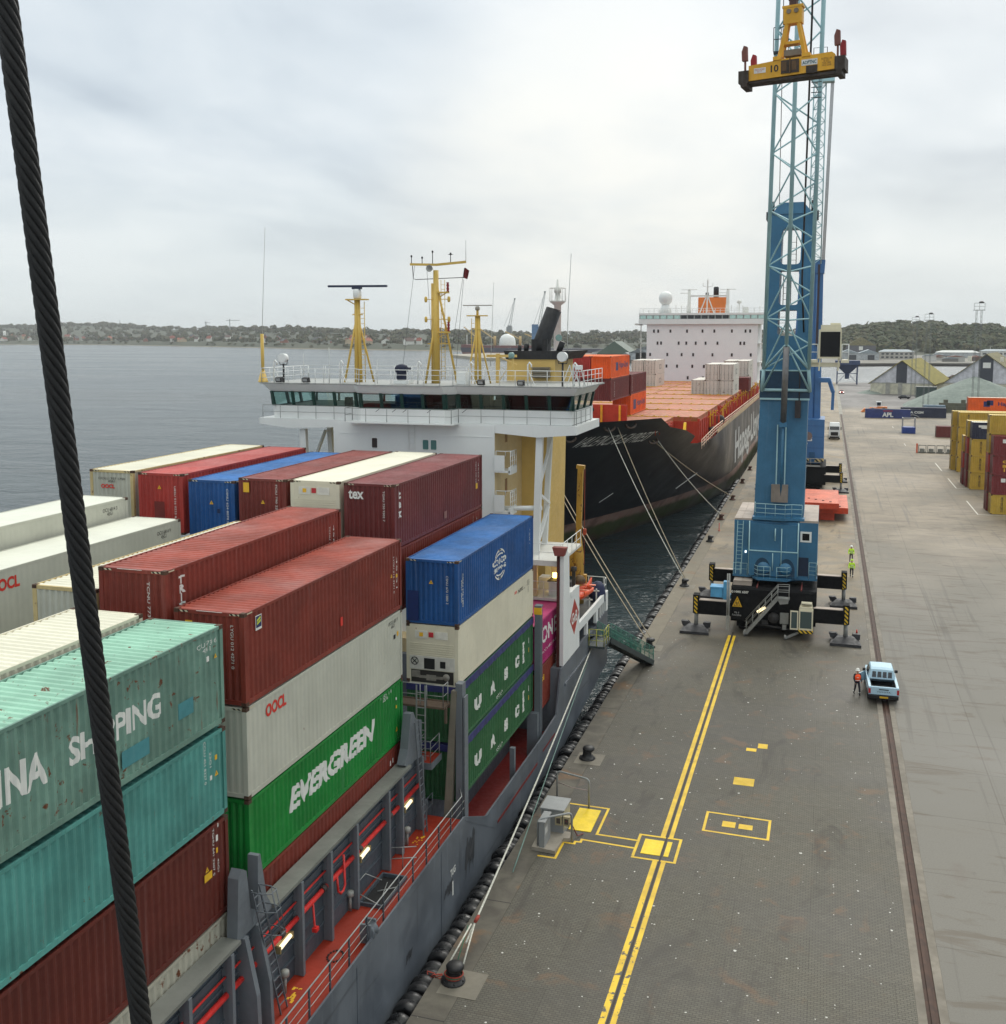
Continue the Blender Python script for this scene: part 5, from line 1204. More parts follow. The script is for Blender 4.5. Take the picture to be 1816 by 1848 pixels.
# stern crane, rescue boat, covered gear
mb = MB(); x, y = -16.1, 69.6; mb.lathe([(.42,5.27),(.42,6.6),(.36,6.7),(.42,7.2),(.42,8.6),(.30,9.4),(.24,9.8)], (x,y,0), 'z', 14); mb.box(x-.55,x-.3,y-.3,y+.3,7.2,8.8); mb.box(x+.3,x+.6,y-.2,y+.2,6.6,7.3); mb.bar((x+.02,y-.05,9.5),(x+.2,y-.3,14.7),.36,.34); mb.bar((x+.2,y-.3,14.7),(x+.22,y-.3,14.95),.55,.4); mb.tube([(x-.3,y-.2,8.0),(x-.02,y-.3,10.2)], .09, 8)
S(mb, "stern_crane", M_crane_y)
mb = MB(); mb.tube([(x+.45,y-.1,14.9),(x+.42,y,8.0)], .015, 4); mb.box(x+.35,x+.55,y-.1,y+.1,10.1,10.5); S(mb, "crane_hook", plain("hook_orange", rgb(190,80,50), .5))
mb = MB(); mb.box(-15.5,-14.95,63.4,64.2,5.27,6.6); mb.box(-16.3,-15.7,65.8,66.6,5.27,7.6); mb.box(-15.4,-15.2,64.8,65.0,5.27,8.6); mb.lathe([(0,-.15),(.2,-.1),(.2,.15),(0,.2)], (-15.3,64.9,8.7), 'z', 12); mb.box(-17.4,-16.6,63.2,64.4,5.27,7.0); S(mb, "deck_machinery", plain("machinery_dark", rgb(58,56,54), .7, var=.4))
boat = thing("rescue_boat", "small open orange rescue boat stowed on the stern deck of the grey ship", "boat", (-15.25, 68.4, 6.3))
rows = []
for i in range(11):
    f = i/10; yy = -1.7+3.4*f; w_ = .62*math.sin(math.pi*min(1, .16+.84*f*1.02 if f < .5 else 1.0-.0))*(1.0 if f < .7 else 1-((f-.7)/.3)**2*.92); w_ = max(w_, .03); k_ = .25*(f**3)
    rows.append([(-w_, yy, .5+k_), (-w_*.95, yy, .25+k_), (-w_*.5, yy, .02+k_), (0, yy, -.05+k_), (w_*.5, yy, .02+k_), (w_*.95, yy, .25+k_), (w_, yy, .5+k_), (w_*.82, yy, .5+k_), (w_*.75, yy, .22+k_), (0, yy, .12+k_), (-w_*.75, yy, .22+k_), (-w_*.82, yy, .5+k_)])
M_boat = plain("boat_orange", rgb(232, 96, 58), .45, var=.1)
mb = MB(); mb.grid(rows, closed=True); mb.f.append([i for i in range(12)]); mb.m.append(0); mb.sm.append(False); mb.build("boat_hull", M_boat, boat, True)
mb = MB()
for yy in (-.9, -.1, .7): mb.box(-.48, .48, yy, yy+.22, .36, .42)
mb.build("thwart", plain("boat_thwart", rgb(240,150,120), .5), boat, True)
mb = MB(); mb.tube([(0.55*math.sin(a*.6283), -1.2+.0*a, .3+.0) for a in range(2)], .02, 5); mb.bar((-.6,-1.2,-.9),(-.6,-1.2,.3),.08); mb.bar((.5,-1.2,-.9),(.5,-1.2,.0),.08); mb.bar((-.6,1.0,-.9),(-.6,1.0,.1),.08); mb.bar((.5,1.0,-.9),(.5,1.0,.1),.08); mb.bar((-.7,-1.2,-.12),(.7,-1.2,-.12),.08); mb.bar((-.7,1.0,-.05),(.7,1.0,-.05),.08); mb.build("cradle", M_whites, boat, True)
mb = MB(); rr = random.Random(5)
rows = [[( -14.95+.6*math.cos(a*.5236)*s, 70.6+.75*math.sin(a*.5236)*s, 5.27+h+rr.uniform(-.04,.04)) for a in range(12)] for s, h in ((1.0,0),(1.02,.5),(.85,1.0),(.5,1.28),(.02,1.34))]
mb.grid(rows, closed=True); cv = mb.build("covered_winch", plain("navy_tarpaulin", rgb(24,34,68), .75, bump=.6)); tag(cv, "winch under a dark blue cover beside the orange rescue boat", "winch")
mb = MB(); mb.lathe([(0,0),(.35,.05),(.42,.3),(.25,.55),(0,.6)], (-15.6,68.1-1.0+.9,7.0), 'z', 9); S(mb, "rope_heap", plain("rope_brown", rgb(110,92,70), .9, var=.4))
# ================================================================== BIG BLACK SHIP
big = thing("cargo_ship", "large black-hulled container ship with white superstructure, bow towards the camera, behind the grey feeder", "ship", (-30.4, 190, WZ))
def B(mb, name, mats, parent=None): return mb.build(name, mats, parent or big)
def hbz(z, Y):
    t = min(1.0, max(-.1, (z+2.2)/17)); Ys = 121-24*t; Yf = 195-71*t
    f = min(1, max(0, (Y-Ys)/(Yf-Ys))); return 15.9*math.sin(math.pi/2*f)
def ztop(Y):
    tab = [(90,15.1),(104,14.8),(114,14.75),(116.7,14.0),(119,13.35),(124.8,12.5),(130.5,11.3),(131.3,10.3),(134,10.05),(160,10.0),(262,9.5),(300,9.5)]
    for a, b_ in zip(tab, tab[1:]):
        if a[0] <= Y <= b_[0]: return a[1]+(b_[1]-a[1])*(Y-a[0])/(b_[0]-a[0])
    return 9.5
def mat_black_hull():
    m, t, b = newmat("black_hull"); k = NT(t); v = k.coord('Object')
    sp = k.n('ShaderNodeSeparateXYZ'); k.l(v, sp.inputs[0])
    n = k.noise(v, .12, 6, .6, .3); col = k.mix(k.mr(n, .3, .7), (.0045,.0052,.0085,1), (.013,.014,.019,1))
    # chalky worn paint along the flat side, scuffs where tugs and quays rub
    fl = k.mr(sp.outputs[1], 128, 190); vs = k.coord('Object', scale=(1, .5, .12)); s = k.noise(vs, .8, 6, .65)
    col = k.mix(k.math('MULTIPLY', fl, k.mr(s, .3, .65, .25, .9)), col, rgb(72, 66, 64))
    col = k.mix(k.math('MULTIPLY', k.mr(s, .58, .70, 0, .8), fl), col, rgb(112, 82, 70))
    v3 = k.coord('Object', scale=(.6, .6, .12)); r = k.noise(v3, 1.1, 7, .7); col = k.mix(k.mr(r, .66, .72, 0, .5), col, rgb(92, 60, 48))
    # red-brown boot-top fouled with green weed near the water
    wob = k.math('MULTIPLY', k.math('SUBTRACT', k.noise(v, .5, 5, .65), .5), .9)
    zz = k.math('ADD', sp.outputs[2], wob)
    boot = k.mix(k.noise(v, .9, 6, .65), rgb(146, 92, 80), rgb(164, 148, 134)); weed = k.mix(k.noise(v, 1.6, 5, .6), rgb(86, 96, 48), rgb(52, 60, 34))
    low = k.mix(k.mr(zz, .55, -.15), boot, weed)
    low = k.mix(k.mr(zz, -1.3, -1.9), low, rgb(74, 66, 52))
    low = k.mix(k.mr(k.noise(v, .22, 5), .5, .62, 0, .6), low, rgb(84, 58, 52))
    col = k.mix(k.math('LESS_THAN', sp.outputs[2], 1.35), col, low)
    # plate seams
    f1 = k.math('FRACT', k.math('MULTIPLY', sp.outputs[1], .105)); f2 = k.math('FRACT', k.math('MULTIPLY', sp.outputs[2], .38))
    seam = k.math('MAXIMUM', k.math('LESS_THAN', f1, .012), k.math('LESS_THAN', f2, .02))
    col = k.mix(k.math('MULTIPLY', seam, .35), col, (.03,.03,.034,1))
    t.links.new(col, b.inputs['Base Color']); t.links.new(k.mr(n, .3, .7, .30, .5), b.inputs['Roughness'])
    t.links.new(k.bump(k.math('ADD', n, k.math('MULTIPLY', s, .3)), .12, .3), b.inputs['Normal']); return m
M_bh = mat_black_hull()
Ys_ = [97.2, 98, 99, 100.5, 102, 104, 106, 108, 110, 112, 114, 116.7, 119, 121, 122, 123.5, 124.8, 126, 128, 130.5, 131.3, 134, 138, 142, 147, 152, 158, 165, 173, 182, 192, 205, 220, 240, 262, 275]
mb = MB()
for sgn in (1, -1):
    rows = []
    for Y in Ys_:
        zt = ztop(Y); row = []
        for k in range(13):
            z = -3.0 + (zt+3.0)*k/12
            row.append((-30.4+sgn*hbz(z, Y), Y, z))
        rows.append(row)
    if sgn < 0: rows = [r[::-1] for r in rows]
    mb.grid(rows)
mb.quad((-46.3,275,-3), (-14.5,275,-3), (-14.5,275,9.5), (-46.3,275,9.5))
hull2 = B(mb, "hull", M_bh)
# decks
mb = MB(); rows = []
for Y in Ys_[2:15]: z = min(13.6, ztop(Y)-.9); h = hbz(z, Y)*.98; rows.append([(-30.4-h, Y, z), (-30.4+h, Y, z)])
mb.grid(rows, smooth=False); rows = []
for Y in Ys_[14:]: z = 9.4; h = hbz(z, Y)*.992; rows.append([(-30.4-h, Y, z), (-30.4+h, Y, z)])
mb.grid(rows, smooth=False); B(mb, "main_deck", paint("red_oxide_deck", rgb(150, 62, 48), .6, rust=.4, streak=0, var=.15))
M_oxide = paint("red_oxide_steel", rgb(180, 54, 28), .55, rust=.3, streak=.25, var=.15)
M_hatch = paint("faded_hatch", rgb(176, 92, 62), .6, rust=1.5, streak=0, var=.2, scale=.45, rustc=rgb(172,112,46))
M_ylug = paint("yellow_lugs", rgb(214, 170, 40), .55, rust=.6, streak=.2)
mb = MB(); mb.box(-34.5, -22.6, 122.6, 122.9, 12.0, 15.5); B(mb, "breakwater", M_oxide)
mb = MB()
for x in (-31.7, -28.8, -25.6, -23.4): mb.bar((x, 122.4, 12.2), (x, 122.4, 15.45), .22, .3)
B(mb, "breakwater_rib", plain("rib_yellow", rgb(232,170,40), .5))
mb = MB()
for x in (-30.5, -27.4):
    for dx in (-.5, .5): mb.lathe([(0,0),(.36,0),(.36,.02)], (x+dx, 122.58, 14.9), 'y', 14)
B(mb, "breakwater_opening", M_dark)
mb = MB()
for x in (-24.9, -24.2, -23.5, -22.9): mb.lathe([(.55,-.3),(.55,-.25),(.25,-.2),(.25,.2),(.55,.25),(.55,.3)], (x-3.2, 118.3, 13.6), 'x', 14)
mb.box(-28.6, -25.6, 118, 118.6, 12.4, 13.2); B(mb, "mooring_winch", plain("winch_brown", rgb(80, 66, 54), .8, var=.4))
# hatch coamings and covers, stepped bays
HB = [(124.0,136.6,-19.0)] + [(137.2+13.2*k, 149.5+13.2*k, -15.9) for k in range(8)]
for i, (a, b_, xr) in enumerate(HB):
    mb = MB(); z9 = 10.7 if i == 0 else 9.42; mb.box(-60.8-xr, xr, a, b_, z9, 12.55); mb.bar((xr+.05,a+.2,z9),(xr+.05,a+.2,12.9),.3,.3)
    for k in range(1, 5): mb.bar((xr+.05,a+(b_-a)*k/5,z9),(xr+.05,a+(b_-a)*k/5,12.5),.14,.25)
    B(mb, "hatch_coaming", M_oxide)
    mb = MB()
    for k in range(4):
        x0 = -60.8-xr + (2*xr+60.8)*k/4; x1 = -60.8-xr + (2*xr+60.8)*(k+1)/4
        mb.box(x0+.05, x1-.05, a+.1, b_-.1, 12.551, 13.08 + .03*(k % 2))
    mb.box(-60.8-xr+.2, xr-.2, a+.2, b_-.2, 12.55, 12.9)
    B(mb, "hatch_cover", M_hatch)
    mb = MB()
    for k in range(18):
        x = -60.8-xr+1+k*(2*xr+58.8)/17; mb.box(x-.15, x+.15, a+.12, a+.45, 13.0, 13.22); mb.box(x-.15, x+.15, b_-.45, b_-.12, 13.0, 13.22)
        if k % 5 == 2: mb.hexa([(x-.9,b_+.1,11.7),(x-.3,b_+.1,11.7),(x-.3,b_+.45,11.7),(x-.9,b_+.45,11.7)], [(x-.75,b_+.1,13.2),(x-.45,b_+.1,13.2),(x-.45,b_+.45,13.2),(x-.75,b_+.45,13.2)])
    mb.bar((-60.8-xr, b_-.2, 13.15), (xr, b_-.2, 13.15), .12, .1)
    B(mb, "hatch_lug", M_ylug)
for i in range(20):
    mb = MB(); y = 150+i*5.0; mb.bar((-15.0,y,9.5),(-15.0,y,12.4-.3*(i%2)),.28,.4)
    if i % 2: mb.bar((-15.0,y,12.2),(-15.9,y,12.9),.2,.2)
    B(mb, "side_frame", M_oxide)
rr = random.Random(8)
mb = MB()
for i in range(26):
    y = 146+i*4.1; x = -15.2+rr.uniform(-.2,.4); mb.bar((x,y,11.2),(x,y,12.9+rr.uniform(-.2,.5)),.12,.12); mb.bar((x-.4,y+.5,12.4),(x+.3,y-.4,12.9),.12,.1)
B(mb, "lashing_gear", M_ylug)
mb = MB(); mb.lathe([(.55,0),(.6,.15),(.5,.9),(.7,1.1),(.1,1.3)], (-15.3,150.5,9.5), 'z', 12); mb.lathe([(.5,-.4),(.7,-.3),(.7,.3),(.5,.4)], (-15.1,158,11.2), 'y', 12); B(mb, "cargo_vent", plain("vent_dark", rgb(66,62,60), .6))
mb = MB(); mb.prism([(133.2,9.6),(134.6,11.6),(134.9,12.6),(134.4,12.6),(133.6,11.4)], 'yz', -17.4, -17.1); B(mb, "yellow_gangway_hook", plain("bright_yellow", rgb(244,196,36), .5))
rail_run("side_railing", [(-14.75,131.6,9.6),(-14.62,146,10.02),(-14.62,160,10.0),(-14.62,255,9.6)], 1.15, paint("pink_white_rail", rgb(226,196,172), .6, rust=.6), big, 2, 2.4, .06, .05)
mb = MB(); mb.box(-14.66, -14.58, 150, 254, 9.75, 10.5); B(mb, "rail_board", paint("cream_board", rgb(206,178,140), .6, rust=.9, streak=.3))
rail_run("forecastle_railing", [(-18.3,117,12.5),(-17.4,123.8,12.5)], 1.1, M_oxide, big, 2, 1.6, .05, .05)
mb = MB(); mb.box(-23.5,-20.6,119.8,122.3,12.0,13.4); mb.bar((-18.2,128,11.2),(-18.2,128,12.8),.3,.3); B(mb, "deck_store", M_oxide)
# fairleads in the bow plating
def hullpt(Y, z, off=.05, sgn=1): return Vector((-30.4+sgn*hbz(z, Y)+off*.7, Y-off*.7, z))
for Y, z in ((108.6, 14.0), (110.8, 14.2), (105.9, 13.0), (119.5, 11.7)):
    p = hullpt(Y, z, .12); mb = MB(); mb.tube([p+Vector((.75*math.cos(a*.524)*.55, .75*math.cos(a*.524)*.83, .34*math.sin(a*.524))) for a in range(12)], .13, 6, closed=True); B(mb, "fairlead", paint("rusty_fairlead", rgb(90,78,70), .7, rust=1.0))
def hull_letters(s, Y0, Y1, z0, z1, shear, mat, bold, sl=0.0):
    vs, fs = text_mesh(s, bold, shear); mb = MB(); out = []
    for u, v in vs:
        Y = Y0+(Y1-Y0)*u; z = z0+(z1-z0)*v+sl*u; out.append(hullpt(Y, z, .24))
    mb.add(out, fs); return mb
B(hull_letters("VALENCIA EXPRESS", 107.6, 117.5, 11.85, 13.05, .3, plain, .008, -.05), "lettering", plain("hull_white", rgb(235,236,232), .6))
letters("lettering", "Hapag-Lloyd", (-14.49, 178, .6), (0,1,0), (0,0,1), 66, 7.3, plain("hull_letter_white", rgb(200,200,196), .6, var=.15), big, .03, lift=.05)
mb = MB()
for p, q_ in (((123.2,3.6),(124.6,4.6)), ((143,2.8),(146.5,4.6)), ((112.2,2.2),(112.9,2.7)), ((111.6,1.9),(112.3,2.4))): mb.bar(hullpt(p[0],p[1],.06), hullpt(q_[0],q_[1],.06), .14, .05)
B(mb, "draught_mark", plain("hull_white", rgb(196,198,194)))
# white superstructure
YF = 256.0
mb = MB(); mb.box(-42.5, -16.1, YF, 272, 9.4, 26.3); B(mb, "superstructure", paint("pinkish_white", rgb(232,231,230), .5, rust=.12, streak=.08, var=.02))
mb = MB(); mb.box(-44.4, -14.5, YF-.6, 268, 26.3, 27.55); mb.box(-44.4, -14.5, YF-.6, 268, 28.5, 28.98); mb.box(-42.5,-16.1,YF+3,270,27.5,28.5); B(mb, "bridge_block", M_white)
mb = MB(); mb.box(-45.5, -44.41, YF, 262, 26.1, 26.5); mb.box(-14.49, -13.9, YF, 262, 26.1, 26.5); B(mb, "wing_tip", M_whites)
wx = [-44.2+1.65*k for k in range(19)]
mwl = plain("bridge_pane_light", rgb(186,222,216), .15); mwd = plain("bridge_pane_dark", rgb(34,38,44), .12)
for i in range(18):
    mb = MB(); mb.box(wx[i]+.16, wx[i+1]-.16, YF-.55, YF-.45, 27.62, 28.42); B(mb, "bridge_window", mwd if 6 <= i <= 12 else mwl)
mb = MB(); mb.box(-44.3,-14.6,YF-.44,YF-.3,27.55,28.5); B(mb, "window_band", plain("band_grey", rgb(150,160,158), .5))
PXW = [(508,(866,900,997,1128,1249,1341,1476,1580,1615)),(601,(896,924,1064,1124,1198,1275,1367,1543,1572)),(690,(838,975,1089,1179,1330,1479,1624)),(780,(970,1054,1174,1265)),(870,(1140,1260))]
mwin = plain("porthole_dark", rgb(52,42,44), .2)
for zy, xs in PXW:
    z = 11.27+(697-(480+zy/4.324))*.1345
    for xz in xs:
        x = -42.49+(980+xz/4.324-1167)*.13205; mb = MB(); mb.box(x-.22, x+.22, YF-.05, YF-.002, z-.38, z+.38); B(mb, "cabin_window", mwin)
mb = MB(); mb.box(-16.05,-14.6,YF+1,266,12,12.3); mb.box(-16.05,-14.6,YF+1,266,17,17.3); mb.box(-16.05,-14.6,YF+1,266,21.5,21.8)
for y in (YF+1.1, YF+5): mb.box(-14.9,-14.6,y,y+.3,9.5,26.3)
mb.box(-44.2,-42.6,YF+1,262,17,17.3); mb.box(-44.2,-42.6,YF+1,262,21.5,21.8); mb.box(-44.2,-44,YF+1,YF+1.2,17,26.1); B(mb, "side_balcony", M_whites)
rail_run("roof_railing", [(-44.2,YF-.4,28.98),(-14.7,YF-.4,28.98)], 1.1, M_white, big, 1, 2.2, .05, .05)
mb = MB(); mb.lathe([(1.55,0),(.95,2.1)], (-38.3,YF+2,28.98), 'z', 12); mb.lathe([(.9,0),(1.5,.7),(1.68,1.6),(1.5,2.5),(.9,3.1),(0,3.35)], (-38.3,YF+2,31.0), 'z', 20); B(mb, "radome", M_white)
mb = MB(); mb.box(-30.9, -24.2, 262, 270, 28.0, 32.9); B(mb, "funnel", paint("funnel_orange", rgb(206,110,40), .5, streak=.2, var=.08))
mb = MB(); mb.lathe([(.65,32.9),(.65,35.3),(.5,35.6)], (-27.0,266,0), 'z', 14); mb.lathe([(.4,32.9),(.4,34.2)], (-29.2,266,0), 'z', 12); B(mb, "exhaust_pipe", M_black)
mb = MB()
for x in (-32.6, -23.4):
    mb.lathe([(.55,28.98),(.42,30),(.36,34.4)], (x,YF+2,0), 'z', 10); mb.bar((x-1.9,YF+2,34.6),(x+1.9,YF+2,34.6),.16,.12); mb.bar((x-2.2,YF+2,33.8),(x+.2,YF+2,33.8),.14); mb.lathe([(0,34.4),(.3,34.4),(.3,34.75),(0,34.8)], (x,YF+2,0), 'z', 10)
mb.bar((-32.6,YF+2,33.1),(-23.4,YF+2,33.1),.3,.35); mb.bar((-28.3,YF+1.8,28.98),(-28.2,YF+1.8,36.8),.3); mb.bar((-28.3,YF+1.8,33.5),(-30,YF+1.8,28.98),.25); mb.bar((-28.3,YF+1.8,33.5),(-26.6,YF+1.8,28.98),.25)
for x, z in ((-29.3,36.2),(-27.0,36.2),(-28.2,37.2)): mb.bar((-28.2,YF+1.8,35.2),(x,YF+1.8,35.4),.1); mb.bar((x,YF+1.8,35.4),(x,YF+1.8,z),.1)
rr = random.Random(4)
for k in range(22):
    x = -43.5+k*1.32; mb.bar((x,YF+.6,28.98),(x,YF+.6,29.6+rr.uniform(0,1.5)),.12)
mb.lathe([(0,0),(.5,.2),(.55,.6),(.3,.9),(0,.95)], (-20.7,YF+2,31.1), 'z', 12); mb.bar((-20.7,YF+2,28.98),(-20.7,YF+2,31.2),.25); mb.box(-19.8,-18.6,YF+2,YF+3,28.98,30.4)
B(mb, "bridge_mast", M_whites)
mb = MB(); mb.lathe([(.55,13.5),(.42,20),(.42,27.2),(.95,27.6),(.95,27.75),(.4,27.76),(.25,28.6),(.42,28.7),(.42,29.2),(.2,29.3),(.12,30.2)], (-30.4,119.8,0), 'z', 14)
for k in range(9): a = k*.7; mb.tube([(-30.4+.95*math.cos(a),119.8+.95*math.sin(a),27.7),(-30.4+.95*math.cos(a),119.8+.95*math.sin(a),29.2)], .03, 5)
mb.tube([(-30.4+.95*math.cos(k*.5236),119.8+.95*math.sin(k*.5236),29.2) for k in range(12)], .035, 5, closed=True)
mb.box(-31.9,-28.9,119,120.4,14.5,14.7)
for k in range(6): mb.tube([(-31.9+k*.6,118.9,20.2),(-31.9+k*.6,118.9,21.6)], .04, 5)
mb.box(-32,-28.8,118.8,120.8,20.0,20.2); B(mb, "foremast", M_whites)
# boxes carried on the black ship
G2 = "containers on the black ship's hatches"
def bc(label, xr, yn, zb, mat, H=HC, L=FT, end='end', style='corr', roof=None):
    return container(label, xr, yn, zb+H, L=L, H=H, mat=mat, style=style, roof=roof or mat, end=end, far=True, group=G2, haz=False)
P_owht = paint("door_white", rgb(206,200,190), .55, rust=.75, streak=.35, var=.06); P_rw = paint("rusty_white", rgb(196,186,172), .6, rust=.7, streak=.3)
def rside(t, s, y, z, W, H, mat): return side_text(t, s, y, z, W, H, mat, bold=.02, dep=0)
M_blk = plain("hl_blue", rgb(34,40,96), .5)
c = bc("orange container with dark lettering, top right of the stack above the red breakwater", -24.9, 124.4, 18.5, P_orange, 2.7, roof=P_orange_r)
rside(c, "Hapag-Lloyd", 129.6, 19.45, 6.0, 1.0, M_blk); side_plate(c, 127.4, 128.9, 19.4, 20.4, M_blk, "emblem")
c = bc("red-brown container between two orange ones on the black ship's top tier", -27.45, 124.4, 18.5, P_red, 2.7, roof=P_orange_r)
c = bc("orange container leftmost of the black ship's top tier, beside the funnel of the feeder", -30.0, 124.4, 18.5, P_orange, 2.7, roof=P_orange_r)
c = bc("maroon container directly below the lettered orange one on the black ship", -24.9, 124.4, 15.78, P_tex, 2.7); side_text(c, "TCLU 4402", 126.5, 16.2, .3, 1.9, vert=True)
c = bc("maroon container below the red-brown one, next to the bridge wing of the feeder", -27.45, 124.4, 15.78, P_tex, 2.7); end_text(c, "TGHU 2204", -28.0, 16.1, .2, 1.9, vert=True)
c = bc("dull white ribbed container at the left end of the middle tier on the black ship", -30.0, 124.4, 15.78, P_rw, 2.7)
for k, x in enumerate((-24.9,-27.45,-30.0)): pass
c = bc("maroon container standing on a lettered orange one, aft of the tall stack", -24.8, 137.3, 15.9, P_tex, 2.65); side_text(c, "TGHU 5510", 138.3, 16.3, .25, 1.9, vert=True)
c = bc("orange container with dark lettering at hatch level under a maroon one", -24.8, 137.3, 13.12, P_orange, 2.76); rside(c, "Hapag-Lloyd", 142.2, 13.9, 6.2, 1.1, M_blk); side_plate(c, 139.4, 141.4, 13.8, 15.1, M_blk, "emblem")
def wstack(xr, yn, tiers, lab):
    for k in range(tiers):
        c = bc(lab[k], xr, yn, 12.75+k*2.9, P_owht, HC, end='door', style='flat'); rside(c, "ICO", yn+4.6, 12.75+k*2.9+.9, 3.2, 1.1, plain("grey_print", rgb(120,120,116)))
wstack(-33.9, 216, 2, ["white container with doors to the bow, lower one left of the bare hatches", "white container with doors to the bow, upper one left of the bare hatches"])
wstack(-36.5, 216, 2, ["lower white container furthest to port, partly behind a maroon box", "upper white container furthest to port, its pale roof catching light"])
wstack(-16.0, 190.5, 2, ["white door-ended container at the starboard rail, lower right of the middle block", "white door-ended container at the starboard rail, upper right of the middle block"])
wstack(-18.55, 190.5, 2, ["white door-ended container in the lower row, second from the rail", "white door-ended container in the upper row, second from the rail"])
wstack(-21.1, 191.5, 1, ["single white container standing alone at the left of the middle block"])
wstack(-15.2, 217, 2, ["white container behind the maroon one, near the white superstructure", "white container raised behind the middle block against the superstructure"])
wstack(-17.8, 217, 2, ["white container hidden low behind the middle block", "white container with grimy top edge behind the middle block"])
c = bc("small maroon container at the rail beside the blue crane tower", -14.6, 209, 12.75, P_tex, 2.7, 6.058)
# ================================================================== HARBOUR CRANES
K_blue = paint("crane_blue", rgb(52, 106, 140), .45, rust=.12, streak=.3, var=.12)
K_blue2 = paint("second_crane_blue", rgb(58, 106, 156), .45, rust=.1, streak=.2, var=.08)
K_dkblue = plain("crane_dark_blue", rgb(20, 58, 84), .5)
K_teal = paint("boom_teal", rgb(164, 200, 206), .5, rust=.12, streak=.05, var=.1)
K_black = paint("chassis_black", rgb(10, 11, 14), .75, rust=.0, streak=.0, var=.2)
K_black.node_tree.nodes["Principled BSDF"].inputs["Specular IOR Level"].default_value = .2
K_pad = paint("pad_dark", rgb(44, 44, 48), .6, rust=.15, streak=0, var=.2)
K_grey = paint("crane_grey", rgb(140, 140, 136), .5, rust=.1, streak=.15)
K_roof = paint("dusty_roof", rgb(176, 162, 150), .7, rust=.3, streak=0, var=.12)
K_cream = paint("cab_cream", rgb(220, 212, 186), .5, rust=.25, streak=.15, var=.06)
K_rope = plain("rope_dark", rgb(46, 40, 42), .6)
HZ = hazard("beam_stripes", rgb(222,184,40), rgb(20,20,20), 3.0)
dglass = glass("cab_glass", (.004, .004, .006, 1), .25); dglass.node_tree.nodes['Principled BSDF'].inputs['Specular IOR Level'].default_value = .25
def crane_base(t, ox, oy, near=True):
    def P(x, y, z): return (x+ox, y+oy, z)
    mb = MB(); mb.box(ox-3.05, ox+3.5, oy-5.6, oy+4.5, .95, 3.75); mb.box(ox-2.6, ox+3.0, oy-5.2, oy+4.2, .45, .95)
    mb.prism([(oy-5.9,1.2),(oy-5.6,.95),(oy-5.6,3.75),(oy-5.75,3.6)], 'yz', ox-3.0, ox+3.45); ch = mb.build("chassis", K_black, t)
    mb = MB()
    for x in (-2.2, 2.4):
        for k in range(6): mb.lathe([(.2,-.3),(.5,-.28),(.55,-.1),(.55,.1),(.5,.28),(.2,.3)], P(x, -4.3+k*1.7, .55), 'x', 14)
    mb.build("tyre_row", plain("tyre_black", rgb(22,22,24), .85), t)
    for sx in (-1, 1):
        for sy, yo in ((-1, -6.0), (1, 6.0)):
            xe = 5.9*sx; yb = oy+yo+ (0 if sy > 0 else .15)
            mb = MB(); x0, x1 = sorted((ox+3.0*sx, ox+xe)); mb.box(x0, x1, yb-.38, yb+.38, 1.45, 2.55); mb.box(x0+.3*(sx>0), x1-.3*(sx<0), yb-.3, yb+.3, 2.551, 2.6, 1)
            xp = ox+5.75*sx; mb.box(xp-.24, xp+.24, yb-.42, yb+.42, 1.5, 3.0)
            bm_ = mb.build("outrigger_beam", [K_black, K_roof], t)
            mb = MB(); mb.box(xp-.14 if sx < 0 else xp-.12, xp+.12 if sx < 0 else xp+.14, yb-.43, yb-.425, 1.5, 2.9); mb.build("hazard_stripe", HZ, bm_)
            mb = MB(); mb.tube([(xp, yb, 1.5), (xp, yb, .4)], .17, 10); mb.build("jack", K_grey, bm_)
            mb = MB(); mb.prism([(xp-1.15, yb-1.35), (xp+1.15, yb-1.35), (xp+.9, yb+1.2), (xp-.9, yb+1.2)], 'xy', .0, .22)
            mb.hexa([(xp-1.1,yb-1.3,.22),(xp+1.1,yb-1.3,.22),(xp+.6,yb+.2,.22),(xp-.6,yb+.2,.22)], [(xp-.7,yb-.35,.5),(xp+.7,yb-.35,.5),(xp+.5,yb+.2,.5),(xp-.5,yb+.2,.5)])
            for s in (-1, 1): mb.hexa([(xp+s*.75-.35,yb+.2,.22),(xp+s*.75+.35,yb+.2,.22),(xp+s*.75+.3,yb+1.0,.22),(xp+s*.75-.3,yb+1.0,.22)], [(xp+s*.9-.35,yb+.3,.6),(xp+s*.9+.2,yb+.3,.6),(xp+s*.9+.2,yb+.7,.6),(xp+s*.9-.35,yb+.7,.6)])
            mb.build("foot_pad", K_pad, bm_)
    return ch
def lattice(mb, chords, n, r, rb, sides):
    """chords: list of (bottom, top) points; zigzag bracing over the given chord pairs"""
    C = [(Vector(a), Vector(b_)) for a, b_ in chords]
    for a, b_ in C: mb.tube([a, b_], r, 8)
    for (i, j) in sides:
        for k in range(n):
            p0 = C[i][0].lerp(C[i][1], k/n); p1 = C[j][0].lerp(C[j][1], (k+.5)/n); p2 = C[i][0].lerp(C[i][1], (k+1)/n)
            mb.tube([p0, p1], rb, 5, caps=False); mb.tube([p1, p2], rb, 5, caps=False)
OX, OY = -3.8, 89.6
cr = thing("harbour_crane", "blue mobile harbour crane with a pale lattice boom standing on black outriggers on the quay", "crane", (OX, OY, 0))
ch = crane_base(cr, OX, OY)
def Cc(mb, name, mats, parent=None): return mb.build(name, mats, parent or cr)
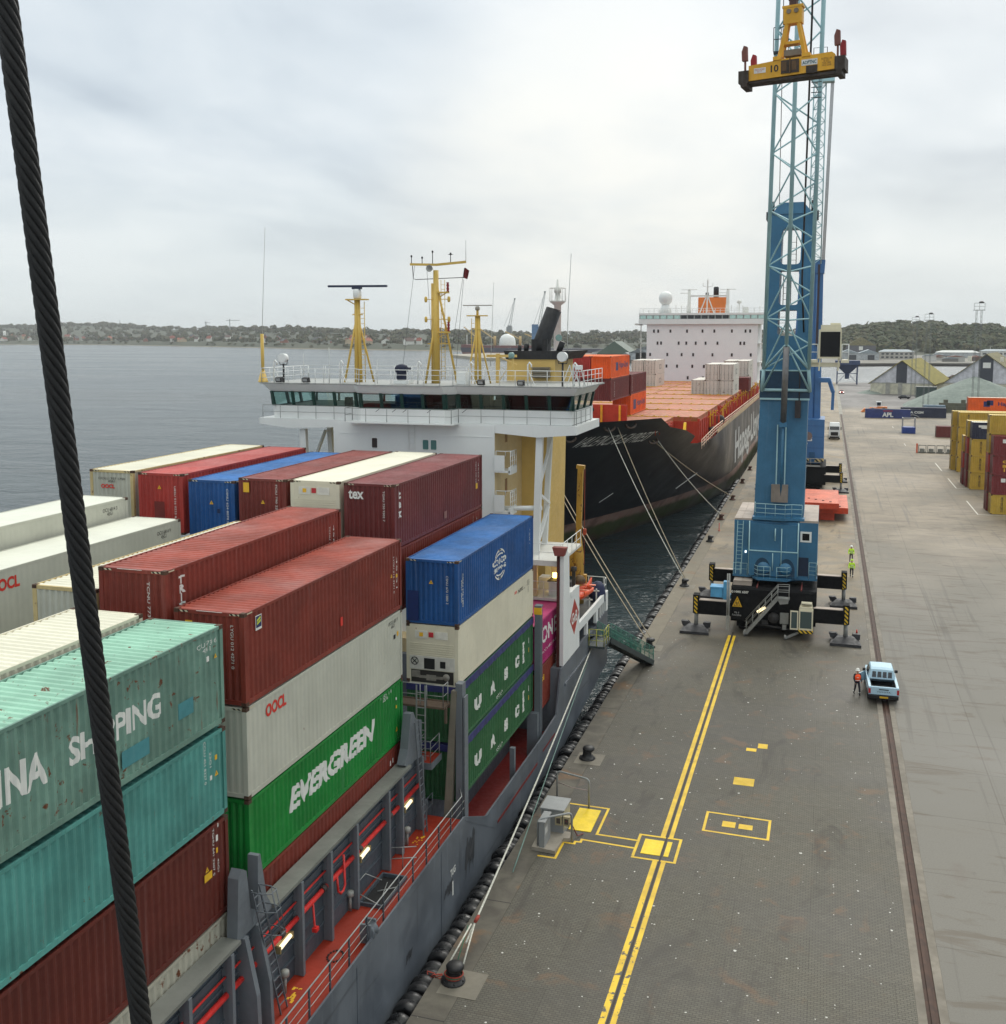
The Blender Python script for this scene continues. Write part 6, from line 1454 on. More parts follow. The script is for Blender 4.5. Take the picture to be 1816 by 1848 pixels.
# chassis details facing the camera
YF2 = OY-5.92
mb = MB(); mb.box(-6.75, -5.3, YF2+.9, YF2+2.3, 3.752, 4.1); mb.box(-6.7, -6.05, YF2+.85, YF2+2.25, 4.1, 4.14); mb.box(-6.0, -5.35, YF2+.85, YF2+2.25, 4.1, 4.14); Cc(mb, "engine_hatch", K_roof)
mb = MB(); mb.box(-4.9, -4.8, YF2+.25, YF2+3, 3.752, 3.85); mb.box(-1.5, -1.4, YF2+.25, YF2+3, 3.752, 3.85); Cc(mb, "deck_strip", plain("strip_red", rgb(128,64,60), .6))
mb = MB(); mb.prism([(-6.72,2.2),(-5.95,2.2),(-6.33,3.05)], 'xz', YF2-.04, YF2-.02, 0); mb.prism([(-6.6,2.26),(-6.07,2.26),(-6.33,2.9)], 'xz', YF2-.05, YF2-.039, 1); mb.prism([(-6.55,2.3),(-6.12,2.3),(-6.33,2.83)], 'xz', YF2-.06, YF2-.049, 0); mb.box(-6.42,-6.36,YF2-.07,YF2-.059,2.36,2.6,1); mb.box(-6.3,-6.24,YF2-.07,YF2-.059,2.36,2.6,1); Cc(mb, "warning_triangle", [yellow_paint, black_paint])
letters("lettering", "G HMK 6507", (-6.82, YF2-.01, 3.32), (1,0,0), (0,0,1), 1.35, .2, white_paint, cr, .03)
letters("lettering", "Mk 4\nReachline", (-6.7, YF2-.01, 1.45), (1,0,0), (0,0,1), .7, .36, plain("pale_print", rgb(170,170,168)), cr)
# stairs with rail, lit lamp
mb = MB(); a, b_ = Vector((-5.55, YF2-.35, .25)), Vector((-3.2, YF2-.35, 3.25))
mb.bar(a+Vector((0,-.35,0)), b_+Vector((0,-.35,0)), .06, .22); mb.bar(a+Vector((0,.3,0)), b_+Vector((0,.3,0)), .06, .22)
for k in range(13): p = a.lerp(b_, (k+.5)/13); mb.box(p.x-.13, p.x+.13, p.y-.33, p.y+.28, p.z, p.z+.03)
mb.box(-3.25, -2.3, YF2-.75, YF2-.02, 3.2, 3.28); mb.prism([(-3.2,3.2),(-2.35,3.2),(-2.4,2.9),(-3.0,2.8)], 'xz', YF2-.72, YF2-.1); mb.box(-5.75,-5.45,YF2-.75,YF2,.22,.4); mb.lathe([(.05,-.1),(.2,-.08),(.2,.08),(.05,.1)], (-5.7,YF2-.5,.2), 'x', 12); st = Cc(mb, "stairs", K_grey)
mb = MB()
for y in (YF2-.72, YF2-.04):
    for h in (.55, 1.0): mb.tube([(a.x-.1,y,a.z+h),(b_.x,y,b_.z+h),(-2.35,y,3.28+h)] if True else [], .025, 6)
    for k in range(6): p = a.lerp(b_, k/5); mb.tube([(p.x,y,p.z),(p.x,y,p.z+1.0)], .022, 5)
    mb.tube([(-2.35,y,3.28),(-2.35,y,4.28)], .025, 5)
mb.build("stair_rail", K_grey, st)
mb = MB(); mb.bar((-4.75,YF2-.1,1.9),(-4.15,YF2-.1,2.35),.16,.2); Cc(mb, "stair_lamp", lampmat)
# driver's lower cab
mb = MB(); mb.box(-1.55,-.5,YF2-.9,YF2-.02,.95,2.55); mb.box(-1.5,-.55,YF2-.85,YF2-.1,2.55,2.75); mb.box(-1.4,-.6,YF2-.7,YF2-.2,2.95,3.05); mb.bar((-1.4,YF2-.6,2.7),(-1.4,YF2-.6,3.0),.05); mb.bar((-.6,YF2-.6,2.7),(-.6,YF2-.6,3.0),.05); mb.box(-2.2,-1.6,YF2-.98,YF2-.9,.95,2.45); lc = Cc(mb, "lower_cab", K_cream)
mb = MB(); mb.box(-1.45,-.6,YF2-.915,YF2-.9,1.1,2.42); mb.box(-2.12,-1.68,YF2-.995,YF2-.98,1.08,2.36); mb.build("cab_pane", glass("cab_pane_glass", (.06,.09,.09,1), .1), lc)
mb = MB(); mb.box(-1.58,-.48,YF2-.95,YF2-.1,.7,.94); mb.build("hazard_board", HZ, lc)
mb = MB(); mb.bar((-1.6,YF2-.5,.6),(-2.5,YF2-.6,.15),.16,.16); mb.lathe([(.05,-.1),(.2,-.08),(.2,.08),(.05,.1)], (-2.55,YF2-.6,.2), 'x', 12); mb.box(-3.0,-2.35,YF2-.25,YF2-.05,1.15,2.0); mb.box(-2.8,-2.5,YF2-.3,YF2-.05,.7,1.1); Cc(mb, "towing_gear", K_grey)
mb = MB(); mb.tube([(-5.3,YF2-.05,1.0),(-3.5,YF2-.2,.85),(-2.0,YF2-.15,.7)], .06, 6); mb.lathe([(.1,-.2),(.42,-.15),(.42,.1),(.1,.15)], (-3.5,YF2-.1,1.55), 'y', 14); mb.box(-4.4,-3.9,YF2-.2,YF2,1.0,1.3); Cc(mb, "cable_drum", plain("drum_dark", rgb(52,50,50), .6, var=.3))
mb = MB(); mb.tube([(-6.95,YF2-.3,.5),(-6.95,YF2-.3,4.9)], .07, 8); mb.tube([(-7.1,YF2-.3,.5),(-7.1,YF2-.3,4.9)], .05, 8); mb.box(-7.15,-6.9,YF2-.4,YF2-.2,.3,1.5); Cc(mb, "cable_guide", plain("pipe_pale", rgb(150,150,146), .45))
mb = MB(); mb.box(-8.5,-7.55,YF2+.6,YF2+1.6,2.7,3.45); mb.box(-8.55,-7.5,YF2+.55,YF2+1.65,3.45,3.55); mb.box(-7.5,-7.1,YF2+.6,YF2+1.2,2.5,4.0); mb.box(-7.6,-6.85,YF2+.8,YF2+1.4,2.6,2.9); Cc(mb, "light_blue_box", paint("light_blue", rgb(84,160,206), .5, rust=.1))
# slewing house
mb = MB(); mb.box(-6.84,-.35,OY-4.0,OY+4.4,4.4,8.9); mb.box(-5.55,-1.9,OY-4.25,OY-4.0,6.55,8.7); mb.box(-5.6,-1.85,OY-4.45,OY-4.0,4.5,6.5); mb.lathe([(2.9,3.75),(2.9,4.4)], (OX,OY,0), 'z', 28); mb.prism([(-6.9,OY-4.0),(-5.4,OY-4.05),(-4.9,OY-5.0),(-2.6,OY-5.0),(-2.1,OY-4.05),(-.3,OY-4.0),(-.3,OY-3.0),(-6.9,OY-3.0)], 'xy', 4.25, 4.42); hs = Cc(mb, "slewing_house", K_blue)
mb = MB(); mb.box(-6.84,-5.5,OY-3.98,OY+4.3,8.901,9.05); mb.box(-1.75,-.35,OY-3.98,OY+4.3,8.901,9.08); mb.box(-6.3,-6.25,OY-3.9,OY+4,9.051,9.07); mb.box(-6.8,-5.55,OY-.5,OY-.4,9.051,9.07); mb.build("house_roof", K_roof, hs)
mb = MB()
for x in (-4.55, -2.65):
    pts = [(x+.62*math.cos(R_(a)), 5.05+.95*math.sin(R_(a))) for a in range(0, 181, 15)]; pts = [(x+.62,4.55)]+pts+[(x-.62,4.55)]
    mb.prism(pts, 'xz', OY-4.47, OY-4.451)
mb.build("arch_opening", K_dkblue, hs)
mb = MB()
for x in (-4.45, -2.75): mb.lathe([(.0,-.25),(.3,-.2),(.5,-.05),(.52,.05)], (x,OY-4.45,5.15), 'y', 18)
mb.build("winch_drum", K_blue, hs)
mb = MB()
for x in (-5.62, -1.83): mb.tube([(x,OY-4.3,4.6),(x,OY-4.3,8.9)], .055, 6)
mb.tube([(-3.1,OY-4.5,5),(-3.1,OY-4.4,8.4)], .04, 6); mb.tube([(-3.6,OY-4.4,7.4),(-3.6,OY-4.4,8.4)], .05, 6); mb.tube([(-3.75,OY-4.5,5.0),(-3.75,OY-4.5,6.4)], .04, 6); mb.box(-5.6,-1.85,OY-4.48,OY-4.3,6.5,6.56); mb.build("house_pipe", K_teal, hs)
mb = MB(); mb.box(-1.68,-.82,OY-4.06,OY-4.001,7.35,8.2,0); mb.box(-1.52,-.98,OY-4.07,OY-4.06,7.5,8.05,1); mb.build("square_window", [M_white, dglass], hs)
mb = MB(); mb.box(-1.75,-1.0,OY-4.03,OY-4.001,4.6,6.1); mb.build("house_door", plain("door_dark_blue", rgb(14,34,60), .4), hs)
mb = MB(); mb.box(-5.95,-5.85,OY-4.1,OY-4.0,6.25,6.4); mb.build("house_lamp", plain("white_lamp", rgb(250,250,245), .4, emit=(1,1,.95,1), es=2.5), hs)
ladder("house_ladder", (-6.45,OY-4.12,4.5), (-6.35,OY-4.12,8.85), (.22,0,0), K_teal, hs)
rail_run("house_railing", [(-5.3,OY-4.2,4.42),(-4.9,OY-4.95,4.42),(-3.9,OY-4.95,4.42)], .95, K_teal, hs, 2, .5, .022); rail_run("house_railing", [(-3.4,OY-4.95,4.42),(-2.6,OY-4.95,4.42),(-2.2,OY-4.2,4.42)], .95, K_teal, hs, 2, .5, .022); rail_run("house_railing", [(-.95,OY-4.05,4.42),(-.4,OY-4.05,4.42),(-.35,OY-3.3,4.42)], 1.3, K_teal, hs, 3, .5, .022)
rail_run("house_railing", [(-6.85,OY-4.1,4.42),(-5.75,OY-4.1,4.42)], .95, K_teal, hs, 1, .5, .02)
# tower: solid lower part, open frame above
TB = [(-5.4,OY-3.1),(-1.5,OY-3.1),(-1.5,OY+1.3),(-5.4,OY+1.3)]; TM = [(-5.05,OY-2.7),(-1.4,OY-2.7),(-1.4,OY+1.0),(-5.05,OY+1.0)]; TT = [(-4.78,OY-2.5),(-1.3,OY-2.5),(-1.3,OY+.8),(-4.78,OY+.8)]
def lerp4(A, B_, f): return [(a[0]+(b_[0]-a[0])*f, a[1]+(b_[1]-a[1])*f) for a, b_ in zip(A, B_)]
def Z4(q_, z): return [(p[0], p[1], z) for p in q_]
mb = MB(); mb.hexa(Z4(TB,8.9), Z4(TM,22.0)); mb.hexa(Z4(TM,22.0), Z4(lerp4(TM,TT,.14),23.7))
def colm(x0f, x1f, z0, z1):
    f0, f1 = (z0-22)/12, (z1-22)/12; q0, q1 = lerp4(TM,TT,f0), lerp4(TM,TT,f1)
    def sub(q_): 
        xa, xb = q_[0][0], q_[1][0]; return [(xa+(xb-xa)*x0f, q_[0][1]), (xa+(xb-xa)*x1f, q_[0][1]), (xa+(xb-xa)*x1f, q_[2][1]), (xa+(xb-xa)*x0f, q_[2][1])]
    mb.hexa(Z4(sub(q0),z0), Z4(sub(q1),z1))
colm(0,.29,23.7,33.3); colm(.72,1,23.7,33.3)
for z0, z1 in ((25.75,26.15),(28.95,29.35),(32.3,33.3)): colm(.29,.72,z0,z1)
for z, s in ((23.7,1),(25.75,-1),(26.15,1),(28.95,-1),(29.35,1),(32.3,-1)):   # rounded corners of the openings
    q_ = lerp4(TM,TT,(z-22)/12); xa = q_[0][0]; wd = q_[1][0]-xa; r = .62 if z == 32.3 else .32
    for xf, d in ((.29,1),(.72,-1)):
        xx_ = xa+wd*xf; pts = [(xx_, z)] + [(xx_+d*(r-r*math.sin(R_(a))), z+s*(r-r*math.cos(R_(a)))) for a in (0,15,30,45,60,75,90)]
        mb.prism([pts[0]]+[(xx_+d*r, z)]+pts[2:-1]+[(xx_, z+s*r)], 'xz', q_[0][1]+.01, q_[0][1]+.4)
mb.hexa(Z4([(-4.6,OY-2.6),(-1.5,OY-2.6),(-1.5,OY+.9),(-4.6,OY+.9)],33.3), Z4([(-4.0,OY-2.4),(-2.2,OY-2.4),(-2.2,OY+.7),(-4.0,OY+.7)],34.2))
tw = Cc(mb, "tower", K_blue)
mb = MB()
for x in (-4.7, -1.4):
    for z in (33.2, 33.8): mb.lathe([(.05,-.25),(.45,-.22),(.4,0),(.45,.22),(.05,.25)], (x,OY-1.6,z+.2), 'x', 16)
    mb.box(x-.35,x+.35,OY-2.4,OY-.8,32.9,33.5); mb.box(x-.06,x+.06,OY-2.6,OY-.6,33.2,34.3)
mb.build("head_sheave", plain("sheave_dark", rgb(44,48,54), .5), tw)
mb = MB(); mb.box(-5.15,-1.3,OY-3.0,OY-2.72,18.6,18.75); mb.box(-5.2,-1.3,OY-3.0,OY-2.72,20.9,21.0); mb.box(-3.75,-3.65,OY-3.12,OY-2.9,10.6,16.6); mb.box(-3.1,-3.0,OY-3.12,OY-2.9,10.6,16.6); mb.build("tower_rail", K_teal, tw)
mb = MB(); mb.box(-5.2,-1.3,OY-2.96,OY-2.5,18.75,20.9); mb.build("pivot_recess", K_dkblue, tw)
mb = MB(); mb.box(-4.05,-2.75,OY-3.6,OY-3.1,10.4,11.8); mb.build("gear_box", paint("taupe_box", rgb(128,118,110), .6), tw)
rail_run("tower_railing", [(-5.3,OY-3.2,9.2),(-5.2,OY-4.0,9.2),(-2.9,OY-4.2,9.2),(-2.4,OY-3.9,9.2),(-1.6,OY-3.9,9.2)], 1.1, K_teal, tw, 2, .7, .03)
mb = MB(); mb.prism([(-5.5,OY-3.1),(-5.4,OY-4.1),(-2.9,OY-4.3),(-2.3,OY-4.0),(-1.4,OY-4.0),(-1.4,OY-3.1)], 'xy', 9.0, 9.2); mb.build("tower_balcony", K_blue, tw)
for z0, x0, x1 in ((29.4,-3.5,-2.6),(26.2,-3.9,-2.9),(23.8,-4.0,-3.3)):
    ladder("inner_ladder", ((x0+x1)/2,OY+.5,z0), ((x0+x1)/2,OY+.5,z0+2.4), (.3,0,0), K_rope, tw, step=.45)
# operator's cab on the tower
mb = MB(); mb.box(-.75,.95,OY-4.4,OY-2.0,21.95,24.2); mb.box(-.6,.9,OY-4.2,OY-2.2,24.2,24.55); mb.box(-1.4,.9,OY-4.0,OY-2.2,21.3,21.6); mb.box(.1,.85,OY-3.8,OY-2.6,24.55,24.7); mb.bar((-.6,OY-4.2,21.95),(-.65,OY-4.2,21.0),.12); mb.bar((.8,OY-4.2,21.95),(.75,OY-4.2,21.0),.12); cb = Cc(mb, "operator_cab", K_cream)
mb = MB(); mb.box(-.6,.85,OY-4.43,OY-4.401,22.1,24.02); mb.build("cab_front_pane", dglass, cb)
rail_run("cab_railing", [(-1.4,OY-4.1,21.85),(-.8,OY-4.1,21.85)], 1.2, M_white, cb, 1, .35, .05, .045); rail_run("cab_railing", [(1.0,OY-4.1,21.85),(1.5,OY-4.1,21.85)], 1.2, M_white, cb, 1, .32, .05, .045)
mb = MB(); mb.box(.96,1.55,OY-4.2,OY-2.4,21.62,21.85); mb.box(-1.45,-.76,OY-4.2,OY-2.4,21.62,21.85); mb.build("cab_walkway", K_cream, cb)
# lattice boom leaning towards the camera, luffing cylinder
def up(a, b_, k): a = Vector(a); b_ = Vector(b_); return a+(b_-a)*k
KX = 1.55
cl = ((-4.85,OY-4.0,21.1), up((-4.85,OY-4.0,21.1), (-4.02,77,46.6), KX)); crr = ((-1.42,OY-4.0,21.1), up((-1.42,OY-4.0,21.1), (-1.03,77,46.4), KX)); cc = ((-3.1,84.0,23.1), up((-3.1,84.0,23.1), (-2.68,76,46.3), KX))
mb = MB(); lattice(mb, [cl, cc, crr], 10, .15, .062, ((0,1),(2,1),(0,2)))
mb.tube([cl[0], cc[0], crr[0]], .11, 8); mb.tube([(-5.0,OY-3.2,19.3), cl[0]], .14, 8); mb.tube([(-1.3,OY-3.2,19.3), crr[0]], .14, 8); mb.tube([(-5.0,OY-3.2,19.3), cc[0], (-1.3,OY-3.2,19.3)], .1, 8); mb.tube([(-5.0,OY-3.2,19.4),(-1.3,OY-3.2,19.4)], .12, 8)
bo = Cc(mb, "lattice_boom", K_teal)
mb = MB(); mb.tube([(-3.1,84.1,22.9),(-3.25,OY-3.8,16.9)], .24, 12, 0); mb.tube([(-3.25,OY-3.8,16.9),(-3.3,OY-3.5,10.9)], .1, 8, 1); mb.box(-3.55,-2.95,OY-4.0,OY-3.4,16.5,16.9,1); Cc(mb, "luffing_cylinder", [plain("cylinder_grey", rgb(120,118,118), .35, .5), K_blue])
mb = MB(); mb.box(-4.3,-3.3,77.5,78.4,43.3,43.42); mb.box(-1.6,-.6,78.2,79,42.0,42.1)
for x in (-4.3, -3.8, -3.3): mb.tube([(x,77.5,43.4),(x,77.5,45.0)], .03, 5)
mb.tube([(-4.3,77.5,44.2),(-3.3,77.5,44.2)], .03, 5); mb.tube([(-4.3,77.5,45.0),(-3.3,77.5,45.0)], .03, 5)
mb.tube([(-1.6,78.2,42.1),(-1.6,78.2,43.6),(-.7,78.2,43.6),(-.7,78.2,42.1)], .03, 5)
for k in range(5): mb.bar((-1.7,78.0,40.2+k*.35),(-1.0,78.0,40.2+k*.35),.05)
mb.build("boom_walkway", plain("walkway_dark", rgb(48,54,60), .6), bo)
mb = MB(); mb.tube([(-4.75,OY-1.6,33.8), up((-4.75,OY-1.6,33.8),(-3.55,70,57),1.0)], .035, 5); mb.tube([(-1.35,OY-1.6,33.8),(-.9,70,57)], .035, 5); mb.tube([(-1.9,OY-2.9,24.0),(-2.1,84.5,28),(-1.75,76.5,45),(-1.6,70.5,56)], .07, 6); mb.tube([(-4.1,OY-1.6,34.2),(-3.4,70,57)], .03, 5); mb.tube([(-1.5,OY-1.6,34),(-.6,72,56)], .03, 5)
for p in ((-1.5,OY-2.95,21),): mb.tube([(p[0]-.6,p[1],21.2),(p[0]-.6,p[1]-.1,17.8)], .05, 6); mb.box(p[0]-.9,p[0]-.45,p[1]-.4,p[1],17.2,18.6)
Cc(mb, "crane_cable", K_rope)
# spreader hanging from the hook
SX, SYY, SZ = -2.35, 62.0, 38.5
sp_ = thing("container_spreader", "yellow container spreader hanging from the crane hook, numbered ten, red flippers raised", "spreader", (SX, SYY, SZ), R_(-9))
sp_.rotation_euler = (0, R_(-1.0), R_(-9))
SY_ = paint("spreader_yellow", rgb(214, 158, 30), .5, rust=.55, streak=.3, var=.12, rustc=rgb(52,36,26)); SD = paint("spreader_grime", rgb(54, 44, 36), .7, rust=.6, var=.3)
def Sp(mb, name, mats, parent=None): return mb.build(name, mats, parent or sp_, True)
mb = MB(); mb.prism([(-2.35,-.52),(-2.35,.30),(-.4,.45),(.4,.45),(2.15,.5),(2.3,.38),(2.3,-.42)], 'xz', -.5, .5); Sp(mb, "main_beam", SY_)
mb = MB(); mb.box(-2.9,-2.34,-.62,.62,-.62,.05); mb.box(-2.75,-2.4,-.7,.7,-.85,-.6); mb.box(2.31,2.85,-.62,.62,-.5,.2); mb.box(2.4,2.7,-.7,.7,-.75,-.48); mb.box(-2.4,2.4,-.45,.45,-.66,-.522); mb.box(-.55,.42,-.56,-.5,-.35,.35); mb.box(.8,1.4,-.55,-.505,-.5,-.1); Sp(mb, "end_frame", SD)
mb = MB()
for x in (-.38, .16): mb.box(x-.13, x+.13, -.58, -.561, -.22, .26)
mb.box(-.09,-.03,-.62,-.561,-.4,.42); Sp(mb, "beam_bracket", plain("bracket_brown", rgb(90,66,40), .7))
mb = MB()
for s in (-1, 1):
    for y in (-.4, .4): mb.bar((s*.72,y,.42),(s*.30,y*.5,2.45),.14,.2)
    mb.box(s*.78-.22,s*.78+.22,-.55,.55,.42,.62)
mb.box(-.55,.55,-.3,.3,1.25,1.4); mb.box(-.5,.5,-.3,.3,2.35,3.25); mb.box(-.56,.56,-.32,.32,3.2,3.32); mb.box(-.6,.6,-.25,.25,.43,.5); Sp(mb, "head_frame", SY_)
mb = MB()
for x in (-.2, .2): mb.lathe([(.13,-.02),(.13,.02)], (x,-.33,3.0), 'y', 12)
mb.box(-.45,.45,-.3,.3,.62,.95); Sp(mb, "grey_box", paint("spreader_grey", rgb(120,108,92), .6))
mb = MB(); mb.lathe([(.05,-.2),(.4,-.16),(.4,.16),(.05,.2)], (0,0,3.95), 'y', 16); mb.box(-.2,.2,-.24,.24,3.3,4.7); mb.tube([(-.12,0,4.7),(.1,4,20)], .03, 5); mb.tube([(.12,0,4.7),(.3,4,20)], .03, 5); Sp(mb, "hook_block", plain("hook_brown", rgb(74,50,42), .7, var=.3))
M_flip = paint("flipper_red", rgb(150, 34, 42), .5, rust=.4); M_flip2 = paint("flipper_brown", rgb(110, 64, 54), .6, rust=.6)
for x, y, h, m in ((-2.55,-.45,1.0,M_flip2), (-2.25,.45,.7,M_flip), (2.45,-.45,1.2,M_flip2), (2.62,.45,.85,M_flip)):
    mb = MB(); mb.box(x-.05,x+.05,y-.05,y+.05,-.2,h-.2); mb.prism([(x-.16,h-.4),(x+.14,h-.4),(x+.12,h+.35),(x-.06,h+.42),(x-.18,h+.1)], 'xz', y-.14, y+.14); Sp(mb, "flipper", m)
letters("lettering", "10", (-1.12,-.51,-.2), (1,0,0), (0,0,1), .42, .38, black_paint, sp_, .02, local=True)
mb = MB(); mb.box(-2.05,-1.4,-.512,-.501,-.16,.12); mb.box(.55,1.4,-.512,-.501,-.06,.26); Sp(mb, "label_plate", plain("plate_white", rgb(210,210,206)))
letters("lettering", "ADPTNC", (.6,-.514,.0), (1,0,0), (0,0,1), .75, .18, plain("teal_print", rgb(24,84,100)), sp_, .02, local=True); letters("lettering", "MAX LOAD\n32 5 T", (-2.0,-.514,-.12), (1,0,0), (0,0,1), .55, .2, plain("red_print", rgb(180,60,50)), sp_, local=True); letters("lettering", "ADPTNC AB\nSE 0321\nTARE 5900\nMAX 32500", (1.6,-.503,-.22), (1,0,0), (0,0,1), .55, .45, plain("brown_print", rgb(100,66,30)), sp_, local=True)
# ------------------------------------------------------------------ second crane, further along the quay
c2 = thing("harbour_crane", "second blue harbour crane further along the quay, half hidden behind the first", "crane", (-3.2, 172, 0))
crane_base(c2, -3.3, 171.5)
def C2(mb, name, mats, parent=None): return mb.build(name, mats, parent or c2)
mb = MB(); mb.box(-7.0,-.2,166.5,174,4.6,10.9); mb.lathe([(2.9,3.75),(2.9,4.6)], (-3.3,171.5,0), 'z', 24); h2 = C2(mb, "slewing_house", K_blue2)
mb = MB()
for z in (6.5, 8.2, 9.9): mb.box(-6.9,-.25,166.47,166.49,z,z+.06)
mb.build("house_seam", plain("seam_blue", rgb(36,84,136), .5), h2)
mb = MB(); mb.box(-7.0,-.2,166.46,166.48,4.4,4.95); mb.build("hazard_band", hazard("house_stripes", rgb(214,190,130), rgb(24,22,20), 1.4), h2)
mb = MB(); mb.box(-2.3,-1.5,166.1,166.46,4.3,5.9); mb.build("vent_box", paint("vent_blue", rgb(30,80,120), .5), h2)
letters("lettering", "CRANES\nALD", (-4.65,166.45,6.9), (1,0,0), (0,0,1), 2.7, 1.3, white_paint, c2, .03)
mb = MB(); mb.lathe([(.65,-.02),(.65,.02)], (-2.6,166.46,8.35), 'y', 18); C2(mb, "emblem", plain("emblem_brown", rgb(120,104,100)))
mb = MB(); mb.hexa(Z4([(-5.4,169),(-.9,169),(-.9,173),(-5.4,173)],10.9), Z4([(-4.6,169.5),(-1.1,169.5),(-1.1,173),(-4.6,173)],34.4)); mb.hexa(Z4([(-4.7,169.3),(-.95,169.3),(-.95,173),(-4.7,173)],33.2), Z4([(-4.6,169.4),(-.85,169.4),(-.85,173),(-4.6,173)],35.2))
for x in (-1.9,): mb.tube([(x,169.0,11),(x-.1,169.3,33)], .1, 6)
mb.box(-1.3,.4,168,170.5,16.5,17.2); mb.bar((.2,168.5,17.0),(.9,168.3,15.0),.5,.5); mb.bar((.9,168.3,15.2),(.85,168.3,12.3),.45,.45); C2(mb, "tower", K_blue2)
mb = MB(); mb.bar((-1.75,169.35,34.5),(-1.75,169.1,22),.35,.1); C2(mb, "soot_stain", plain("soot_brown", rgb(58,52,58), .7))
mb = MB(); lattice(mb, [((-3.4,168,34.5),(-3.1,160,59)), ((-1.5,168,34.5),(-1.45,160,60)), ((-2.4,166.8,34.5),(-2.3,159,60))], 16, .09, .05, ((0,2),(2,1),(0,1)))
mb.box(-3.3,-.3,159,160.5,59.4,60.3); mb.lathe([(.1,-.2),(.55,-.15),(.55,.15),(.1,.2)], (-.6,159.6,60.6), 'x', 14); C2(mb, "lattice_boom", K_teal)
mb = MB()
for k in range(4): mb.tube([(-1.35+k*.12,169.5,35),(-.75+k*.12,160,60)], .05, 5)
C2(mb, "hoist_rope", plain("rope_grey", rgb(128,132,136), .6))
mb = MB(); mb.box(-6.5,-.6,165.2,166.4,3.78,3.9); C2(mb, "platform", K_grey); rail_run("platform_railing", [(-6.4,165.3,3.9),(-.6,165.3,3.9),(-.6,166.4,3.9)], 1.1, K_grey, c2, 1, 1.2, .06, .05)
ladder("stairs", (-4.5,164.6,.2), (-2.6,165.0,3.8), (0,.35,0), K_grey, c2)
# ================================================================== ON THE QUAY
M_bol = plain("bollard_black", rgb(26, 25, 26), .5, var=.3)
M_bolr = plain("bollard_rust", rgb(78, 48, 36), .7, var=.3)
def bollard(x, y, label, m=M_bol):
    t = thing("bollard", label, "bollard", (x, y, .012), rnd.uniform(-.2,.2), "mooring bollards along the quay edge")
    mb = MB(); mb.lathe([(.46,0),(.46,.05),(.40,.09),(.34,.13),(.26,.2),(.24,.42),(.26,.5)], (0,0,0), 'z', 20)
    mb.lathe([(.26,.48),(.33,.54),(.34,.62),(.28,.70),(.12,.74),(0,.745)], (.09,-.02,0), 'z', 20); mb.build("bollard_post", m, t, True)
    mb = MB()
    for k in range(6): a = k*1.047; mb.lathe([(0,.05),(.035,.05),(.035,.12),(0,.125)], (.40*math.cos(a),.40*math.sin(a),0), 'z', 6)
    mb.build("anchor_bolts", m, t, True)
    return t
BL = ["black bollard in the left foreground with a white hawser and red twine round it", "black bollard standing bare on its concrete pad beside the steel cabinet", "bollard at the gangway foot taking two pale mooring lines", "bollard beside the front left crane foot, two ropes leading down to it", "black bollard just beyond the rear left crane foot", "rusty bollard level with the blue crane house", "rusty bollard with a single mooring rope, left of the crane tower", "rusty bollard furthest along the quay, below the black hull"]
BP_ = [(-12.55,34.3),(-12.3,55.8),(-12.4,77.9),(-12.4,98.4),(-12.4,120.9),(-12.6,136),(-12.6,153),(-12.6,171)]
for i, (x, y) in enumerate(BP_): bollard(x, y, BL[i], M_bol if i < 5 else M_bolr)
bollard(-12.6, 188, "tiny bollard near the far end of the quay by the hull", M_bolr)
q = MB()
for x, y in BP_[:4]: q.box(-12.9, -11.4, y-.85, y+.75, .0125, .016)
struct(q.build("bollard_pad", paint("pad_concrete", rgb(122,116,104), .8, streak=0, rust=.3, var=.12)))
# tyre fenders strung along the quay wall
def mat_tyre():
    m, t, b = newmat("wet_tyre"); k = NT(t); v = k.coord(rnd=True); n = k.noise(v, 4, 5)
    t.links.new(k.mix(k.mr(n,.35,.7), rgb(16,16,18), rgb(34,34,36)), b.inputs['Base Color']); t.links.new(k.mr(n,.3,.7,.22,.6), b.inputs['Roughness'])
    t.links.new(k.bump(n,.5,.04), b.inputs['Normal']); return m
TM_ = mat_tyre()
mb = MB(); mb.lathe([(.22,-.46),(.40,-.49),(.49,-.45),(.53,-.34),(.53,-.06),(.45,-.03),(.45,.03),(.53,.06),(.53,.34),(.49,.45),(.40,.49),(.22,.46)], (0,0,0), 'y', 22); tyre_me = mb.mesh("tyre_fender")
y = 24.0; k = 0
while y < 178:
    o = put("tyre_fender", tyre_me, TM_); o.location = (-13.87+rnd.uniform(-.03,.03), y, -.78+rnd.uniform(-.2,.08)); o.rotation_euler = (rnd.uniform(-.12,.12), rnd.uniform(0,6), rnd.uniform(-.12,.12))
    tag(o, "black tyre fender strung along the quay wall in the row between ship and quay", "fender", "tyre fenders along the quay wall")
    y += 1.15 + rnd.uniform(-.04,.06)
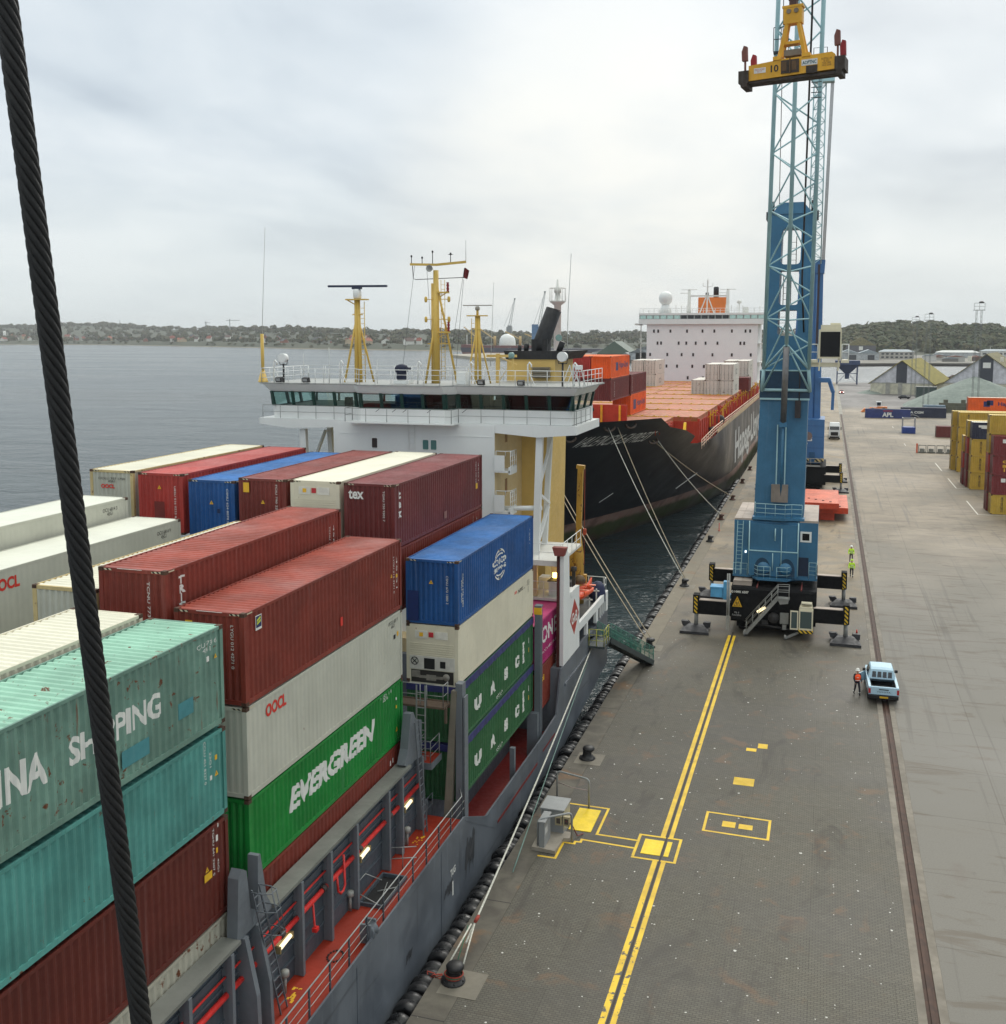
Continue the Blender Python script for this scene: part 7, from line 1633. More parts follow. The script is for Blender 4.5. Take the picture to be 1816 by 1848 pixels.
# electric cabinet with hoop guards
t = thing("shore_cabinet", "grey steel shore power cabinet on a concrete plinth at the quay edge", "cabinet", (-11.9, 45.5, 0))
galv = paint("galvanised_steel", rgb(146, 148, 148), .4, rust=.05, streak=.15, var=.1)
mb = MB(); mb.prism([(-12.45,44.7),(-11.3,44.6),(-11.25,45.9),(-10.95,46.0),(-11.0,46.6),(-12.5,46.7)], 'xy', .0125, .18); mb.build("plinth", paint("plinth_concrete", rgb(150,142,130), .8, streak=0, rust=.15), t)
mb = MB(); mb.box(-12.45,-11.35,46.4,47.7,.02,1.25); mb.box(-12.5,-11.3,46.35,47.75,1.25,1.32); mb.build("cabinet_body", galv, t)
mb = MB(); mb.box(-12.12,-11.85,44.75,45.85,.18,1.35); mb.box(-12.16,-11.8,44.72,45.88,1.35,1.42); mb.build("side_panel", galv, t)
mb = MB(); mb.box(-11.849,-11.84,44.85,45.3,.75,1.05); mb.build("notice", plain("notice_white", rgb(190,190,186)), t)
for x in (-11.72, -11.33):
    mb = MB(); mb.box(x, x+.32, 46.22, 46.39, .62, 1.08); o = mb.build("socket_box", plain("socket_beige", rgb(172,160,128), .5), t); mb = MB(); mb.box(x+.07, x+.25, 46.2, 46.219, .72, .98); mb.build("socket_cover", plain("socket_dark", rgb(70,62,54), .5), o)
def hoop(x0, y0, x1, y1, h, lab):
    t = thing("hoop_guard", lab, "guard rail", (x0, y0, 0)); mb = MB(); a, b_ = Vector((x0,y0,0)), Vector((x1,y1,0)); d = (b_-a).normalized(); pts = [a]
    for k in range(5): an = R_(180-22.5*k); pts.append(a+d*(.2+.2*math.cos(an))+Vector((0,0,h-.2+.2*math.sin(an))))
    for k in range(5): an = R_(90-22.5*k); pts.append(b_-d*.2+d*(.2*math.cos(an))+Vector((0,0,h-.2+.2*math.sin(an))))
    mb.tube(pts+[b_], .05, 10); mb.build("hoop", galv, t); return t
hoop(-12.2,44.9,-10.85,46.0,1.45,"galvanised steel hoop guard in front of the shore cabinet"); t = hoop(-12.65,50.3,-10.85,49.75,1.5,"galvanised steel hoop guard behind the yellow pit cover")
mb = MB(); mb.tube([(-12.6,50.28,.9),(-11.8,50.05,.82),(-10.95,49.8,.9)], .02, 5); mb.build("chain", plain("chain_red", rgb(170,150,146), .5), t)
mb = MB(); mb.tube([(-11.2,46.2,.9),(-10.9,46.3,.7),(-10.7,46.5,.1),(-10.5,46.9,.05)], .03, 6); tag(mb.build("power_cable", plain("cable_red", rgb(120,60,56))), "thin reddish power cable trailing from the shore cabinet", "cable")
# red marker post and crane cone
mb = MB(); mb.lathe([(.16,.012),(.16,.05),(.05,.06),(.05,1.0),(0,1.02)], (-12.05,128,0), 'z', 10); tag(mb.build("marker_post", plain("post_red", rgb(178,70,56), .5)), "thin red marker post near the water edge, left of the crane house", "post")
mb = MB(); mb.box(2.62,2.98,84.4,84.76,.001,.05); mb.lathe([(.14,.05),(.1,.35)], (2.8,84.58,0), 'z', 12); mb.lathe([(.1,.351),(.075,.55)], (2.8,84.58,0), 'z', 12, 1); mb.lathe([(.075,.551),(.03,.85),(0,.86)], (2.8,84.58,0), 'z', 12); tag(mb.build("traffic_cone", [plain("cone_red", rgb(220,52,40), .5), white_paint]), "red and white traffic cone behind the front right crane foot", "cone")
# mooring lines
ropew = plain("hawser_white", rgb(200,198,186), .8, var=.2, scale=9); ropeb = plain("hawser_tan", rgb(166,152,128), .85, var=.2, scale=9)
def line(a, b_, sag, r, mat, label, n=14, name="mooring_line"):
    a, b_ = Vector(a), Vector(b_); pts = [a.lerp(b_, i/n) - Vector((0,0,sag*4*(i/n)*(1-i/n))) for i in range(n+1)]; mb = MB(); mb.tube(pts, r, 6)
    o = mb.build(name, mat); tag(o, label, "mooring line", "mooring lines"); return o
line((-14.35,66.4,3.3), (-12.5,35.6,.75), .25, .045, ropew, "white hawser from the grey ship's stern down to the nearest bollard")
mb = MB(); mb.tube([(-12.63,36.6,.92),(-12.78,34.6,.55)], .035, 6); mb.tube([(-12.5,36.6,.92),(-12.25,34.6,.55)], .035, 6); mb.tube([(-12.72,36.5,.9),(-12.5,34.5,.5)], .02, 5, 1); mb.lathe([(.07,-.2),(.08,0),(.07,.2)], (-12.53,37.0,.93), 'y', 8, 2)
for k in range(3): mb.tube([(-12.52+.31*math.cos(a*.4)*(1+.06*k), 34.3+.31*math.sin(a*.4), .22+.05*k) for a in range(16)], .03, 5, 1 if k == 1 else 2, closed=True)
tag(mb.build("rope_eye", [ropew, plain("rope_green", rgb(48,110,84), .8), plain("rope_red", rgb(150,58,44), .8)]), "white and green rope eye spliced round the nearest bollard", "rope")
mb = MB(); rr = random.Random(2); mb.tube([(-12.9-.06*i+.18*math.sin(i*1.7), 34.4+.16*math.cos(i*1.3), .03) for i in range(12)], .018, 5); tag(mb.build("loose_twine", plain("twine_red", rgb(176,70,54), .8)), "loose red twine lying left of the nearest bollard", "twine")
line((-14.35,64.9,2.6), (-12.55,42.0,.3), -.05, .03, plain("line_green", rgb(110,136,128), .8), "thin grey-green line running beside the white hawser down the hull")
line((-28.2,101.6,13.4), (-12.3,78.2,.6), .5, .04, ropeb, "upper pale line of the pair running from behind the yellow casing to the gangway bollard")
line((-27.4,102.9,10.6), (-12.5,77.8,.5), .5, .04, ropeb, "lower pale line of the pair running from behind the yellow casing to the gangway bollard")
line(hullpt(108.5,14.0,.1), (-12.45,98.6,.6), .5, .042, ropew, "left line of the pair from the black bow's upper fairlead to the quay")
line(hullpt(109.6,14.0,.1), (-12.25,98.4,.6), .45, .042, ropeb, "right line of the pair from the black bow's upper fairlead to the quay")
line(hullpt(119.5,11.7,.1), (-12.6,153,.5), .4, .06, ropeb, "rusty breast line from the black bow's lower fairlead towards the far quay")
line(hullpt(120.3,11.7,.1), (-12.5,136.2,.5), .5, .06, ropew, "pale breast line next to the rusty one, black bow to quay")
# gangway
t = thing("gangway", "dark gangway with green net rails leading from the grey ship's stern to the quay", "gangway", (-12, 73, 0))
gm = plain("gangway_dark", rgb(58,66,66), .6); gn = plain("net_green", rgb(64,120,104), .6); gy = plain("rail_yellow_green", rgb(170,170,80), .5)
ga, gb = Vector((-13.75,67.3,3.62)), Vector((-11.9,73.9,.25)); d = (gb-ga).normalized(); sx = d.cross(Vector((0,0,1))).normalized()*.5
mb = MB(); mb.hexa([ga-sx-Vector((0,0,.15)), gb-sx-Vector((0,0,.15)), gb+sx-Vector((0,0,.15)), ga+sx-Vector((0,0,.15))][::-1], [ga-sx, gb-sx, gb+sx, ga+sx][::-1]); 
for s in (-1, 1): mb.bar(ga+sx*s*1.04-Vector((0,0,.1)), gb+sx*s*1.04-Vector((0,0,.1)), .06, .34)
for k in range(22): p = ga.lerp(gb, (k+.5)/22); mb.bar(p-sx, p+sx, .05, .05)
mb.lathe([(.05,-.5),(.14,-.48),(.14,.48),(.05,.5)], (gb.x,gb.y,.15), 'x', 10); mb.build("walkway", gm, t)
mb = MB(); up_ = Vector((0,0,1))
for s in (-1, 1):
    for k in range(10): p = ga.lerp(gb, k/9)+sx*s; mb.tube([p, p+up_*1.05], .025, 5)
    for h in (.5, 1.05): mb.tube([ga+sx*s+up_*h, gb+sx*s+up_*h], .028, 5)
mb.build("handrail", gn, t)
mb = MB()
for s in (-1, 1):
    for k in range(46): p = ga.lerp(gb, k/46)+sx*s*1.02; q_ = ga.lerp(gb, min(1,(k+3)/46))+sx*s*1.02; mb.bar(p+up_*.02, q_+up_*1.0, .012); mb.bar(p+up_*1.0, q_+up_*.02, .012)
mb.build("safety_net", gn, t)
mb = MB(); mb.box(-14.4,-13.3,65.3,67.6,3.45,3.6); t2 = mb.build("boarding_platform", gm, t)
rail_run("platform_rail", [(-13.35,65.35,3.6),(-13.35,66.8,3.6)], 1.1, gy, t, 2, .5, .025, .035); rail_run("platform_rail", [(-14.35,65.35,3.6),(-13.35,65.35,3.6)], 1.1, gy, t, 2, .5, .025, .035)
# ------------------------------------------------------------------ people
def person(label, x, y, rz, top, trou, helmet, stride=.22, arm=.15, group=None, vest_only=False, z=.0, pose="walk"):
    t = thing("person", label, "person", (x, y, z), rz, group)
    J = {'pel':(0,0,.93),'spi':(0,.01,1.15),'che':(0,.0,1.36),'nec':(0,.01,1.50),'hd':(0,.03,1.62),'hdt':(0,.03,1.75),
      'hl':(-.10,0,.90),'kl':(-.11,stride*.55+.03,.50),'al':(-.11,stride*.7,.09),'tl':(-.11,stride*.7+.15,.05),
      'hr':(.10,0,.90),'kr':(.11,-stride*.35+.05,.50),'ar':(.11,-stride,.11),'tr':(.11,-stride+.14,.05),
      'sl':(-.19,0,1.42),'el':(-.26,-arm*.5,1.16),'wl':(-.25,-arm*.3+.14,.95),'fl':(-.24,-arm*.2+.19,.86),
      'sr':(.19,0,1.42),'er':(.26,arm*.4,1.16),'wr':(.25,arm+.12,.96),'fr':(.24,arm+.17,.87)}
    RD = {'pel':.145,'spi':.13,'che':.155,'nec':.062,'hd':.092,'hdt':.075,'hl':.09,'kl':.066,'al':.048,'tl':.035,'hr':.09,'kr':.066,'ar':.048,'tr':.035,'sl':.075,'el':.05,'wl':.036,'fl':.03,'sr':.075,'er':.05,'wr':.036,'fr':.03}
    ED = [('pel','spi'),('spi','che'),('che','nec'),('nec','hd'),('hd','hdt'),('pel','hl'),('hl','kl'),('kl','al'),('al','tl'),('pel','hr'),('hr','kr'),('kr','ar'),('ar','tr'),('che','sl'),('sl','el'),('el','wl'),('wl','fl'),('che','sr'),('sr','er'),('er','wr'),('wr','fr')]
    def skin(name, keys, grow, mats, assign):
        idx = {k: i for i, k in enumerate(keys)}; me = bpy.data.meshes.new(name)
        me.from_pydata([J[k] for k in keys], [(idx[a], idx[b_]) for a, b_ in ED if a in idx and b_ in idx], []); me.update()
        o = bpy.data.objects.new(name+"_tmp", me); COL.objects.link(o); m = o.modifiers.new("skin", 'SKIN'); s = o.modifiers.new("sub", 'SUBSURF'); s.levels = 2; s.render_levels = 2
        if not me.skin_vertices: me.attributes.new("skin", 'FLOAT', 'POINT') if False else None
        return o, me, idx, grow, mats, assign
    def make(name, keys, grow, mats, assign):
        idx = {k: i for i, k in enumerate(keys)}
        bm = bmesh.new(); lay = bm.verts.layers.skin.verify(); vv = []
        for k in keys:
            v = bm.verts.new(J[k]); r = RD[k]+grow; v[lay].radius = (r*1.12 if k in ('che','spi','pel') else r, r*.82 if k in ('che','spi','pel') else r); v[lay].use_root = (k == keys[0]); vv.append(v)
        for a, b_ in ED:
            if a in idx and b_ in idx: bm.edges.new((vv[idx[a]], vv[idx[b_]]))
        me = bpy.data.meshes.new(name+"_rig"); bm.to_mesh(me); bm.free()
        o = bpy.data.objects.new(name+"_rig", me); COL.objects.link(o); o.modifiers.new("skin", 'SKIN'); s = o.modifiers.new("sub", 'SUBSURF'); s.levels = s.render_levels = 1
        dg = bpy.context.evaluated_depsgraph_get(); dg.update(); out = bpy.data.meshes.new_from_object(o.evaluated_get(dg)); bpy.data.objects.remove(o); bpy.data.meshes.remove(me)
        out.name = name; out.materials.clear()
        for m in mats: out.materials.append(m)
        for p in out.polygons: p.material_index = assign(p.center); p.use_smooth = True
        return put(name, out, mats, t, True)
    sk = plain("skin_tone", rgb(196,146,120), .6); boots = plain("boot_dark", rgb(28,26,26), .7)
    make("body", list(J), 0.0, [sk, trou, boots, top if not vest_only else plain("sleeve_dark", rgb(30,30,38), .8)], lambda c: 2 if c.z < .13 else (1 if c.z < .96 and abs(c.x) < .2 else (3 if (c.z < 1.5 and (c.z > .93)) else 0)))
    if vest_only: make("vest", ['pel','spi','che','nec','sl','sr'], .06, [top], lambda c: 0)
    else: make("jacket", ['pel','spi','che','sl','el','wl','sr','er','wr'], .022, [top], lambda c: 0)
    mb = MB(); mb.lathe([(.115,1.70),(.15,1.70),(.145,1.715),(.118,1.73),(.112,1.79),(.08,1.845),(0,1.86)], (0,.03,0), 'z', 16); mb.build("helmet", helmet, t, True)
    rf = plain("reflective_band", rgb(214,214,208), .4); mb = MB()
    for zz, rx, ry in ((1.05,.205,.155),(1.25,.20,.15)): mb.lathe([(1,-.02),(1,.02)], (0,0,0), 'z', 18); n0 = len(mb.v)-36; mb.v[n0:] = [(v[0]*rx, v[1]*ry, zz+v[2]) for v in mb.v[n0:]]
    mb.build("reflective_band", rf, t, True)
    mb = MB()
    for s, yy in ((-.11, stride*.62), (.11, -stride*.8)): mb.lathe([(.068,-.025),(.068,.025)], (s, yy, .24), 'z', 12)
    mb.build("trouser_band", rf, t, True)
    mb = MB(); mb.box(-.035,.035,.115,.123,1.585,1.60,0); mb.box(-.045,-.02,.115,.124,1.645,1.66,1); mb.box(.02,.045,.115,.124,1.645,1.66,1); mb.prism([(.11,1.60),(.145,1.605),(.115,1.65)], 'yz', -.012, .012, 2); mb.build("face", [plain("lip", rgb(150,90,80)), boots, sk], t, True)
    return t
hv_o = plain("vest_orange", rgb(255, 86, 30), .6); hv_y = plain("jacket_lime", rgb(196, 238, 40), .6); dkt = plain("trousers_dark", rgb(30,30,40), .8); wh = plain("helmet_white", rgb(232,232,226), .4)
person("person in an orange vest and white helmet walking beside the pickup", 2.5, 71.3, R_(200), hv_o, dkt, wh, .25, .2, vest_only=True)
person("person in lime yellow jacket and helmet, nearer of two by the rail", 2.86, 106.9, R_(178), hv_y, dkt, plain("helmet_lime", rgb(190,226,60), .4), .2, .1)
person("person in lime yellow jacket and white helmet, further of two by the rail", 2.95, 114.0, R_(182), hv_y, dkt, wh, .18, .1)
# ------------------------------------------------------------------ vehicles
M_tyre = plain("tyre_black", rgb(22,22,24)); M_hub = plain("hub_grey", rgb(150,152,154), .35, .5); M_plast = plain("plastic_black", rgb(22,23,26), .6); M_tail = plain("tail_red", rgb(170,22,26), .3); M_cwin = glass("car_glass", (.015,.018,.022,1), .05)
def wheel(t, x, y, r, w_, name="wheel"):
    mb = MB(); s = 1 if x > 0 else -1; mb.lathe([(r*.6,-w_/2),(r*.93,-w_/2),(r,-w_*.3),(r,w_*.3),(r*.93,w_/2),(r*.6,w_/2)], (x,y,r), 'x', 20); o = mb.build(name, M_tyre, t, True)
    mb = MB(); mb.lathe([(0,w_*.36),(r*.3,w_*.4),(r*.6,w_*.46),(r*.62,w_*.2)], (0,0,0), 'x', 16)
    mb.v = [(x+v[0]*s, y+v[1], r+v[2]) for v in mb.v]; mb.build("rim", M_hub, o, True)
def section_body(t, name, mat, secs, n_mi=0):
    """secs: list of (y, [ (x,z) half profile from bottom centre to top centre ]) mirrored"""
    mb = MB(); rows = []
    for y, pr in secs: rows.append([(x,y,z) for x, z in pr] + [(-x,y,z) for x, z in pr[::-1]])
    mb.grid(rows, smooth=False, closed=True)
    n = len(rows[0]); o = 0; mb.f.append(list(range(n))); mb.m.append(0); mb.sm.append(False); mb.f.append([ (len(rows)-1)*n+i for i in range(n)][::-1]); mb.m.append(0); mb.sm.append(False)
    return mb.build(name, mat, t, True)
pk = thing("pickup_truck", "pale blue pickup parked over the crane rail with its tail to the camera", "pickup truck", (4.1, 70.0, .0), R_(1.5))
carb = plain("car_pale_blue", rgb(176,206,222), .25, var=.03)
def PF(hw, zb, zt): return [(0,zb),(hw*.9,zb),(hw,zb+.12),(hw,zt-.12),(hw*.97,zt),(0,zt)]
section_body(pk, "body", carb, [(3.35,PF(.92,.42,1.12)),(3.4,PF(.925,.42,1.13)),(4.3,PF(.92,.42,1.10)),(5.05,PF(.86,.45,1.0)),(5.25,PF(.74,.5,.9))])
mb = MB()
for s in (-1, 1):
    a, b_ = sorted((s*.78, s*.93)); mb.box(a, b_, .06, 1.85, .55, 1.12); mb.hexa([(a,1.85,.42),(b_,1.85,.42),(b_,3.35,.42),(a,3.35,.42)], [(a,1.85,1.12),(b_,1.85,1.12),(b_,3.35,1.13),(a,3.35,1.13)])
mb.box(-.78,.78,.04,.14,.62,1.12); mb.box(-.92,.92,.0,.06,.62,1.10); mb.build("cargo_bed", carb, pk, True)
mb = MB(); mb.box(-.78,.78,.14,1.84,.6,.68); mb.box(-.78,-.74,.14,1.84,.68,1.08); mb.box(.74,.78,.14,1.84,.68,1.08); mb.box(-.5,.2,.5,1.0,.68,.74); mb.build("bed_liner", plain("liner_dark", rgb(34,36,38), .7, var=.3), pk, True)
section_body(pk, "cab", carb, [(1.80,[(0,1.08),(.80,1.08),(.80,1.1),(.80,1.1),(.8,1.12),(0,1.12)]),(1.95,[(0,1.08),(.86,1.1),(.84,1.2),(.72,1.62),(.68,1.68),(0,1.7)]),(2.2,[(0,1.08),(.88,1.1),(.86,1.2),(.72,1.72),(.66,1.78),(0,1.80)]),(3.3,[(0,1.08),(.88,1.1),(.86,1.2),(.72,1.72),(.66,1.78),(0,1.80)]),(4.15,[(0,1.05),(.86,1.05),(.85,1.08),(.84,1.1),(.8,1.11),(0,1.12)])])
mb = MB()
for k in range(4): x = -.62+k*.33; mb.hexa([(x,1.80,1.2),(x+.26,1.80,1.2),(x+.26,1.82,1.2),(x,1.82,1.2)], [(x+.03,1.90,1.56),(x+.25,1.90,1.56),(x+.25,1.93,1.56),(x+.03,1.93,1.56)])
mb.build("rear_window", M_cwin, pk, True)
for s in (-1, 1):
    mb = MB(); mb.hexa([(s*.875,2.25,1.18),(s*.885,2.25,1.18),(s*.885,3.6,1.18),(s*.875,3.6,1.18)], [(s*.745,2.3,1.66),(s*.755,2.3,1.66),(s*.755,3.25,1.66),(s*.745,3.25,1.66)]); mb.build("side_window", M_cwin, pk, True)
    mb = MB(); x0, x1 = sorted((s*.80, s*.935)); mb.box(x0, x1, -.015, .25, .68, 1.0); mb.build("tail_light", M_tail, pk, True)
    x0, x1 = sorted((s*.93, s*1.12)); mb = MB(); mb.box(x0, x1, 3.35, 3.5, 1.1, 1.28); mb.build("wing_mirror", M_plast, pk, True)
    for y in (.95, 4.25): wheel(pk, s*.80, y, .38, .26)
mb = MB(); mb.hexa([(-.9,-.16,.38),(.9,-.16,.38),(.92,.1,.38),(-.92,.1,.38)], [(-.9,-.18,.58),(.9,-.18,.58),(.92,.1,.6),(-.92,.1,.6)]); mb.box(-.3,.3,-.012,0,.93,.99); mb.box(-.8,.8,.5,4.6,.3,.45); mb.build("rear_bumper", M_plast, pk, True)
mb = MB(); mb.box(-.26,.26,-.2,-.175,.46,.57); mb.build("number_plate", plain("plate_yellow", rgb(214,170,40)), pk, True)
letters("lettering", "TOYOTA", (-.42,-.006,.76), (1,0,0), (0,0,1), .84, .09, plain("badge_dark", rgb(70,80,86)), pk, .01, local=True)
mb = MB(); mb.hexa([(-.95,3.45,.5),(-.89,3.45,.5),(-1.35,2.65,.5),(-1.41,2.68,.5)][::-1], [(-.95,3.45,1.12),(-.89,3.45,1.12),(-1.35,2.65,1.12),(-1.41,2.68,1.12)][::-1]); mb.build("open_door", carb, pk, True)
# lorry heading towards the camera
lo = thing("lorry", "white lorry driving towards the camera beside the crane rail", "lorry", (1.9, 249, 0))
lw = plain("lorry_white", rgb(222,224,224), .3, var=.03)
mb = MB(); mb.hexa([(-1.2,0,.5),(1.2,0,.5),(1.22,2.1,.5),(-1.22,2.1,.5)], [(-1.18,.1,2.2),(1.18,.1,2.2),(1.22,2.1,2.2),(-1.22,2.1,2.2)]); mb.hexa([(-1.18,.1,2.2),(1.18,.1,2.2),(1.22,2.1,2.2),(-1.22,2.1,2.2)], [(-1.1,.45,3.1),(1.1,.45,3.1),(1.2,2.1,3.1),(-1.2,2.1,3.1)]); mb.hexa([(-1.1,.5,3.1),(1.1,.5,3.1),(1.2,2.1,3.1),(-1.2,2.1,3.1)], [(-.95,1.0,3.8),(.95,1.0,3.8),(1.1,2.1,3.85),(-1.1,2.1,3.85)]); mb.build("cab", lw, lo, True)
mb = MB(); mb.hexa([(-1.08,.07,2.25),(1.08,.07,2.25),(1.08,.12,2.25),(-1.08,.12,2.25)], [(-1.0,.38,3.0),(1.0,.38,3.0),(1.0,.42,3.0),(-1.0,.42,3.0)]); mb.build("windscreen", M_cwin, lo, True)
mb = MB(); mb.box(-.8,.8,-.05,.0,.95,1.75); mb.box(-1.0,1.0,-.08,0,.5,.75); mb.box(-1.5,-1.3,.3,.5,2.2,2.9); mb.box(1.3,1.5,.3,.5,2.2,2.9); mb.build("grille", M_plast, lo, True)
for s in (-1, 1):
    mb = MB(); x0, x1 = sorted((s*.85, s*1.15)); mb.box(x0, x1, -.06, 0, .78, 1.02); mb.build("headlight", plain("lamp_clear", rgb(220,220,210), .2), lo, True)
    for y in (1.2, 4.6, 9.5, 10.8): wheel(lo, s*1.05, y, .5, .34)
mb = MB(); mb.box(-.5,.5,1,12.5,.75,1.05); mb.box(-1.2,1.2,2.6,12.6,1.1,1.3); mb.build("trailer", K_grey, lo, True)
def car(label, x, y, rz, col, lights=False):
    t = thing("car", label, "car", (x, y, 0), rz); m = plain("car_paint_%d" % int(col[0]*999), col, .25, var=.03)
    section_body(t, "body", m, [(-2.1,PF(.75,.45,.8)),(-1.9,PF(.86,.3,.88)),(-.9,PF(.88,.25,.95)),(1.2,PF(.88,.25,.98)),(2.0,PF(.84,.3,.95)),(2.15,PF(.75,.45,.85))])
    section_body(t, "cabin", M_cwin, [(-1.0,[(0,.9),(.8,.9),(.8,.92),(.78,.94),(.7,.95),(0,.96)]),(-.3,[(0,.9),(.82,.92),(.78,1.1),(.66,1.38),(.6,1.42),(0,1.44)]),(1.0,[(0,.9),(.82,.92),(.78,1.1),(.66,1.38),(.6,1.42),(0,1.44)]),(1.8,[(0,.9),(.8,.92),(.78,.94),(.74,.96),(.7,.98),(0,.99)])])
    mb = MB(); mb.box(-.6,.6,-.25,1.0,1.43,1.46); mb.build("roof", m, t, True)
    for s in (-1, 1):
        for yy in (-1.3, 1.3): wheel(t, s*.78, yy, .32, .22)
        mb = MB(); x0, x1 = sorted((s*.5, s*.78)); mb.box(x0, x1, -2.13, -2.0, .6, .76); mb.build("headlight", plain("lit_headlight", rgb(255,250,235), .3, emit=(1,.95,.85,1), es=6) if lights else plain("lamp_clear", rgb(220,220,210)), t, True)
    return t
car("red car with lit headlights driving towards the camera on wet asphalt", 5.6, 447, R_(4), rgb(190,44,30), True)
car("black car parked in front of the long shed", 27.6, 416, R_(80), rgb(26,28,32))
wl_ = thing("wheel_loader", "small orange and white wheel loader behind the dark blue containers", "loader", (15.2, 342, 0), R_(90))
mb = MB(); mb.box(-1.1,1.1,-2.6,.2,.7,1.8); mb.box(-.9,.9,.2,2.4,.7,1.5); mb.bar((-.5,2,1.2),(-.5,4.0,.8),.3); mb.bar((.5,2,1.2),(.5,4.0,.8),.3); mb.hexa([(-1.4,3.9,.1),(1.4,3.9,.1),(1.4,5.0,.1),(-1.4,5.0,.1)], [(-1.4,3.7,1.2),(1.4,3.7,1.2),(1.4,4.0,1.2),(-1.4,4.0,1.2)]); mb.build("body", paint("loader_orange", rgb(214,124,60), .5), wl_, True)
mb = MB(); mb.box(-.8,.8,-.9,.6,1.8,3.3); mb.build("cab", lw, wl_, True); mb = MB(); mb.box(-.7,.7,.6,.63,2.1,3.1); mb.box(-.83,-.8,-.7,.4,2.1,3.1); mb.box(.8,.83,-.7,.4,2.1,3.1); mb.build("cab_pane", M_cwin, wl_, True)
for s in (-1, 1):
    for yy in (-1.6, 1.6): wheel(wl_, s*1.05, yy, .75, .5)
# orange hatch pontoons stacked behind the crane
def pontoon(label, x0, x1, y0, y1, z0, z1):
    t = thing("hatch_pontoon", label, "hatch cover", ((x0+x1)/2, y0, z0), 0, "orange hatch pontoons stacked on the quay")
    mo = paint("pontoon_orange", rgb(196,66,34), .55, rust=.2, streak=.15); mo2 = paint("pontoon_top", rgb(204,104,76), .6, rust=.35, streak=0, rustc=rgb(214,150,90))
    mb = MB(); mb.box(x0, x1, y0, y1, z0, z1-.02); mb.build("side_frame", mo, t)
    mb = MB(); mb.box(x0+.05, x1-.05, y0+.05, y1-.05, z1-.02, z1)
    mb.build("top_plate", mo2, t)
    mb = MB(); rr = random.Random(int(z0*100))
    for k in range(5): x = x0+.6+k*(x1-x0-1.2)/4; mb.box(x-.12,x+.12,y0-.05,y0-.001,z0+.1,z1-.1)
    mb.build("side_rib", mo, t); mb = MB()
    for k in range(6): mb.box(x1-1.2-k*.9,x1-.9-k*.9,y0+1+k*.8,y0+1.25+k*.8,z1+.001,z1+.08)
    mb.build("lashing_socket", plain("socket_brown", rgb(96,50,40)), t)
pontoon("orange steel hatch pontoon at the bottom of the stack, shortest, next to the crane", -3.4, 1.4, 139.8, 150, .002, .95); pontoon("orange steel hatch pontoon in the middle, sticking out furthest right", -3.6, 3.05, 139.4, 151, .96, 1.72); pontoon("orange steel hatch pontoon on top of the stack with a pinkish dusty surface", -3.8, 1.9, 137.8, 150, 1.73, 2.5)
# ================================================================== YARD AND FAR SHORE
G3 = "containers stacked in the yard"
def yb(label, x0, yf, k, mat, L=FT, H=SH, roof=None, zb=None, style='corr'):
    """yard container lying across: left end at x0, long side facing the camera at yf"""
    z = .002 + k*(H+.02) if zb is None else zb
    t = thing("container", label, "container", (x0, yf+CW/2, z), -math.pi/2, G3)
    def p(kind, m): return put(NPART[kind], cmesh(kind, L, H, style), m, t, True)
    p('side', mat); p('side2', mat); p('roof', roof or mat); p('neardoor', [mat, M_rod]); p('frame', [mat, steel_rust, hazc]); return t
def ltext(t, s, y, z, W, H, mat, bold=.02, vert=False):
    x = CW/2+.003
    if vert: return letters("lettering", s, (x, y, z+H), (0,0,-1), (0,1,0), H, W, mat, t, bold, local=True)
    return letters("lettering", s, (x, y, z), (0,1,0), (0,0,1), W, H, mat, t, bold, local=True)
def mplate(t, y, z, w_, h, mat, name="emblem"):
    mb = MB(); mb.box(CW/2-.002, CW/2+.006, y, y+w_, z, z+h); return mb.build(name, mat, t, True)
num = plain("number_dark", rgb(70,58,40))
P_mar2 = paint("yard_maroon", rgb(116,40,42), .55, rust=.3, streak=.2, var=.12)
for k, (lab, m) in enumerate((("mustard container at the foot of the nearest yard stack", P_yel), ("maroon container with small white square, second from the bottom of the nearest yard stack", P_mar2), ("maroon container with yellow stacked letters in the nearest yard stack", P_mar2), ("maroon container with small white square on top of the nearest yard stack", P_mar2))):
    t = yb(lab, 21.3, 151, k, m)
    if k == 0: ltext(t, "MEDU 834 2207 0", 1.2, .4, .3, 1.9, num, vert=True)
    if k == 2: ltext(t, "c\na\ni", 1.2, .5, .5, 1.5, yellow_paint)
    if k in (1, 3): mplate(t, 1.1, 1.7, .55, .5, white_paint)
for k in range(5): yb(["red container at ground level behind the nearest yard stack", "brown container one up behind the nearest yard stack", "red container two up behind the nearest yard stack", "mustard container three up behind the nearest yard stack", "bright mustard container topping the stack behind the nearest one"][k], 21.1, 153.7, k, (P_mar2, P_brown, P_red, P_yel, P_yel)[k], roof=P_yel_r)
for k, (lab, m) in enumerate((("mustard container at the foot of the middle yard stack", P_yel), ("mustard container second up in the middle yard stack", P_yel), ("mustard container third up in the middle yard stack", P_yel), ("dark navy container with white lettering topping the middle yard stack", P_navy))):
    t = yb(lab, 21.5, 174.5, k, m, roof=P_cream_r if k == 3 else P_yel_r)
    if k < 3: ltext(t, "MEDU 420 6637", 1.2, .4, .3, 1.8, num, vert=True)
    else: ltext(t, "CRONOS", 3.2, 1.85, 4.6, .36, white_paint); mplate(t, .9, 1.8, 1.2, .34, white_paint); mplate(t, 1.3, 1.6, 1.0, .2, white_paint)
for k in range(4): yb(["maroon container at ground level behind the middle yard stack", "dark maroon container one up behind the middle yard stack", "mustard container two up behind the middle yard stack", "mustard container topping the row behind the middle yard stack"][k], 21.2, 177.2, k, (P_mar2, P_mar2, P_red, P_yel)[k], roof=P_yel_r)
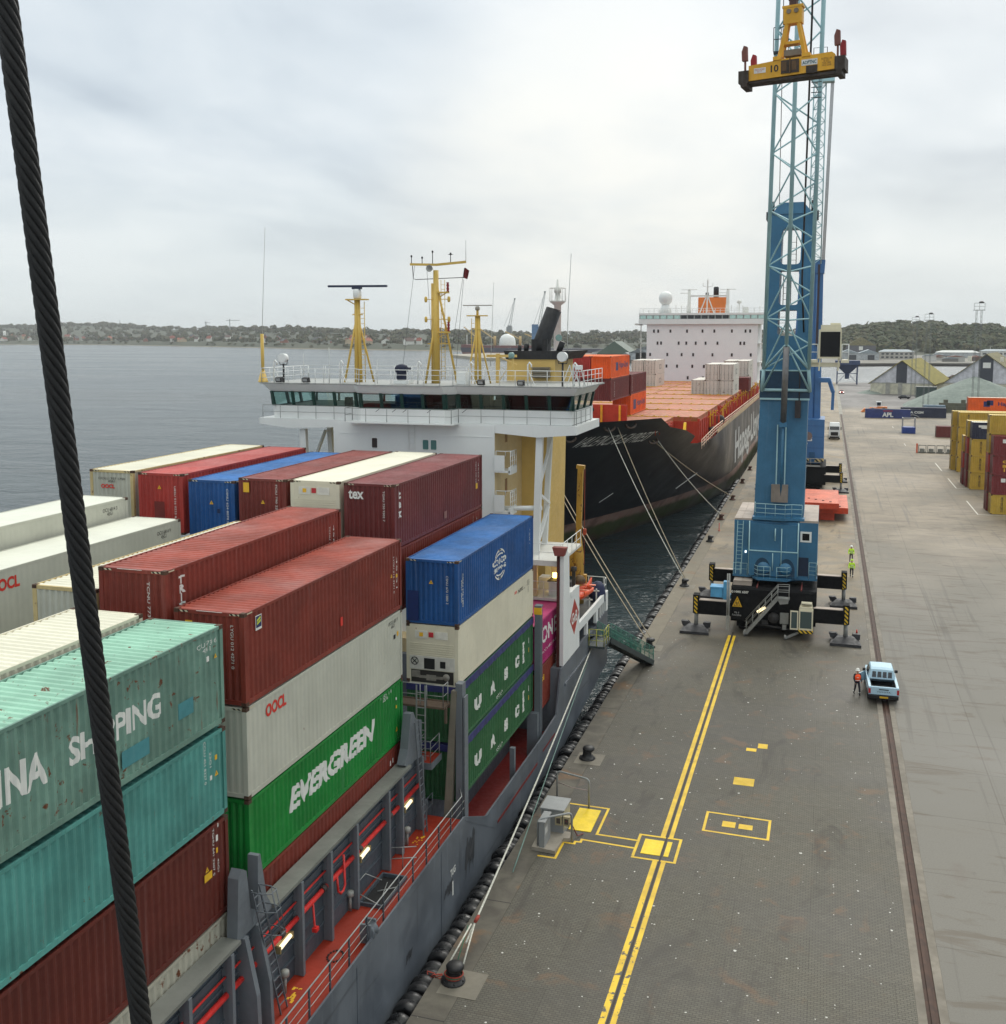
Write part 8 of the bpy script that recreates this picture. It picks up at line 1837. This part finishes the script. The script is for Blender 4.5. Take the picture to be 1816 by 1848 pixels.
for k in range(3): yb(["maroon container at the back left of the middle yard block", "red container at the back left of the middle yard block, one up", "mustard container at the back left of the middle yard block, two up"][k], 21.0, 179.9, k, (P_mar2, P_red, P_yel)[k])
for k in range(4):
    t = yb(["mustard container at the foot of the third yard stack", "mustard container second up in the third yard stack", "mustard container third up in the third yard stack", "mustard container with a big dark emblem topping the third yard stack"][k], 22.0, 196.3, k, P_yel, roof=P_yel_r)
    ltext(t, "MSCU 630 9104", 1.4, .4, .3, 1.8, num, vert=True)
    if k == 3:
        for a, b_ in ((7.0,.45),(8.0,.4),(8.9,.45)): mplate(t, a, .8, b_, 1.0, black_paint, "m_emblem")
        mplate(t, 7.0, 1.75, 2.35, .3, black_paint, "m_emblem")
for k in range(4): yb(["mustard container at ground level at the rear of the third yard stack", "mustard container one up at the rear of the third yard stack", "mustard container two up at the rear of the third yard stack", "mustard container three up at the rear of the third yard stack"][k], 21.3, 199.0, k, P_yel, roof=P_yel_r)
for k in range(4):
    t = yb(["mustard container at the foot of the rear yard stack", "cream container hidden low in the rear yard stack", "maroon container under the bright orange one in the yard", "bright orange container with dark lettering at the right edge"][k], 27.6, 232, k, (P_yel, P_cream, P_mar2, P_orange)[k], H=2.75, roof=P_cream_r)
    if k == 3: ltext(t, "Hapag-Lloyd", 5.6, .9, 6.0, 1.0, M_blk); mplate(t, 2.9, .9, 1.2, 1.1, M_blk); mplate(t, 3.5, 1.2, 1.2, 1.0, M_blk)
yb("dark maroon container standing alone behind the third yard stack", 24.6, 262, 0, P_tex, L=6.058)
t = yb("dark blue container with big white lettering lying across the yard", 10.7, 318, 0, paint("yard_blue", rgb(44,58,116), .5, rust=.15, streak=.15), roof=P_navy)
ltext(t, "APL", 4.6, .35, 3.0, 1.3, white_paint, .04); mplate(t, 4.8, 1.95, 2.6, .28, plain("stripe_red", rgb(150,34,44)), "red_stripe")
t = yb("blackish blue container with white lettering beside the dark blue one", 20.6, 323, 0, P_navy, H=HC); ltext(t, "CMA CGM", .9, 1.15, 5.2, .7, white_paint, .04)
mb = MB(); mb.tube([(CW/2+.02, 2.2+i*.35, .75-.028*(i-3)**2+.02) for i in range(9)], .06, 5); mb.build("swoosh", white_paint, t, True)
t = yb("pale blue-roofed container just behind the blackish blue one", 27.2, 330, 0, paint("dusty_blue", rgb(120,140,156), .6, rust=.3), L=6.058, H=3.2)
# blue flat rack frame, rack of rails, block wall
t = thing("blue_flat_rack", "small blue folding frame with a blue plinth standing alone in the yard", "flat rack", (19.2, 270.5, 0)); fb = paint("rack_blue", rgb(34,64,140), .5, rust=.3)
mb = MB(); mb.box(-1.5,1.5,-.6,2.4,.01,1.5); mb.build("plinth", fb, t, True)
mb = MB()
for x in (-1.4,1.4):
    for y in (-.5,2.3): mb.box(x-.08,x+.08,y-.08,y+.08,1.5,3.6)
mb.box(-1.48,1.48,-.58,-.42,3.6,3.75); mb.box(-1.48,1.48,2.22,2.38,3.6,3.75); mb.box(-1.48,-1.32,-.42,2.22,3.6,3.75); mb.box(1.32,1.48,-.42,2.22,3.6,3.75); mb.build("top_frame", paint("rack_grey", rgb(150,150,150), .5), t, True)
t = thing("spreader_rack", "low grey steel rack with an orange end post beside the third yard stack", "rack", (17.6, 226, 0)); mb = MB()
for k in range(4): mb.box(.4+k*1.7,.4+k*1.7+1.5,0,.15,.15,.3); mb.box(.4+k*1.7,.4+k*1.7+1.5,0,.15,1.5,1.65); mb.box(.4+k*1.7,.4+k*1.7+.12,0,.15,.3,1.5); mb.box(.4+k*1.7+1.38,.4+k*1.7+1.5,0,.15,.3,1.5); mb.box(.7+k*1.7,1.6+k*1.7,.2,.6,.02,.9)
mb.box(.3,7.2,.16,.3,.02,.14); mb.build("frame", paint("frame_grey", rgb(124,124,118), .6), t, True); mb = MB(); mb.box(0,.3,0,.3,.02,1.9); mb.build("end_post", paint("post_orange", rgb(196,84,48), .5), t, True)
t = thing("block_wall", "stepped wall of dark stacked concrete blocks in front of the gravel heap", "wall", (33, 346, 0)); mb = MB()
for k in range(9):
    for r in range(3 if k not in (1,5,8) else 4): mb.box(k*1.25, k*1.25+1.22, .03*(k%2), 1.0, .01+r*1.0, .98+r*1.0)
mb.build("block_course", paint("mossy_block", rgb(98,98,84), .85, streak=.3, var=.2), t, True)
# gravel heap and scrap heap
def heap(name, label, cat, pts, mat, seed, rough):
    rr = random.Random(seed); mb = MB(); rows = []
    for r in range(15):
        f = r/14; row = []
        for a in range(40):
            an = a/40*2*math.pi; cx_, cy_, rx, ry, h = pts; w_ = 1+.10*math.sin(3*an+seed)+.05*math.sin(7*an)
            row.append((cx_+rx*(1-f)*w_*math.cos(an), cy_+ry*(1-f)*w_*math.sin(an), h*(f**.94)*(1-.10*f*f) + (rr.uniform(-rough,rough) if r else 0)))
        rows.append(row)
    mb.grid(rows, closed=True); mb.f.append([14*40+i for i in range(40)]); mb.m.append(0); mb.sm.append(True)
    o = mb.build(name, mat); tag(o, label, cat); return o
def mat_gravel(name, a, b_, sc_):
    m, t, b = newmat(name); k = NT(t); v = k.coord('Object'); n = k.noise(v, sc_, 8, .7); n2 = k.noise(k.coord('Object', scale=(1,1,.3)), .25, 5)
    t.links.new(k.mix(k.mr(n2,.35,.65,0,.5), k.mix(k.mr(n,.3,.7), a, b_), dk(b_,.8)), b.inputs['Base Color']); b.inputs['Roughness'].default_value = .95; t.links.new(k.bump(n,.6,.3), b.inputs['Normal']); return m
heap("gravel_heap", "pale grey-green gravel heap between the sheds and the yard stacks", "gravel heap", (46.5,378,22.5,22,11.0), mat_gravel("gravel", rgb(142,150,142), rgb(122,132,126), .9), 3, .25)
heap("gravel_heap", "small low gravel heap against the end of the long shed", "gravel heap", (17.2,452,5,6,1.8), MC.get("gravel") or bpy.data.materials["gravel"], 5, .1)
t = thing("scrap_heap", "dark jagged heap of scrap metal behind the sheds at the right edge", "scrap heap", (95,510,0)); rr = random.Random(9); mb = MB()
for i in range(1500):
    x = rr.uniform(42,130); hm = 2+ (x-42)*.30 if x < 110 else 22; z = rr.uniform(0, max(1.5, hm)); y = 500 - (hm-z)*.5 + rr.uniform(-2,2); s = rr.uniform(.5,1.6); c = Vector((x,y,z)); d = Vector((rr.uniform(-1,1),rr.uniform(-1,1),rr.uniform(-.8,.8)))*s; mb.bar(c-d, c+d, s*.9, s*.4)
rows = [[(42-2,498,-.2),(60,498,5),(80,500,10.5),(100,500,17),(112,501,21),(130,502,23),(150,502,23)],[(40,478,-.2),(60,482,-.2),(80,480,-.2),(100,476,-.2),(112,474,-.2),(130,474,-.2),(150,474,-.2)]]
mb.grid(rows, smooth=False); mb.grid([rows[0], [(p[0],540,-.2) for p in rows[0]]][::-1], smooth=False)
o = mb.build("scrap_pile", mat_gravel("scrap", rgb(92,74,68), rgb(52,44,42), 1.4), t)
# gabled sheds
def shed(label, x0, x1, y0, y1, ze, za, roofm, panel):
    t = thing("storage_shed", label, "shed", ((x0+x1)/2, y0, 0), R_(-12)); xc = (x0+x1)/2
    mb = MB(); mb.box(x0,x1,y0,y1,-.2,ze); mb.build("base_wall", paint("shed_cream", rgb(196,192,172), .7, rust=.1, streak=.3), t)
    mb = MB(); mb.prism([(x0,ze),(x1,ze),(xc,za)], 'xz', y0+.01, y1-.01); mb.build("gable_wall", paint("shed_white", rgb(196,196,202), .6, streak=.15), t)
    mb = MB(); w_ = (x1-x0)*panel; zt = za-(w_/(x1-x0))*(za-ze); mb.prism([(xc-w_/2,ze),(xc+w_/2,ze),(xc+w_/2,zt),(xc,za-.05),(xc-w_/2,zt)], 'xz', y0-.12, y0+.009); mb.build("dark_panel", plain("panel_dark", rgb(58,62,72), .6), t)
    mb = MB()
    for s in (-1, 1):
        xe = xc+s*(x1-x0)/2*1.07; ze2 = za-(za-ze)*1.07
        a = [(xc,y0-.6,za+.25),(xe,y0-.6,ze2+.25),(xe,y1+.6,ze2+.25),(xc,y1+.6,za+.25)]; b_ = [(p[0],p[1],p[2]-.3) for p in a]
        if s > 0: mb.hexa(b_, a)
        else: mb.hexa(b_[::-1], a[::-1])
    mb.build("roof", roofm, t)
    mb = MB(); mb.box(x0-.05,x1+.05,y0-.1,y0-.011,ze-.3,ze-.0)
    for f in (.25,.45): x = x0+(x1-x0)*f; mb.box(x,x+1.6,y0-.2,y0-.101,-.1,ze+.1)
    mb.build("wall_pier", paint("pier_grey", rgb(160,158,150), .7, streak=.2), t); return t
moss = paint("mossy_roof", rgb(128,118,48), .85, streak=.2, var=.3); moss2 = paint("mossy_grey_roof", rgb(116,110,78), .85, streak=.2, var=.3)
shed("long shed with a yellow mossy roof, dark panel in its white gable", 16.5, 40, 447, 500, 4.6, 13.4, moss, .17)
t = shed("shed with a dark gable panel and small window, partly behind the gravel heap", 41.5, 69.5, 420, 470, 6.0, 16.6, moss2, .17)
mb = MB(); mb.box(54.4,57.0,419.78,419.87,11.6,13.6); mb.build("gable_window", white_paint, t); mb = MB(); mb.box(49,50.3,421,423,14,15.9); mb.box(60,61,421,423,14,15.6); mb.build("roof_vent", plain("vent_pale", rgb(214,210,196)), t)
t = thing("site_hut", "dark green site hut with a white annex below the long shed", "hut", (33,421,0)); mb = MB(); mb.box(32,39,420,424,.0,4.2); mb.build("hut_wall", paint("hut_green", rgb(62,76,74), .6), t); mb = MB(); mb.box(39.02,42,420.5,424,.0,2.6); mb.build("annex", M_whites, t); mb = MB(); mb.box(31.8,39.2,419.8,424.2,4.21,4.4); mb.build("hut_roof", plain("hut_roof", rgb(84,92,92)), t)
# light masts
def mast(px, Y, zt, label):
    u = (px-908)/1890; p = on_bearing(px, 1, 0); x = p[0]/p[1]*Y
    t = thing("light_mast", label, "light mast", (x, Y, 0)); mb = MB()
    for s in (-1, 1):
        for dx in (-.16,.16): mb.bar((s*.75+dx,0,0),(s*.6+dx,0,zt),.09)
        for k in range(int(zt/1.3)): mb.bar((s*.68-.16,0,k*1.3),(s*.68+.16,0,k*1.3+.65),.05); mb.bar((s*.68+.16,0,k*1.3+.65),(s*.68-.16,0,k*1.3+1.3),.05)
    mb.build("lattice_leg", plain("mast_grey", rgb(120,124,124), .5, .3), t, True)
    mb = MB(); mb.box(-1.4,1.4,-.7,.7,zt,zt+.15)
    for x_ in (-1.3,0,1.3): mb.bar((x_,-.6,zt+.1),(x_,-.6,zt+1.9),.08)
    mb.bar((-1.3,-.6,zt+1.9),(1.3,-.6,zt+1.9),.1); mb.bar((-1.3,-.6,zt+1.0),(1.3,-.6,zt+1.0),.07); mb.build("platform", MC["mast_grey"], t, True)
    mb = MB(); mb.lathe([(0,0),(.6,.1),(.7,.3),(.3,.5),(0,.55)], (.5,0,zt+1.9), 'z', 12); mb.build("lamp_head", plain("lamp_dark", rgb(70,66,66)), t, True)
mast(1761, 305, 30.2, "tallest lattice light mast, standing before the gravel heap at the right"); mast(1672, 352, 28.2, "lattice light mast with a side arm above the long shed"); mast(1648, 430, 28.5, "thin lattice light mast furthest back beside the long shed")
# hopper at the basin
t = thing("cargo_hopper", "dark blue funnel-shaped cargo hopper on legs by the basin edge", "hopper", (9.0,534,0)); hb_ = paint("hopper_blue", rgb(42,62,100), .6, rust=.3)
mb = MB(); mb.hexa([(-1.2,-1.2,5.2),(1.2,-1.2,5.2),(1.2,1.2,5.2),(-1.2,1.2,5.2)], [(-5.4,-4,9.4),(5.4,-4,9.4),(5.4,4,9.4),(-5.4,4,9.4)]); mb.box(-5.7,5.7,-4.3,4.3,9.4,11.4); mb.box(-1,1,-1,1,2.6,5.2); mb.build("funnel_body", hb_, t, True)
mb = MB()
for x in (-4.6,4.6):
    for y in (-3.5,3.5): mb.box(x-.25,x+.25,y-.25,y+.25,0,9.4)
    mb.bar((x,-3.5,.5),(x*.1,-3.5,5.4),.2); mb.bar((x,-3.5,5.2),(x*.2,-3.5,5.3),.3)
mb.build("leg_frame", hb_, t, True)
# buildings across the basin
def block(name, label, cat, x, y, w_, d, h, wall, roof, gable=0.0, n_gab=1, win=None):
    t = thing(name, label, cat, (x, y, .4)); mb = MB(); mb.box(-w_/2,w_/2,0,d,0,h); mb.build("wall", wall, t, True); mb = MB()
    if gable:
        gw = w_/n_gab
        for k in range(n_gab):
            a = -w_/2+k*gw; mb.prism([(a-.2,h),(a+gw+.2,h),(a+gw/2,h+gable)], 'xz', -.5, d+.5)
    else: mb.hexa([(-w_/2-.6,-.6,h),(w_/2+.6,-.6,h),(w_/2+.6,d+.6,h),(-w_/2-.6,d+.6,h)], [(-w_/2*.7,d*.35,h+2),(w_/2*.7,d*.35,h+2),(w_/2*.7,d*.65,h+2),(-w_/2*.7,d*.65,h+2)])
    mb.build("roof", roof, t, True)
    if win:
        for x0, x1, z0, z1, m in win: mb = MB(); mb.box(x0,x1,-.12,-.01,z0,z1); mb.build("door" if z0 < .3 else "window", m, t, True)
    return t
gw_ = paint("warehouse_grey", rgb(170,174,176), .6, streak=.15); dwn = plain("window_dark", rgb(50,54,60), .4); rfg = plain("roof_bluegrey", rgb(140,150,156), .7)
block("warehouse", "grey double-gabled warehouse with two dark doors across the basin", "warehouse", 27, 1030, 36, 30, 6.2, gw_, rfg, 3.4, 2, [(-9,-2,0.1,4.6,dwn),(8,14,.1,4.6,dwn)])
block("office_building", "two-storey pale office block with a blue-grey roof across the basin", "building", 62.5, 1065, 31, 26, 7.2, paint("office_wall", rgb(176,172,164), .7), rfg, 0, 1, [(-14+k*4.2,-11.6+k*4.2,z,z+1.6,dwn) for k in range(7) for z in (1.2,4.4)])
block("house", "house with a dark gable and mossy roof at the foot of the wooded hill", "house", 33, 1180, 30, 14, 12, plain("dark_gable", rgb(84,84,92)), moss2, 9, 1, [(-2,2,7,11,white_paint)])
block("long_warehouse", "long low grey warehouse at the foot of the wooded hill", "warehouse", 126, 1150, 40, 24, 5.5, gw_, plain("roof_pale", rgb(170,174,172)))
block("office_building", "long white low building with window band beside the tank", "building", 170, 1180, 38, 20, 6.5, paint("low_white", rgb(196,196,192), .7), rfg, 0, 1, [(-18+k*5,-14.5+k*5,3,4.6,dwn) for k in range(7)])
t = thing("storage_tank", "white cylindrical storage tank at the right under the hill", "tank", (187,1130,.4)); mb = MB(); mb.lathe([(16,0),(16,13.5)], (0,0,0), 'z', 40); mb.build("tank_shell", M_whites, t, True); mb = MB(); mb.lathe([(16.2,13.5),(12,15),(6,15.8),(0,16)], (0,0,0), 'z', 40); mb.build("tank_roof", M_white, t, True)
rr = random.Random(21)
for i in range(16):
    x = rr.uniform(82,185); y = rr.uniform(980,1090); w_ = rr.uniform(5,14); h = rr.uniform(2.2,5)
    c = (rgb(180,178,172), rgb(120,116,112), rgb(94,70,62), rgb(200,198,194))[i % 4]
    block("harbour_shed", "low harbour shed or boat cradle in the row beyond the basin", "shed", x, y, w_, 6, h, plain("hs%d" % (i%4), c, .7), rfg if i % 2 else plain("rust_roof", rgb(120,74,58)), 1.2)["group"] = "low sheds beyond the basin"
# ---- beyond the ships: made ground with sheds, bulk carrier, dome, far cranes
def at(px, Y):
    p = on_bearing(px, 1, 0); return p[0]/p[1]*Y
block("green_shed", "dark green gabled shed showing between the orange boxes and the white superstructure", "shed", at(1108,1010), 1010, 34, 40, 5, plain("shed_green", rgb(46,66,50)), plain("shed_green_roof", rgb(60,80,66)), 12)
for i, (px, w_, h, lab) in enumerate(((1150,16,7,"grey gabled industrial shed left of the white superstructure"),(1128,10,4,"pale low shed in front of the green one"),(1166,20,10,"grey shed close against the white superstructure"),(1085,22,3,"flat pale industrial building behind the green shed"))): block("industrial_shed", lab, "shed", at(px,960-40*(i==3)*-6), 960+240*(i==3), w_, 20, h, gw_, plain("shed_roof_grey", rgb(112,116,118)), 3)
bk = thing("bulk_carrier", "dark blue and red bulk carrier with cream deck cranes moored beyond the bridge roof", "ship", (at(915,1290), 1290, WZ)); x0 = at(838,1290)-at(915,1290)
M_ox2 = plain("bulk_red", rgb(112,62,60), .6); mb = MB(); mb.prism([(x0+3,-.5),(x0+1,3.6),(128,3.6),(128,-.5)], 'xz', -12, 12); mb.build("boot_top", plain("boot_red", rgb(128,84,80), .6), bk, True); mb = MB(); mb.prism([(x0+1,3.6),(x0-1,9.6),(x0+18,9.2),(128,8.6),(128,3.6)], 'xz', -12.02, 12.02); mb.build("hull", plain("hull_navy", rgb(46,50,68), .5), bk, True)
mb = MB(); mb.prism([(x0,9.6),(x0,13.5),(x0+15,13.2),(x0+17,9.2)], 'xz', -11.5, 11.5)
for k in range(4): mb.box(x0+22+k*22, x0+40+k*22, -8, 8, 8.6, 12.2)
mb.build("deck_house", M_ox2, bk, True)
for k, x in enumerate((x0+20, x0+42, x0+76, x0+100)):
    mb = MB(); mb.lathe([(1.9,8.6),(1.7,20),(1.7,24)], (x,0,0), 'z', 12); mb.bar((x,0,20),(x-20 if k < 3 else x-18,0,36-3*k),1.2); mb.bar((x,0,24),(x-20 if k < 3 else x-18,0,36-3*k),.2); mb.build("deck_crane", plain("crane_cream", rgb(196,168,112)), bk, True)
mb = MB(); mb.bar((x0+4,0,13),(x0+4,0,26),.8); mb.build("bow_mast", white_paint, bk, True)
t = thing("dome_tank", "white dome-topped tank on the far quay behind the bridge roof", "tank", (at(916,1345),1345,0)); mb = MB(); mb.lathe([(11,0),(11,14),(10.2,18.5),(8,22),(4.5,24.2),(0,25)], (0,0,0), 'z', 32); mb.build("dome_shell", M_white, t, True)
def far_crane(px0, px1, sy0, sy1, Y, label, tower=None):
    k = Y/1890*1.0; zf = lambda sy: CAM_Z+(604-sy)*Y/1890; x0, x1 = at(px0,Y), at(px1,Y)
    t = thing("harbour_crane", label, "crane", (x0, Y, 0)); mb = MB(); a, b_ = Vector((0,0,zf(sy0))), Vector((x1-x0,0,zf(sy1)))
    lattice(mb, [(a+Vector((-1.6,0,0)), b_+Vector((-.6,0,0))), (a+Vector((1.6,0,0)), b_+Vector((.6,0,0)))], 9, .35, .16, ((0,1),)); mb.lathe([(0,0),(1.3,.3),(1.3,1.8),(0,2)], (b_.x,0,b_.z-.5), 'z', 10); mb.build("jib", plain("jib_grey", rgb(150,156,158)), t, True)
    mb = MB(); mb.box(-2.5,2.5,-2.5,2.5,0,zf(sy0)); mb.box(-4,3,-3,3,zf(sy0)-9,zf(sy0)-2) if not tower else mb.box(-8,-1,-3,3,6,zf(tower)); mb.build("crane_tower", paint("far_crane_blue", rgb(62,104,146), .5) if tower else plain("far_crane_grey", rgb(130,134,136)), t, True)
    mb = MB(); mb.tube([(-8,0,zf(sy0)-1), b_], .18, 4); mb.build("stay_rope", MC["rope_grey"], t, True)
far_crane(920, 929, 587, 538, 1380, "slender grey crane jib rising behind the white dome"); far_crane(972, 983, 590, 526, 1250, "slender crane jib with a blue tower just left of the leaning black funnel", 585)
# ---- houses on the far left shore
rr = random.Random(17); walls = [rgb(214,212,204), rgb(226,224,216), rgb(150,92,74), rgb(190,170,140)]; roofs = [rgb(134,66,50), rgb(86,64,58), rgb(74,74,78), rgb(150,84,62)]
def house_mesh(w_, d, h, g):
    a = MB(); a.box(-w_/2,w_/2,-d/2,d/2,-4,h); a.prism([(-w_/2,h),(w_/2,h),(0,h+g*.97)], 'xz', -d/2, d/2); b_ = MB()
    for s in (-1,1): q0 = [(0,-d/2-.4,h+g),(s*(w_/2+.5),-d/2-.4,h-.2),(s*(w_/2+.5),d/2+.4,h-.2),(0,d/2+.4,h+g)]; lo_ = [(p[0],p[1],p[2]-.25) for p in q0]; b_.hexa(lo_ if s > 0 else lo_[::-1], q0 if s > 0 else q0[::-1])
    b_.box(w_*.15,w_*.15+.9,-.5,.5,h+g*.4,h+g+1.4); return a.mesh("wall"), b_.mesh("roof")
HM = [house_mesh(9,12,4.5,4), house_mesh(13,9,4,3.6), house_mesh(8,8,6,4.5)]
KND = ["small white-walled house with a red roof among trees on the far shore", "small pale house with a dark roof among trees on the far shore", "brick-red house with a grey roof among trees on the far shore", "sandy-walled house with a red roof among trees on the far shore"]
for i in range(58):
    px = rr.choice((rr.uniform(5,60), rr.uniform(108,330), rr.uniform(330,600), rr.uniform(590,760))); ds = interp(LCOAST, px, 1); d = ds + rr.choice((75, 130, 190, 260, 380))*rr.uniform(.85,1.15)
    z = 7.5 if d < ds+300 else 13; k = i % 4; p = on_bearing(px, d, z); t = thing("house", KND[k], "house", p, rr.uniform(0,3.1), "houses along the far shore"); a, b_ = HM[i % 3]
    s = 1.0+.35*rr.random(); t.scale = (s, s, s)
    put("wall", a, plain("house_wall%d" % k, walls[k], .7), t, True); put("roof", b_, plain("house_roof%d" % k, roofs[k], .8), t, True)
def simple(name, label, cat, px, d, build):
    t = thing(name, label, cat, on_bearing(px, d, 10)); build(t); return t
def tcrane(t, h, l):
    mb = MB(); mb.box(-.9,.9,-.9,.9,0,h); mb.build("crane_mast", plain("thin_grey", rgb(120,124,128)), t, True); mb = MB(); mb.box(-l*.35,l,-.6,.6,h,h+1.4); mb.prism([(-2,h+1.4),(2,h+1.4),(0,h+7)], 'xz', -.4, .4); mb.build("crane_jib", MC["thin_grey"], t, True)
simple("tower_crane", "thin tower crane on the far skyline, its jib pointing right", "tower crane", 418, 3300, lambda t: tcrane(t, 56, 34)); simple("tower_crane", "smaller thin tower crane left of the other one on the far skyline", "tower crane", 375, 3600, lambda t: tcrane(t, 52, 16))
def mast2(t): mb = MB(); mb.lathe([(1.6,0),(1.0,70)], (0,0,0), 'z', 8); mb.build("mast_pole", MC["thin_grey"], t, True)
simple("radio_mast", "thin radio mast on the left skyline", "mast", 221, 4300, mast2)
def lhouse(t): mb = MB(); mb.lathe([(5,0),(4,26)], (0,0,0), 'z', 12); mb.build("tower_shaft", white_paint, t, True); mb = MB(); mb.lathe([(3,26),(3,30),(0,33)], (0,0,0), 'z', 12); mb.build("lantern_room", dwn, t, True)
simple("lighthouse", "white lighthouse with dark lantern at the far left skyline", "lighthouse", 13, 3700, lhouse)
# ================================================================== WIRE ROPE close to the camera
def ray(px, py, dist):
    m = cam.rotation_euler.to_matrix(); d = m @ Vector(((px-908)/1890, -(py-801)/1890, -1.0)); return Vector((0,0,CAM_Z)) + d.normalized()*dist
pa, pb = ray(-46,-420,2.28), ray(284,2060,2.75); ax = (pb-pa); Lr = ax.length; ax.normalize(); e1 = ax.cross(Vector((0,1,0))).normalized(); e2 = ax.cross(e1)
def rope_mat():
    m, t, b = newmat("greased_wire"); k = NT(t); v = k.coord('Object'); n = k.noise(v, 60, 5, .7); n2 = k.noise(v, 900, 2)
    t.links.new(k.mix(k.mr(n,.35,.7), rgb(9,9,10), rgb(24,24,26)), b.inputs['Base Color']); t.links.new(k.mr(n,.3,.7,.5,.75), b.inputs['Roughness']); t.links.new(k.bump(k.math('ADD', n, n2),.6,.0016), b.inputs['Normal']); return m
mb = MB(); NS, RO_, RS, LAY = 8, .0143, .0064, .205
steps = int(Lr/.0085)
for s in range(NS):
    rows = []
    for i in range(steps+1):
        f = Lr*i/steps; th = -2*math.pi*(f/LAY + s/NS); rad = e1*math.cos(th)+e2*math.sin(th); tan = e2*math.cos(th)-e1*math.sin(th); c = pa+ax*f+rad*RO_
        dirv = (ax - tan*(2*math.pi*RO_/LAY)).normalized(); bn = dirv.cross(rad).normalized(); row = []
        for j in range(20):
            an = 2*math.pi*j/20; ww = 1+.045*math.cos(10*(an+f*26)); row.append(c + (rad*math.cos(an)+bn*math.sin(an))*RS*ww)
        rows.append(row)
    mb.grid(rows, closed=True)
mb.tube([pa,pb], .0102, 10)
tag(mb.build("wire_rope", rope_mat()), "thick black twisted wire rope crossing the whole left foreground", "wire rope")
# ================================================================== haze
hm = bpy.data.materials.new("haze_air"); hm.use_nodes = True; t_ = hm.node_tree; t_.nodes.clear()
ho = t_.nodes.new('ShaderNodeOutputMaterial'); hv = t_.nodes.new('ShaderNodeVolumePrincipled'); hv.inputs['Color'].default_value = (.93,.95,.97,1); hv.inputs['Density'].default_value = .00009; hv.inputs['Anisotropy'].default_value = .15
t_.links.new(hv.outputs[0], ho.inputs['Volume'])
mb = MB(); mb.box(-6500,6500,-200,7200,-9.5,140); stuff(mb.build("haze", hm))
